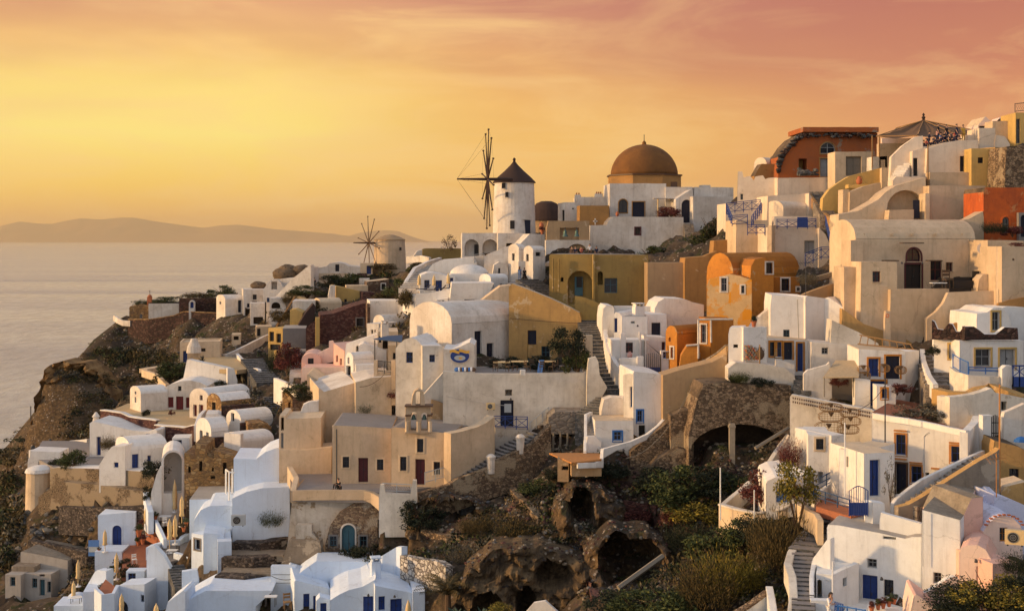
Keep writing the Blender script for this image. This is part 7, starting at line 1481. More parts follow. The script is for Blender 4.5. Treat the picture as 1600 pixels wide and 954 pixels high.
BX(t, 1205, 1280, 355, 420, 128, 4, d=6, m='WP', rm='C', F='s 1257 376 1273 396 g'); BX(t, 1199, 1206, 352, 395, 127.4, -30, d=2, m='C'); P(t, [(1279, 420), (1280, 356), (1290, 366), (1296, 380)], 430, 127.4, 0, d=2, m='WP'); _, q = t.newpart('door'); q.box(at(1246, 356, 131), (1.05, 0, 0), (0, .1, 0), (0, 0, 1.1), 'blue'); BX(t, 1210, 1286, 338, 358, 133, 4, d=1, m='WP')
rail('railing', 'blue cross railing on the upper landing of the white block houses', [(1135, 333, 137), (1188, 327, 139)], 1.05, 'blue', 'x'); rail('railing', 'blue railing stepping down below the upper landing', [(1136, 334, 137), (1144, 352, 133), (1168, 350, 133)], 1., 'blue', 'x'); rail('railing', 'blue stair railing slanting up to the ochre steps', [(1174, 354, 132), (1190, 332, 137)], 1.05, 'blue', 'x'); rail('railing', 'lower blue railing by the dark bush', [(1168, 366, 130), (1195, 366, 130)], .95, 'blue', 'x')
rail('railing', 'long blue cross railing in front of the blue door', [(1214, 356, 127.6), (1262, 356, 127.8), (1275, 355, 128)], .85, 'blue', 'x'); rail('railing', 'blue railing descending beside the beige gable', [(1290, 352, 124), (1298, 384, 118)], .9, 'blue', 'x'); rail('railing', 'blue railing ramp at the foot of the beige gable', [(1258, 414, 116), (1283, 404, 117), (1296, 404, 117)], 1.05, 'blue', 'x')
stair('ochre_steps', 'dark steps edged in ochre between the white vault and yellow wall', (1294, 338, 131), (1274, 300, 143), 1.6, 14, 'SB', 'ST'); wall('ochre_parapet', 'ochre parapet along the dark steps left of the yellow wall', [(1265, 302, 141), (1284, 328, 134), (1300, 342, 128)], [1.2, 1.2, 1.2], .3, 'OC')
wall('path_wall', 'sloping tan wall and path below the beige gable', [(1244, 464, 112), (1262, 456, 112), (1290, 446, 112.5), (1302, 442, 113)], [1.6, 1.8, 2., 2], .6, 'TN')
t = T('woodpile', 'pile of dark planks lying at the beige gable foot', 'planks')
for i in range(10): t.part('planks').tube([at(1262+i*1.5, 443-i*1.2, 113.5), at(1296+i*.6, 434-i*1., 113.2)], .07, ('woodd', 'woodg')[i % 2], 4)
antenna('rusty tv aerial on the white cubic house roof', 1259, 462, 108, 3.2, 'iron', 6)
# canopy with crowd
cn = T('canopy', 'torn brown canvas canopy on thin posts at the top right skyline', 'canopy'); ap = at(1443, 188, 135)
ring = [at(1369, 213, 132), at(1432, 212, 129), at(1490, 208, 129), at(1526, 204, 132), at(1500, 200, 139), at(1400, 200, 139)]
m_ = cn.part('canvas'); V = []; Fs = []
K = 6
for i in range(len(ring)):
    a_, b_ = ring[i], ring[(i+1) % len(ring)]
    for u in range(5):
        for v_ in range(5):
            p = a_.lerp(b_, u/4).lerp(ap, v_/4); sag = -.35*math.sin(math.pi*v_/4)*(.6+.4*math.sin(u*1.57)); V.append(p+Vector((0, 0, sag-.25*math.sin(math.pi*u/4)*(1-v_/4)+RND.uniform(-.06, .06))))
    o_ = i*25
    for u in range(4):
        for v_ in range(4): Fs.append((o_+u*5+v_, o_+(u+1)*5+v_, o_+(u+1)*5+v_+1, o_+u*5+v_+1))
m_.add(V, Fs, 'canvas')
for a_ in ring: cn.part('ribs').tube([a_, ap], .05, 'wood', 5)
cn.part('edge_bar').tube([ring[0], ring[1]], .06, 'wood', 5); cn.part('finial').lathe(ap, [(.3, -.1), (.12, .1), (.22, .3), (.08, .45), (.15, .6), (0, .8)], 'thatch', 10)
for x, y, YY in ((1363, 262, 133), (1374, 246, 136), (1450, 300, 121.6)): 
    _, q = cn.newpart('post'); q.tube([at(x, y, YY), at(x, 212 if x != 1450 else 226, YY)], .07, 'wood', 5)
t = T('terrace_wall', 'beige wall and railing behind torn canopy', 'wall'); BX(t, 1374, 1426, 224, 248, 137, 0, d=1, m='B'); BX(t, 1378, 1424, 216, 224, 138, 0, d=.3, m='PL', ext=0)
t = T('garden_wall', 'white parapet carrying the seated crowd', 'wall'); P(t, [(1430, 240), (1434, 228), (1450, 229)], 250, 124, 0, d=2, m='WP'); P(t, [(1440, 235), (1460, 226), (1480, 219), (1512, 216)], 245, 127.5, 3, d=3, m='C', jit=.01, ext=0)
cc = ['clblack', 'clnavy', 'clblack', 'clred', 'clnavy', 'clgrey', 'clblack', 'clpink', 'clblack', 'clblue', 'clred', 'clblack']
nn = ['leftmost', 'second', 'third', 'fourth', 'fifth', 'sixth', 'seventh', 'eighth', 'ninth', 'tenth', 'eleventh', 'twelfth', 'thirteenth', 'fourteenth', 'fifteenth', 'sixteenth', 'seventeenth']
for i, (x, y, p_) in enumerate(sorted(((1430, 228, 'sit'), (1437, 229, 'sit'), (1446, 228, 'sit'), (1458, 224, 'sit'), (1464, 221, 'lean'), (1469, 219, 'sit'), (1475, 217, 'sit'), (1479, 216, 'stand'), (1485, 217, 'sit'), (1491, 216, 'sit'), (1495, 215, 'stand'), (1466, 214, 'stand'), (1451, 226, 'lean'), (1461, 226, 'sit'), (1473, 223, 'sit'), (1488, 221, 'sit'), (1442, 231, 'sit')))):
    person('person seated in the sunset crowd on the top right terrace, '+nn[i]+' from the left' if p_ == 'sit' else 'person standing in the sunset crowd, '+nn[i]+' from the left', x, y+(2 if p_ == 'sit' else 6), 127-.1*i, RND.uniform(20, 90), p_, cc[i % 12], 'clnavy', 'hair')
person('person in a yellow jacket at the right end of the sunset crowd', 1505, 222, 126, 20, 'stand', 'clyel', 'clyel', 'hair')
# ================================================================== ground, plants
m, nt, bs = newmat('GROUND'); L = nt.links.new; g_ = nt.nodes.new('ShaderNodeNewGeometry'); sp = nt.nodes.new('ShaderNodeSeparateXYZ'); L(g_.outputs['Normal'], sp.inputs[0])
p = pos(nt, (1, 1, 1.3)); n1 = noise_n(nt, p, .22, 9, .66, .3); n2 = noise_n(nt, p, 1.9, 8, .72); n3 = noise_n(nt, p, .45, 6, .7)
rockc = ramp(nt, n2.outputs[0], [(.3, (.03, .02, .014)), (.5, (.10, .065, .035)), (.65, (.20, .13, .065)), (.8, (.32, .22, .12))]).outputs[0]
soil = ramp(nt, n1.outputs[0], [(.32, (.022, .017, .014)), (.5, (.06, .043, .03)), (.66, (.14, .10, .065))]).outputs[0]
grass = ramp(nt, n2.outputs[0], [(.35, (.012, .014, .006)), (.55, (.035, .038, .014)), (.72, (.085, .075, .025))]).outputs[0]
c = mixc(nt, ramp(nt, sp.outputs[2], [(.45, (1, 1, 1)), (.72, (0, 0, 0))]).outputs[0], soil, rockc)
gf = mixc(nt, 1., ramp(nt, n3.outputs[0], [(.52, (0, 0, 0)), (.6, (1, 1, 1))]).outputs[0], ramp(nt, sp.outputs[2], [(.45, (0, 0, 0)), (.62, (1, 1, 1))]).outputs[0], 'MULTIPLY')
c = mixc(nt, gf, c, grass)
v = nt.nodes.new('ShaderNodeTexVoronoi'); v.inputs['Scale'].default_value = 2.4; L(p, v.inputs['Vector']); sc_ = nt.nodes.new('ShaderNodeSeparateColor'); L(v.outputs['Color'], sc_.inputs[0])
stc = ramp(nt, sc_.outputs[0], [(0, (.08, .07, .065)), (.4, (.20, .16, .13)), (.7, (.11, .06, .05)), (.85, (.34, .29, .24))], 'CONSTANT').outputs[0]
n4 = noise_n(nt, p, .6, 4); sf = mixc(nt, 1., ramp(nt, v.outputs['Distance'], [(.28, (1, 1, 1)), (.38, (0, 0, 0))]).outputs[0], ramp(nt, n4.outputs[0], [(.47, (0, 0, 0)), (.52, (1, 1, 1))]).outputs[0], 'MULTIPLY')
c = mixc(nt, sf, c, stc); L(c, bs.inputs['Base Color']); bs.inputs['Roughness'].default_value = 1
bump(nt, bs, mixc(nt, .4, n2.outputs[0], n1.outputs[0]), 1., .3); MATS['GROUND'] = m
# caves in the rubble slope: rocky mounds with arched hollow
def cave(label, top, yb_, Y, holes, m_='RK', d=4, yaw=0, name='cave', lean=.25, kind=None, amp=.95):
    """rock face with hollows: holes are (px0, py0, px1, py1, depth)"""
    t = T(name, label, None if kind else name, kind=kind); mb = t.part('rock'); a = rad(yaw); e = Vector((math.cos(a), math.sin(a), 0)); nb = Vector((-e.y, e.x, 0)); A = Vector(((top[0][0]-HX)/F_*Y, Y, 0))
    X_ = lambda px: ((px-HX)/F_*Y-A.x); Z_ = lambda py: (HY-py)/F_*Y
    tx = [X_(p[0]) for p in top]; tz = [Z_(p[1]) for p in top]; zb = Z_(yb_); W_ = tx[-1]; nu = max(8, int(W_/.17)); nv = max(8, int((max(tz)-zb)/.17)); nr = int(d/.4)
    hs = [((X_(h[0])+X_(h[2]))/2, (Z_(h[1])+Z_(h[3]))/2, abs(X_(h[2])-X_(h[0]))/2, abs(Z_(h[1])-Z_(h[3]))/2, h[4]) for h in holes]; V = []
    for i in range(nu+1):
        x = W_*i/nu; zt = float(np.interp(x, tx, tz)); ed = min(1, min(i, nu-i)/(nu*.16))
        for j in range(nv+nr+1):
            f = min(1, j/nv); z = zb-1.2+(zt-zb+1.2)*f; bk = lean*(z-zb)+.35*f**5+(1-ed)**2*d*.35+max(0, j-nv)*.4
            p = A+e*x+Vector((0, 0, z)); vd = noise.voronoi(Vector((p.x*.9, p.y*.9, p.z*1.5)))[0]; bk += (noise.turbulence(p*.7, 3, False)-.5)*amp*1.5-min(.6, vd[1]-vd[0])*amp*.9+noise.noise(p*3.3)*.16
            for cx, cz, rx, rz, dd in hs:
                q = ((x-cx)/rx)**2+((z-cz)/rz if z > cz else (z-cz)/rz*.75)**2+(noise.noise(p*1.1))*.25
                if q < 1 and j <= nv: bk += dd*(1-max(0, q))**.22
            V.append(p+nb*bk+Vector((0, 0, (noise.noise(p*.9)*.5 if j > nv*.7 else 0))))
            if j in (nv+1, nv+nr//2) and i % 6 == 0: GP.append((V[-1].x, V[-1].y, V[-1].z-.15))
    n_ = nv+nr+1
    if kind != 'structure':
        st = mb
        for q in range(int(W_*16)):
            c = V[RND.randrange(nu+1)*n_+min(n_-1, int(nv*RND.uniform(.86, 1.0)+RND.random()*nr))]; r = RND.uniform(.05, .17); st.lathe(c, [(r*.7, -r*.5), (r, 0), (r*.7, r*.6), (0, r*.7)], ('SD', 'ST', 'EA', 'PT', 'SR')[q % 5], 5, RND.uniform(.7, 1.5), 1, RND.random()*6)
    mb.add(V, [(i*n_+j, (i+1)*n_+j, (i+1)*n_+j+1, i*n_+j+1) for i in range(nu) for j in range(n_-1)], m_)
    if kind != 'structure':
        for f in (.1, .5, .9): w = A+e*W_*f-nb*1.; GP.append((w.x, w.y, zb))
        c = [A+e*W_*.04-nb*.9, A+e*W_*.96-nb*.9, A+e*W_*.9+nb*(d*.6+1), A+e*W_*.1+nb*(d*.6+1)]; FOOT.append(([(v.x, v.y) for v in c], zb-.1)); 
        for cx, cz, rx, rz, dd in hs:
            c = [A+e*(cx-rx)-nb, A+e*(cx+rx)-nb, A+e*(cx+rx)+nb*(dd+1.5), A+e*(cx-rx)+nb*(dd+1.5)]; FOOT.append(([(v.x, v.y) for v in c], cz-rz-.1))
    return t
cave('tall dark cave mouth in the middle of rubble slope', [(862, 800), (872, 786), (886, 766), (912, 758), (940, 762), (962, 778), (980, 800)], 816, 96.5, [(890, 767, 929, 815, 5)], 'GROUND', 4)
cave('wide round cellar vault with a fallen beam inside', [(915, 880), (930, 856), (955, 838), (985, 832), (1020, 838), (1044, 856), (1064, 884)], 912, 90.5, [(934, 838, 1037, 918, 5.5)], 'GROUND', 4)
cave('tan rock face with dark hollows at the bottom centre', [(712, 925), (735, 888), (765, 868), (800, 858), (850, 862), (900, 870), (940, 880), (965, 905)], 962, 91.5, [(736, 920, 792, 990, 3.5), (806, 916, 838, 975, 3.5), (838, 880, 892, 916, 2.2)], 'RK', 4)
cave('low dark hollow under the church forecourt', [(632, 806), (648, 784), (690, 772), (735, 774), (760, 796)], 812, 103, [(664, 784, 706, 802, 4), (700, 776, 742, 808, 4)], 'GROUND', 3)
cave('weathered orange cliff face dropping to the sea on the left', [(40, 706), (52, 650), (64, 596), (74, 568), (100, 565), (130, 566), (156, 586), (176, 620), (186, 680)], 730, 203, [], 'RC', 6, name='cliff', kind='structure', lean=.1, amp=1.5)
terrain()
def rock_stuff(name, label, spots, m_, cat=None):
    """loose stones scattered over the ground round pixel spots (px, py, spread px, count, size m)"""
    mb = MB(); 
    for x, y, sx, sy, n_, s0 in spots:
        for i in range(n_):
            px_, py_ = RND.gauss(x, sx), RND.gauss(y, sy); Y = ray_ground(px_, py_, 66, 260)
            if Y is None: continue
            c_ = at(px_, py_, Y); s = s0*RND.uniform(.35, 1.1)
            V = []; k = 6
            for r_, z_ in ((.7, -.3), (1, .2), (.75, .6), (.2, .8)):
                for q in range(k): a_ = 6.283*q/k+RND.uniform(-.3, .3); V.append(c_+Vector((math.cos(a_)*s*r_*RND.uniform(.7, 1.2), math.sin(a_)*s*r_*RND.uniform(.7, 1.2), z_*s*RND.uniform(.6, 1.1))))
            mb.add(V, [(i_*k+q, i_*k+(q+1) % k, (i_+1)*k+(q+1) % k, (i_+1)*k+q) for i_ in range(3) for q in range(k)]+[(18, 19, 20, 21, 22, 23)], m_[RND.randrange(len(m_))])
    o = bpy.data.objects.new(name, mb.mesh(name)); COL.objects.link(o); o['kind'] = 'stuff'; o['label'] = label
rock_stuff('rubble', 'dark and pale loose stones tumbled over the slope below the cave', [(900, 840, 22, 14, 330, .28), (930, 905, 18, 14, 300, .26), (985, 800, 60, 20, 360, .25), (1060, 690, 60, 22, 360, .26), (760, 790, 70, 25, 420, .25), (700, 830, 40, 25, 260, .22), (1000, 720, 40, 20, 200, .28), (940, 730, 50, 14, 160, .24), (1160, 800, 60, 25, 160, .25), (1140, 735, 40, 8, 90, .25), (860, 770, 40, 20, 200, .24), (1230, 770, 20, 20, 60, .25)], ['ST', 'SD', 'SD', 'EA', 'PT', 'SR'])
def ruin_line(label, pts, h, m_):
    Q = []
    for i in range(len(pts)-1):
        for k in range(4): Q.append((pts[i][0]+(pts[i+1][0]-pts[i][0])*k/4, pts[i][1]+(pts[i+1][1]-pts[i][1])*k/4+RND.uniform(-2.5, 2.5)))
    R3 = []
    for x, y in Q:
        Y = ray_ground(x, y+h*8, 70, 140)
        if Y: R3.append((x, y, Y))
    if len(R3) > 2: wall('ruined_wall', label, R3, h*1.6, .6, m_)
for a in (('broken dry stone terrace wall across the slope under the white curved edge', [(900, 742), (940, 748), (985, 752), (1030, 762)], .9, 'SD'), ('reddish ruined wall stub right of the tall cave mouth', [(962, 776), (1000, 786), (1040, 790)], 1.3, 'SR'), ('pale broken wall below the church forecourt brush', [(660, 822), (700, 836), (742, 832)], .9, 'SP'), ('ruined wall line descending from the stair wall', [(770, 748), (800, 762), (830, 790), (850, 812)], 1.1, 'SP'), ('dark broken wall above the tan rock face', [(790, 842), (830, 848), (880, 844)], .9, 'SD'), ('low ruined wall under the cave pillar', [(1060, 745), (1110, 752), (1170, 750)], 1.0, 'SP'), ('broken stone wall left of the round cellar vault', [(880, 880), (905, 892), (925, 912), (935, 940)], 1.2, 'SR'), ('crumbling wall between the rubble heap and yellow shrub', [(1050, 806), (1080, 822), (1120, 828)], .9, 'SD')): ruin_line(*a)
rock_stuff('scree', 'scattered stones on the brown slope at the lower left', [(80, 830, 50, 30, 160, .45), (110, 900, 40, 25, 120, .35), (60, 760, 40, 40, 120, .6), (400, 560, 40, 30, 120, .35), (470, 445, 40, 12, 100, .4), (250, 540, 60, 18, 120, .5)], ['EA', 'ST', 'PT', 'RK'])
for a_, b_, w_, l in (((966, 918), (1036, 868), .2, 'long grey fallen beam in the round cellar vault'), ((899, 820), (907, 850), .12, 'short pale plank on the rubble below the dark cave mouth'), ((800, 742), (866, 712), .12, 'fallen pole leaning below the stair wall'), ((812, 728), (850, 706), .1, 'thin plank across debris below the stair wall'), ((1180, 700), (1232, 668), .14, 'pole propped against the cave rim'), ((778, 730), (785, 760), .14, 'upright rusty post below the stair wall')):
    Y0 = (ray_ground(*a_, 70) or 96) if a_[0] < 1100 else 96
    t = T('beam', l, 'beam'); t.part('beam').tube([at(*a_, Y0-1.5), at(*b_, Y0+.3)], w_, 'woodg' if 'rusty' not in l else 'rust', 5)
P(T('white_slab', 'white panelled slab leaning in the hollow at the bottom centre', 'slab'), [(812, 966), (834, 941), (852, 938), (872, 956)], 972, 88.5, -10, d=.3, m='WC', gp=False, jit=0)
well = T('stone_well', 'small ring of pale stones around a dark pit', 'well'); c_ = at(1026, 930, 82)
for i in range(16):
    a_ = i*.3927; well.part('stones').lathe(c_+Vector((1.1*math.cos(a_), .8*math.sin(a_), -.2)), [(.17, 0), (.19, .14), (.12, .24), (0, .28)], 'PT', 5)
well.part('pit').lathe(c_-Vector((0, 0, .3)), [(1., 0), (.95, .2)], 'CV', 12)
SH = [ # px, py foot, w, h, Y, kind, mat, label
(1058, 786, 5.2, 3.4, None, 'wide', 'lf', 'large dark green bush in front of the cave, left part'), (1098, 768, 4.6, 2.8, None, 'dome', 'lfd', 'dark green bush beneath the pale cave pillar'), (1030, 768, 3.8, 2.4, None, 'wide', 'lfd', 'dark bush left of the large one before the cave'),
(1085, 812, 4.5, 2.2, None, 'wide', 'lfy', 'yellow-flowering shrub below the large cave bush'), (1150, 775, 4, 2.4, None, 'dome', 'lf', 'green bush under the right cave mouth'), (1120, 880, 4.6, 3, None, 'dome', 'lf', 'grey-green bush in the middle of the lower thicket'), (1075, 870, 5, 3.4, None, 'bristle', 'lfd', 'dark twiggy bush at the right rim of the round cellar'),
(1105, 965, 6.5, 5.4, None, 'bristle', 'lfo', 'golden-brown broom bush at the bottom edge'), (1130, 950, 5.5, 5, None, 'bristle', 'lfy', 'yellow-tipped broom bush behind the golden one'), (1060, 965, 5, 3, None, 'dome', 'lf', 'green bush left of the golden broom'), (1215, 905, 5.2, 6, None, 'bristle', 'lfo', 'tall orange-brown bush beside the path stair'), (1200, 880, 4.2, 4, None, 'bristle', 'lfo', 'shorter brown bristly bush left of the tall orange-brown one'),
(1190, 846, 3.8, 2.3, None, 'dome', 'lfd', 'dark bush below the yellowish parapet'), (1160, 855, 3.8, 2.6, None, 'wide', 'lf', 'wide bush under the left end of yellowish parapet'), (1165, 930, 4, 3.2, None, 'bristle', 'lfy', 'green broom between golden broom and dirt ledge'), (1246, 815, 3.0, 3.8, 80, 'crown', 'lfy', 'yellow-green young tree by the parapet'), (1215, 838, 3, 2, None, 'dome', 'lfd', 'dark bush at the foot of young tree'),
(1020, 900, 3.5, 1.8, None, 'bristle', 'lfp', 'pale dry grass tuft on the cellar rim'), (1000, 960, 4, 2, None, 'wide', 'lf', 'green patch left of the stone ring'), (960, 960, 4, 1.8, None, 'wide', 'lfd', 'dark green patch below the pile of stones'),
(808, 858, 5.4, 3.6, None, 'bristle', 'lfo', 'rounded olive-brown broom in the rubble slope'), (745, 840, 4.6, 2.6, None, 'bristle', 'lfo', 'brown broom behind the rounded olive one'), (735, 890, 6, 3, None, 'bristle', 'lfp', 'dry tangled brown brush, lower left of the slope'), (765, 900, 3.5, 1.8, None, 'dome', 'lf', 'small green bush under dry tangled brush'), (690, 798, 3.4, 2, None, 'dome', 'lfd', 'dark bush beneath the church forecourt'), (660, 820, 4, 3, None, 'wide', 'lfd', 'dark bush right of the plaster ruin'), (840, 772, 3.2, 1.6, None, 'wide', 'lf', 'dark brush right of the fallen poles'), (900, 760, 3.5, 2., None, 'dome', 'lfo', 'reddish bush below the plank roof'), (868, 745, 2.4, 1.1, None, 'wide', 'lfd', 'dark patch under the plank roof shed'), (950, 745, 3.5, 1.4, None, 'wide', 'lfd', 'dark low plants on the path below the white curved edge'), (925, 760, 3.2, 1.8, None, 'dome', 'lf', 'green bush right of reddish bush'),
(985, 812, 4, 1.6, None, 'wide', 'lfr', 'reddish creeping shrub right of the tall cave'), (1052, 822, 2, 1.8, None, 'dome', 'lfr', 'small red-leaved shrub near the yellow flowers'), (700, 950, 5.0, 5.4, 92, 'palm', 'lfo', 'big feathery palm beside the blue shutter house'), (716, 962, 2.4, 1.6, 88, 'agave', 'lfg', 'grey-green agave at the foot of the palm'), (755, 966, 2.4, 1.7, 86, 'agave', 'lfg', 'right one of the two grey-green agaves'), (778, 962, 2.2, 1.2, 85, 'dome', 'lfy', 'small yellow-green shrub at the bottom edge by the agaves'),
(408, 816, 3.9, 3.4, 112, 'bristle', 'lfo', 'dry bristly bush growing from the dark stone terraces'), (425, 826, 2.4, 2.2, 110.6, 'bristle', 'lf', 'green lower half of the dry bush on stone terraces'), (552, 876, 2.4, 1.8, 103, 'dome', 'lfd', 'dark bush at the ruin doorway'), (576, 878, 3, 2.2, 102.6, 'dome', 'lfd', 'dark bush at the right of ruin doorway'),
(620, 622, 2.8, 1.4, 118, 'wide', 'lfr', 'dark purple bush on the wall above the church'), (570, 650, 1.8, 1.8, 117.6, 'bristle', 'lf', 'green bush at the rubble wall above church roof'), (888, 574, 3.6, 3.6, 113, 'crown', 'lfd', 'dark leafy tree at the ochre wall'), (902, 580, 2.6, 2.8, 112.6, 'dome', 'lf', 'leafy shrub by the white pier right of the cafe tree'), (790, 576, 3.4, 1.8, 119, 'wide', 'lfd', 'low dark plants beside the vault'), (858, 578, 5.5, 1.6, 117, 'wide', 'lfd', 'dark hedge along the ochre wall foot'),
(1046, 410, 5.5, 3.2, 155, 'dome', 'lfd', 'dark bush below the church terrace'), (1065, 404, 5, 2.8, 156, 'wide', 'lf', 'scrubby bush right below the church steps'), (1122, 386, 5.5, 5, 150, 'dome', 'lfd', 'tall dark round bush by the blue railings'), (1105, 392, 5, 3.4, 150, 'dome', 'lf', 'dark bush left of the tall round one'), (1140, 372, 2.4, 1.8, 146, 'dome', 'lfy', 'yellow-green bush beside blue railings'), (1020, 408, 4, 2.2, 154, 'wide', 'lf', 'low scrub above the tan wall'),
(1148, 600, 2.8, 1.6, 99.4, 'agave', 'lfd', 'dark spiky agave at the whitewashed wall'), (1156, 600, 1.8, 1.3, 99.2, 'bristle', 'lf', 'green tuft beside dark spiky agave'), (1192, 602, 1.8, 1., 99.2, 'dome', 'lfd', 'small dark bush on whitewashed wall ledge'), (1234, 742, 2.6, 3.6, 88, 'bristle', 'lfr', 'reddish dry bush leaning on the curved white wall'), (1190, 780, 3, 2.6, 86, 'dome', 'lfr', 'dark red bush inside the rocky garden'), (1246, 776, 1.2, 1.2, 80.5, 'dome', 'lfr', 'pink flowering plant by the pale blue door'),
(1505, 965, 4.4, 2.2, 64.5, 'fine', 'lfd', 'dark shrub with yellow flowers at the bottom right'), (1560, 965, 5.0, 2.9, 63.5, 'fine', 'lfy', 'yellow-flowering shrub mass at the bottom right corner'), (1592, 958, 3.0, 2.4, 63, 'fine', 'lfd', 'dark foliage in the bottom right corner'), (1592, 905, 2, 1.8, 65, 'bristle', 'lfd', 'twiggy dark branches by the pink house'),
(1391, 775, .9, 2.6, 76.4, 'thin', 'lfp', 'slim climbing plant between blue doors'), (1555, 368, 2.4, 1.6, 110, 'bristle', 'lfd', 'dark plant at the red-orange house'), (1582, 366, 2, 1.2, 110, 'dome', 'lfr', 'red plant at the red-orange house window'), (1437, 655, 4.2, 1.6, 88.5, 'wide', 'lfp', 'heap of dry brush behind the long white house'),
(348, 462, 5, 2.4, 216, 'dome', 'lf', 'olive bush behind the white gable house on the ridge'), (310, 468, 8, 1.6, 222, 'wide', 'lfo', 'flat scrub on top of the dark field wall'), (262, 474, 7, 1.6, 228, 'wide', 'lf', 'scrub behind the long low white wall building'), (222, 478, 5, 1.4, 229, 'wide', 'lf', 'scrub on the ruined chapel roof'), (275, 586, 5, 2.6, 165, 'wide', 'lf', 'clipped dark hedge beside the pale path'), (262, 588, 3.4, 2.2, 166, 'wide', 'lfd', 'left part of clipped hedge by the pale path'),
(228, 648, 1.2, 1., 147, 'dome', 'lfd', 'round dark shrub in front of the white vaulted wing'), (268, 646, .8, .7, 146, 'dome', 'lfr', 'small reddish plant by the red door'), (448, 576, 3, 3.8, 141, 'dome', 'lfr', 'rust-red bougainvillea arching over the stair, lower part'), (456, 566, 3, 2.6, 142, 'dome', 'lfr', 'rust-red bougainvillea crown next to the pink vault'), (432, 590, 4, 4.4, 146, 'bristle', 'lfd', 'dark bare tree over the village stair'), (468, 612, 3.6, 1.6, 128, 'wide', 'lf', 'green shrubs below the cream house'), (482, 624, 3, 1.4, 125, 'wide', 'lfd', 'dark shrubs beside the cream terrace building'), (316, 564, 1.6, 2., 166, 'agave', 'lfp', 'spiky plant by the pale house'), (345, 602, 1.8, .9, 152, 'wide', 'lfd', 'low dark plant on the white roof edge'),
(104, 726, 3.6, 2.8, 134, 'agave', 'lfy', 'yellowish spiky plant on the cliff-edge terrace'), (112, 728, 3.4, 2.4, 133, 'dome', 'lf', 'green bush on cliff-edge terrace'), (86, 733, 1.6, 1.8, 135, 'dome', 'lfd', 'dark plant in the stone planter of the terrace corner'), (168, 708, 2.6, 2.8, 134, 'bristle', 'lfo', 'dry brown bush by the tall blue door'), (244, 748, 2.8, 2.8, 122, 'dome', 'lfd', 'dark climbing bush left of the great arch'), (158, 756, 3, 1.8, 131.4, 'bristle', 'lfd', 'dark plant growing from the beige retaining wall'), (238, 780, 1.8, 2.2, 122, 'dome', 'lfd', 'dark bush behind the white pier wall'), (192, 886, 1.9, 1.4, 116, 'dome', 'lfd', 'dark shrub bank below the blue arched door'), (200, 892, 1.4, .9, 114.5, 'dome', 'lfo', 'olive shrub on the edge of terracotta terrace'),
(600, 420, 5, 1.2, 204, 'wide', 'lfo', 'scrub under the round beige mill'), (540, 444, 6, 2.6, 203, 'wide', 'lf', 'green bush on the far ridge path'), (515, 448, 5, 2.4, 202, 'wide', 'lfd', 'dark bush left of the far ridge path'), (626, 466, 4.5, 3, 165, 'wide', 'lf', 'dark green bush at foot of the white stair parapet'), (612, 470, 5, 2, 168, 'wide', 'lfo', 'brown scrub left of the white stair parapet'), (634, 476, 3, 2.6, 152, 'dome', 'lfo', 'orange-brown brush under the sunbed terrace wall'), (702, 392, 3, 3.2, 197, 'thin', 'woodd', 'bare shrub behind the olive-yellow wall'), (452, 478, 4, 3, 196, 'bristle', 'lfo', 'dry bush by the wooden mast'), (480, 462, 6, 2, 198, 'wide', 'lf', 'scrub behind plain white block house'), (436, 500, 5, 2, 190, 'wide', 'lfo', 'brown scrub between ochre block and mast'), (206, 900, 2, 1.6, 113, 'dome', 'lfd', 'dark shrub above big plant pot'), (40, 884, 3.4, 2.4, 144, 'dome', 'lfd', 'dark bush on the roof of the ruined grey house'),
(1262, 448, 2, 1.6, 113, 'bristle', 'lfp', 'dry weeds by plank pile'), (1310, 600, 1.4, 1, 96, 'dome', 'lfr', 'little red plant below the straw awning'), (1402, 612, 1.6, 1., 93.4, 'dome', 'lfr', 'red geraniums on the white ledge, left clump'), (1412, 612, 1.6, 1., 93.4, 'dome', 'lfr', 'red geraniums on the white ledge, right clump'), (1458, 552, 1.2, .8, 93.6, 'wide', 'lfd', 'green planter under yellow framed window'), (1047, 340, 3.6, 2.3, 171.6, 'dome', 'lfr', 'dark bougainvillea filling the church pergola')]
for x, y, w_, h_, Y_, kd, mt, lb in SH: shrub(lb, x, y, w_, h_, Y_, kd, mt, name=dict(agave='agave', palm='palm_tree').get(kd, 'shrub'), cat=dict(agave='plant', palm='palm').get(kd, 'shrub'))
pole('thin palm stem', 700, 920, 950, 92, .15, 'woodd', 'tree_stump', 'stump', -2); THINGS[-1].label = 'short dark trunk under the feathery palm'
# low scrub on the slopes: uncountable
def scrub(name, label, areas, mats):
    mb = MB(); r = random.Random(5)
    for x0_, y0_, x1_, y1_, n_, s0 in areas:
        for i in range(n_):
            px_, py_ = r.uniform(x0_, x1_), r.uniform(y0_, y1_)
            Y = ray_ground(px_, py_, 70, 320)
            if Y is None: continue
            c_ = at(px_, py_, Y); c_.z = gz(c_.x, c_.y); m_ = mats[r.randrange(len(mats))]; s = s0*r.uniform(.5, 1.5)
            if noise.noise(c_*.3) < -.18: continue
            V = []; Fs = []
            for k in range(46):
                a_, q = r.uniform(0, 6.283), r.random()**.5; z_ = r.uniform(.05, .75)*(1-.5*q*q)
                p_ = c_+Vector((math.cos(a_)*q*s, math.sin(a_)*q*s, z_*s)); d_ = Vector((r.gauss(0, 1), r.gauss(0, 1), r.gauss(.4, 1))).normalized()*s*.17; e_ = d_.cross(Vector((r.gauss(0, 1), r.gauss(0, 1), r.gauss(0, 1)))).normalized()*s*.09
                o_ = len(V); V += [p_-d_, p_+e_, p_+d_, p_-e_]; Fs.append((o_, o_+1, o_+2, o_+3))
            mb.add(V, Fs, m_)
    o = bpy.data.objects.new(name, mb.mesh(name)); COL.objects.link(o); o['kind'] = 'stuff'; o['label'] = label
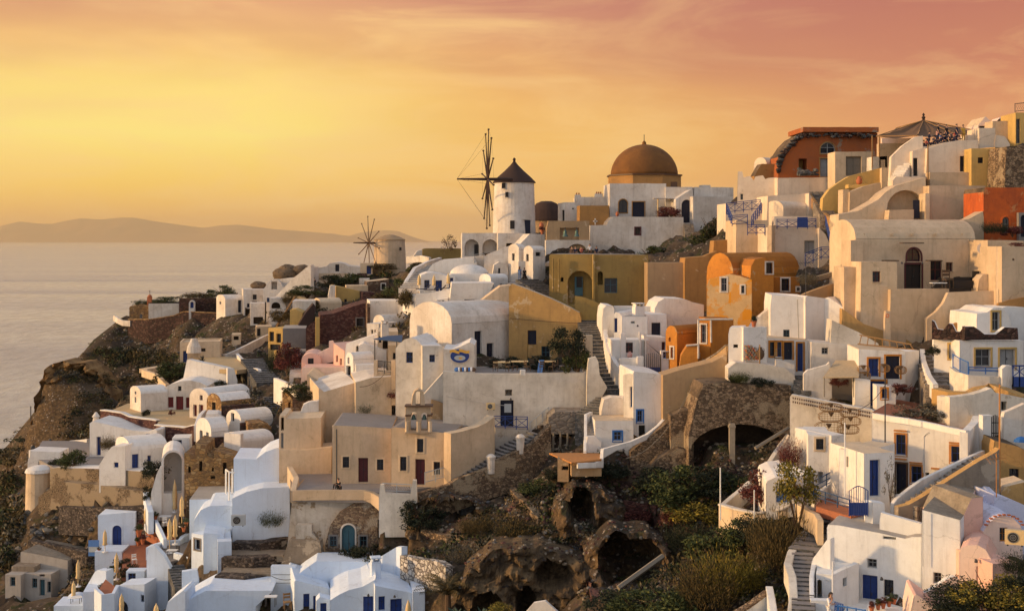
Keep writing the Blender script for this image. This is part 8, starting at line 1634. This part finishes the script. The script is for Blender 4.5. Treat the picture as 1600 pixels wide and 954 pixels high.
scrub('scrub', 'low dark scrub covering the cliff-side slope at the left', [(150, 548, 290, 600, 260, 1.0), (110, 570, 200, 690, 90, .9), (130, 510, 380, 545, 40, .7), (95, 550, 150, 600, 50, .8), (0, 660, 36, 850, 200, 1.2), (0, 850, 20, 895, 20, 1.0), (100, 880, 145, 940, 40, .6), (400, 436, 640, 520, 110, 1.0), (330, 550, 480, 660, 60, .8), (100, 640, 160, 690, 50, 1.2), (560, 410, 690, 440, 40, 1.0)], ['lfo', 'lfo', 'lf', 'lfp', 'lfo', 'lfd'])
scrub('dry_brush', 'low dry brush and weeds between the rubble of the middle slope', [(650, 760, 900, 900, 170, .65), (860, 700, 1240, 800, 120, .6), (1000, 800, 1240, 950, 150, .7), (880, 850, 1060, 960, 60, .6), (340, 780, 450, 930, 50, .5)], ['lfo', 'lfd', 'lf', 'lfp', 'lfd'])
for t in THINGS:
    if t.label and len(t.label.split()) > 16: print('LONG', t.label)
    t.finish()
# ================================================================== sea and islands
SEA = -80.
m, nt, bs = newmat('sea'); L = nt.links.new
n_a = noise_n(nt, pos(nt, (1, .35, 1)), .09, 8, .72); n_b = noise_n(nt, pos(nt, (.0007, .005, 1)), 1., 5, .6); n_c = noise_n(nt, pos(nt, (1, .5, 1)), .9, 4, .6)
c = ramp(nt, n_b.outputs[0], [(.35, (.42, .42, .435)), (.6, (.58, .57, .555))]).outputs[0]; c = mixc(nt, ramp(nt, n_a.outputs[0], [(.38, (.45,)*3), (.6, (0, 0, 0))]).outputs[0], c, (.20, .205, .23))  # silvery sheen and darker wave facets put into the water colour
L(c, bs.inputs['Base Color']); L(ramp(nt, n_b.outputs[0], [(.3, (.28,)*3), (.65, (.20,)*3)]).outputs[0], bs.inputs['Roughness']); bs.inputs['IOR'].default_value = 1.33; bs.inputs['Specular IOR Level'].default_value = .5
b1 = nt.nodes.new('ShaderNodeBump'); b1.inputs['Strength'].default_value = .6; b1.inputs['Distance'].default_value = 5; L(n_a.outputs[0], b1.inputs['Height'])
b2 = nt.nodes.new('ShaderNodeBump'); b2.inputs['Strength'].default_value = .6; b2.inputs['Distance'].default_value = .5; L(n_c.outputs[0], b2.inputs['Height']); L(b1.outputs[0], b2.inputs['Normal']); L(b2.outputs[0], bs.inputs['Normal']); MATS['sea'] = m
me = bpy.data.meshes.new('sea'); xx = [-90000, -9000, -1200, -400, 400, 1200, 9000, 90000]; yy = [-3000, 40, 300, 1500, 6000, 15500, 40000, 110000]
me.from_pydata([(x, y, SEA) for y in yy for x in xx], [], [(i*8+j, i*8+j+1, (i+1)*8+j+1, (i+1)*8+j) for i in range(7) for j in range(7)]); me.materials.append(m)
o = bpy.data.objects.new('sea', me); COL.objects.link(o); o['kind'] = 'structure'; o['label'] = 'calm sea with a pale evening sheen reaching the horizon'
paint('isle', (.42, .26, .12), 1., .3)  # hill colour with the orange of sunset light put into it
def island(name, label, prof, Y, depth):
    """a ridge of hills with a skyline given as (px, py)"""
    V = []; nx = 160; ny = 14; x0_, x1_ = prof[0][0], prof[-1][0]; xs = [p_[0] for p_ in prof]; ys_ = [p_[1] for p_ in prof]
    for j in range(ny+1):
        f = j/ny; y = Y+depth*(f-.45)*2
        for i in range(nx+1):
            px_ = x0_+(x1_-x0_)*i/nx; h = (HY-np.interp(px_, xs, ys_))/F_*Y-SEA
            X_ = (px_-HX)/F_*Y; k_ = max(0, math.sin(math.pi*min(1, f*1.1)))**.8 if f < .91 else 0
            nz = noise.turbulence(Vector((X_*.0007, y*.0004, 3)), 5, False)*.5
            bump_ = 1 if j == 6 else (.62+.5*nz)*k_
            V.append((X_, y, SEA-4+max(0, (h+4)*min(1, bump_))*(1 if j else 0)))
    Fs = [(j*(nx+1)+i, j*(nx+1)+i+1, (j+1)*(nx+1)+i+1, (j+1)*(nx+1)+i) for j in range(ny) for i in range(nx)]
    me = bpy.data.meshes.new(name); me.from_pydata(V, [], Fs); me.materials.append(MATS['isle']); me.polygons.foreach_set('use_smooth', [True]*len(Fs)); o = bpy.data.objects.new(name, me); COL.objects.link(o); o['kind'] = 'structure'; o['label'] = label
island('hills', 'long hazy island of hills across the water at the left horizon', [(-160, 380), (-120, 366), (-60, 360), (0, 354), (20, 349), (34, 346), (60, 349), (82, 350), (105, 345), (128, 341), (160, 343), (190, 340), (212, 340), (245, 346), (290, 352), (320, 356), (345, 352), (375, 351), (400, 354), (430, 358), (470, 361), (520, 365), (565, 371), (590, 376)], 50000, 4200)
island('hills', 'smaller fainter hazy island behind the round beige mill', [(520, 377), (560, 364), (580, 361), (605, 359.5), (622, 361), (640, 368), (655, 373), (670, 377)], 52000, 2600)
# ================================================================== sky, sun, air, camera
W = bpy.data.worlds.new('World'); SC.world = W; W.use_nodes = True; nt = W.node_tree; L = nt.links.new; bg = nt.nodes['Background']
SUN_AZ, SUN_EL = -96., 10.        # degrees from the view axis (left is negative), height
tc = nt.nodes.new('ShaderNodeTexCoord'); sp = nt.nodes.new('ShaderNodeSeparateXYZ'); L(tc.outputs['Generated'], sp.inputs[0])
def mth(op, a_, b_=None, c_=None):
    n_ = nt.nodes.new('ShaderNodeMath'); n_.operation = op
    for i, v_ in enumerate((a_, b_, c_)):
        if v_ is None: continue
        if hasattr(v_, 'links'): L(v_, n_.inputs[i])
        else: n_.inputs[i].default_value = v_
    return n_.outputs[0]
def mr(v_, a_, b_, c_=0., d_=1.):
    n_ = nt.nodes.new('ShaderNodeMapRange'); n_.interpolation_type = 'SMOOTHSTEP'; L(v_, n_.inputs[0]); n_.inputs[1].default_value = a_; n_.inputs[2].default_value = b_; n_.inputs[3].default_value = c_; n_.inputs[4].default_value = d_; return n_.outputs[0]
def s2l(r, g, b): return tuple(((x/255+.055)/1.055)**2.4 if x > 10 else x/255/12.92 for x in (r, g, b))
el = sp.outputs[2]; az = mth('ARCTAN2', sp.outputs[0], sp.outputs[1])
e5 = mth('MULTIPLY', el, 4.)       # 0..1 covers 0..14.5 degrees
SKL = [(0, s2l(248, 186, 104)), (.06, s2l(250, 188, 96)), (.16, s2l(255, 208, 96)), (.32, s2l(255, 230, 130)), (.46, s2l(255, 224, 126)), (.58, s2l(248, 200, 122)), (.72, s2l(230, 172, 124)), (1, s2l(204, 148, 124))]
SKM = [(0, s2l(246, 190, 104)), (.12, s2l(248, 190, 98)), (.32, s2l(248, 196, 104)), (.5, s2l(236, 178, 108)), (.66, s2l(214, 152, 114)), (.76, s2l(200, 136, 116)), (1, s2l(172, 118, 114))]
SKR = [(0, s2l(222, 150, 98)), (.3, s2l(226, 156, 102)), (.5, s2l(208, 136, 100)), (.76, s2l(184, 114, 98)), (1, s2l(152, 102, 102))]
rl, rm_, rr_ = (ramp(nt, e5, s).outputs[0] for s in (SKL, SKM, SKR))
front = mixc(nt, mr(az, -.22, .02), rl, rm_); front = mixc(nt, mr(az, .02, .36), front, rr_)
# wisps
mp = nt.nodes.new('ShaderNodeMapping'); L(tc.outputs['Generated'], mp.inputs['Vector']); mp.inputs['Scale'].default_value = (3.2, 1.2, 15.); mp.inputs['Rotation'].default_value = (0, .16, 0)
nz = noise_n(nt, mp.outputs[0], 1.6, 7, .62, .7); wf = ramp(nt, nz.outputs[0], [(.44, (0, 0, 0)), (.68, (1, 1, 1))]).outputs[0]
nz2 = noise_n(nt, mp.outputs[0], .7, 4, .5, .3)
front = mixc(nt, mth('MULTIPLY', wf, .6), front, s2l(255, 212, 140)); front = mixc(nt, mth('MULTIPLY', ramp(nt, nz2.outputs[0], [(.42, (0, 0, 0)), (.62, (1, 1, 1))]).outputs[0], mr(el, .05, .16, 0., .5)), front, s2l(180, 105, 98))
sky = nt.nodes.new('ShaderNodeTexSky'); sky.sky_type = 'NISHITA'; sky.sun_disc = False; sky.sun_elevation = rad(SUN_EL); sky.sun_rotation = rad(SUN_AZ)
nsk = mixc(nt, 1., sky.outputs[0], (.085, .085, .085), 'MULTIPLY')
up = mixc(nt, 1., nsk, (.39, .385, .41), 'ADD')
back = mr(sp.outputs[1], .35, -.3)
col = mixc(nt, mr(el, .22, .6), front, up); col = mixc(nt, mth('MULTIPLY', back, .85), col, up)
L(col, bg.inputs[0]); bg.inputs[1].default_value = 1.08
sl = bpy.data.lights.new('sun', 'SUN'); sl.energy = 3.6; sl.angle = rad(3); sl.color = (1., .62, .27); so = bpy.data.objects.new('sun', sl); COL.objects.link(so)
a_, e_ = rad(SUN_AZ), rad(SUN_EL); dv = Vector((math.sin(a_)*math.cos(e_), math.cos(a_)*math.cos(e_), math.sin(e_))); so.rotation_euler = dv.to_track_quat('Z', 'Y').to_euler()
HAZE = True
if HAZE:
    hb = MB(); hb.box((-45000, -200, SEA-6), (90000, 0, 0), (0, 58000, 0), (0, 0, 960-SEA), 'isle'); me = hb.mesh('haze'); me.materials.clear()
    m = bpy.data.materials.new('haze'); m.use_nodes = True; nt = m.node_tree; nt.nodes.remove(nt.nodes['Principled BSDF']); vp = nt.nodes.new('ShaderNodeVolumePrincipled')
    vp.inputs['Density'].default_value = 2.4e-5; vp.inputs['Color'].default_value = (1., .9, .72, 1); vp.inputs['Anisotropy'].default_value = .85; nt.links.new(vp.outputs[0], nt.nodes['Material Output'].inputs['Volume']); me.materials.append(m)
    o = bpy.data.objects.new('haze', me); COL.objects.link(o); o['kind'] = 'stuff'; o['label'] = 'warm evening haze over the sea'
cam = bpy.data.cameras.new('camera'); co = bpy.data.objects.new('camera', cam); COL.objects.link(co); SC.camera = co
co.rotation_euler = (rad(90), 0, 0); cam.sensor_width = 36; cam.lens = 36*F_/1600; cam.shift_y = -(477-HY)/1600; cam.clip_end = 200000; cam.clip_start = .5
SC.view_settings.view_transform = 'Standard'; SC.view_settings.look = 'None'; SC.view_settings.exposure = 0; SC.view_settings.gamma = 1
SC.cycles.max_bounces = 5; SC.cycles.diffuse_bounces = 3; SC.cycles.volume_bounces = 1
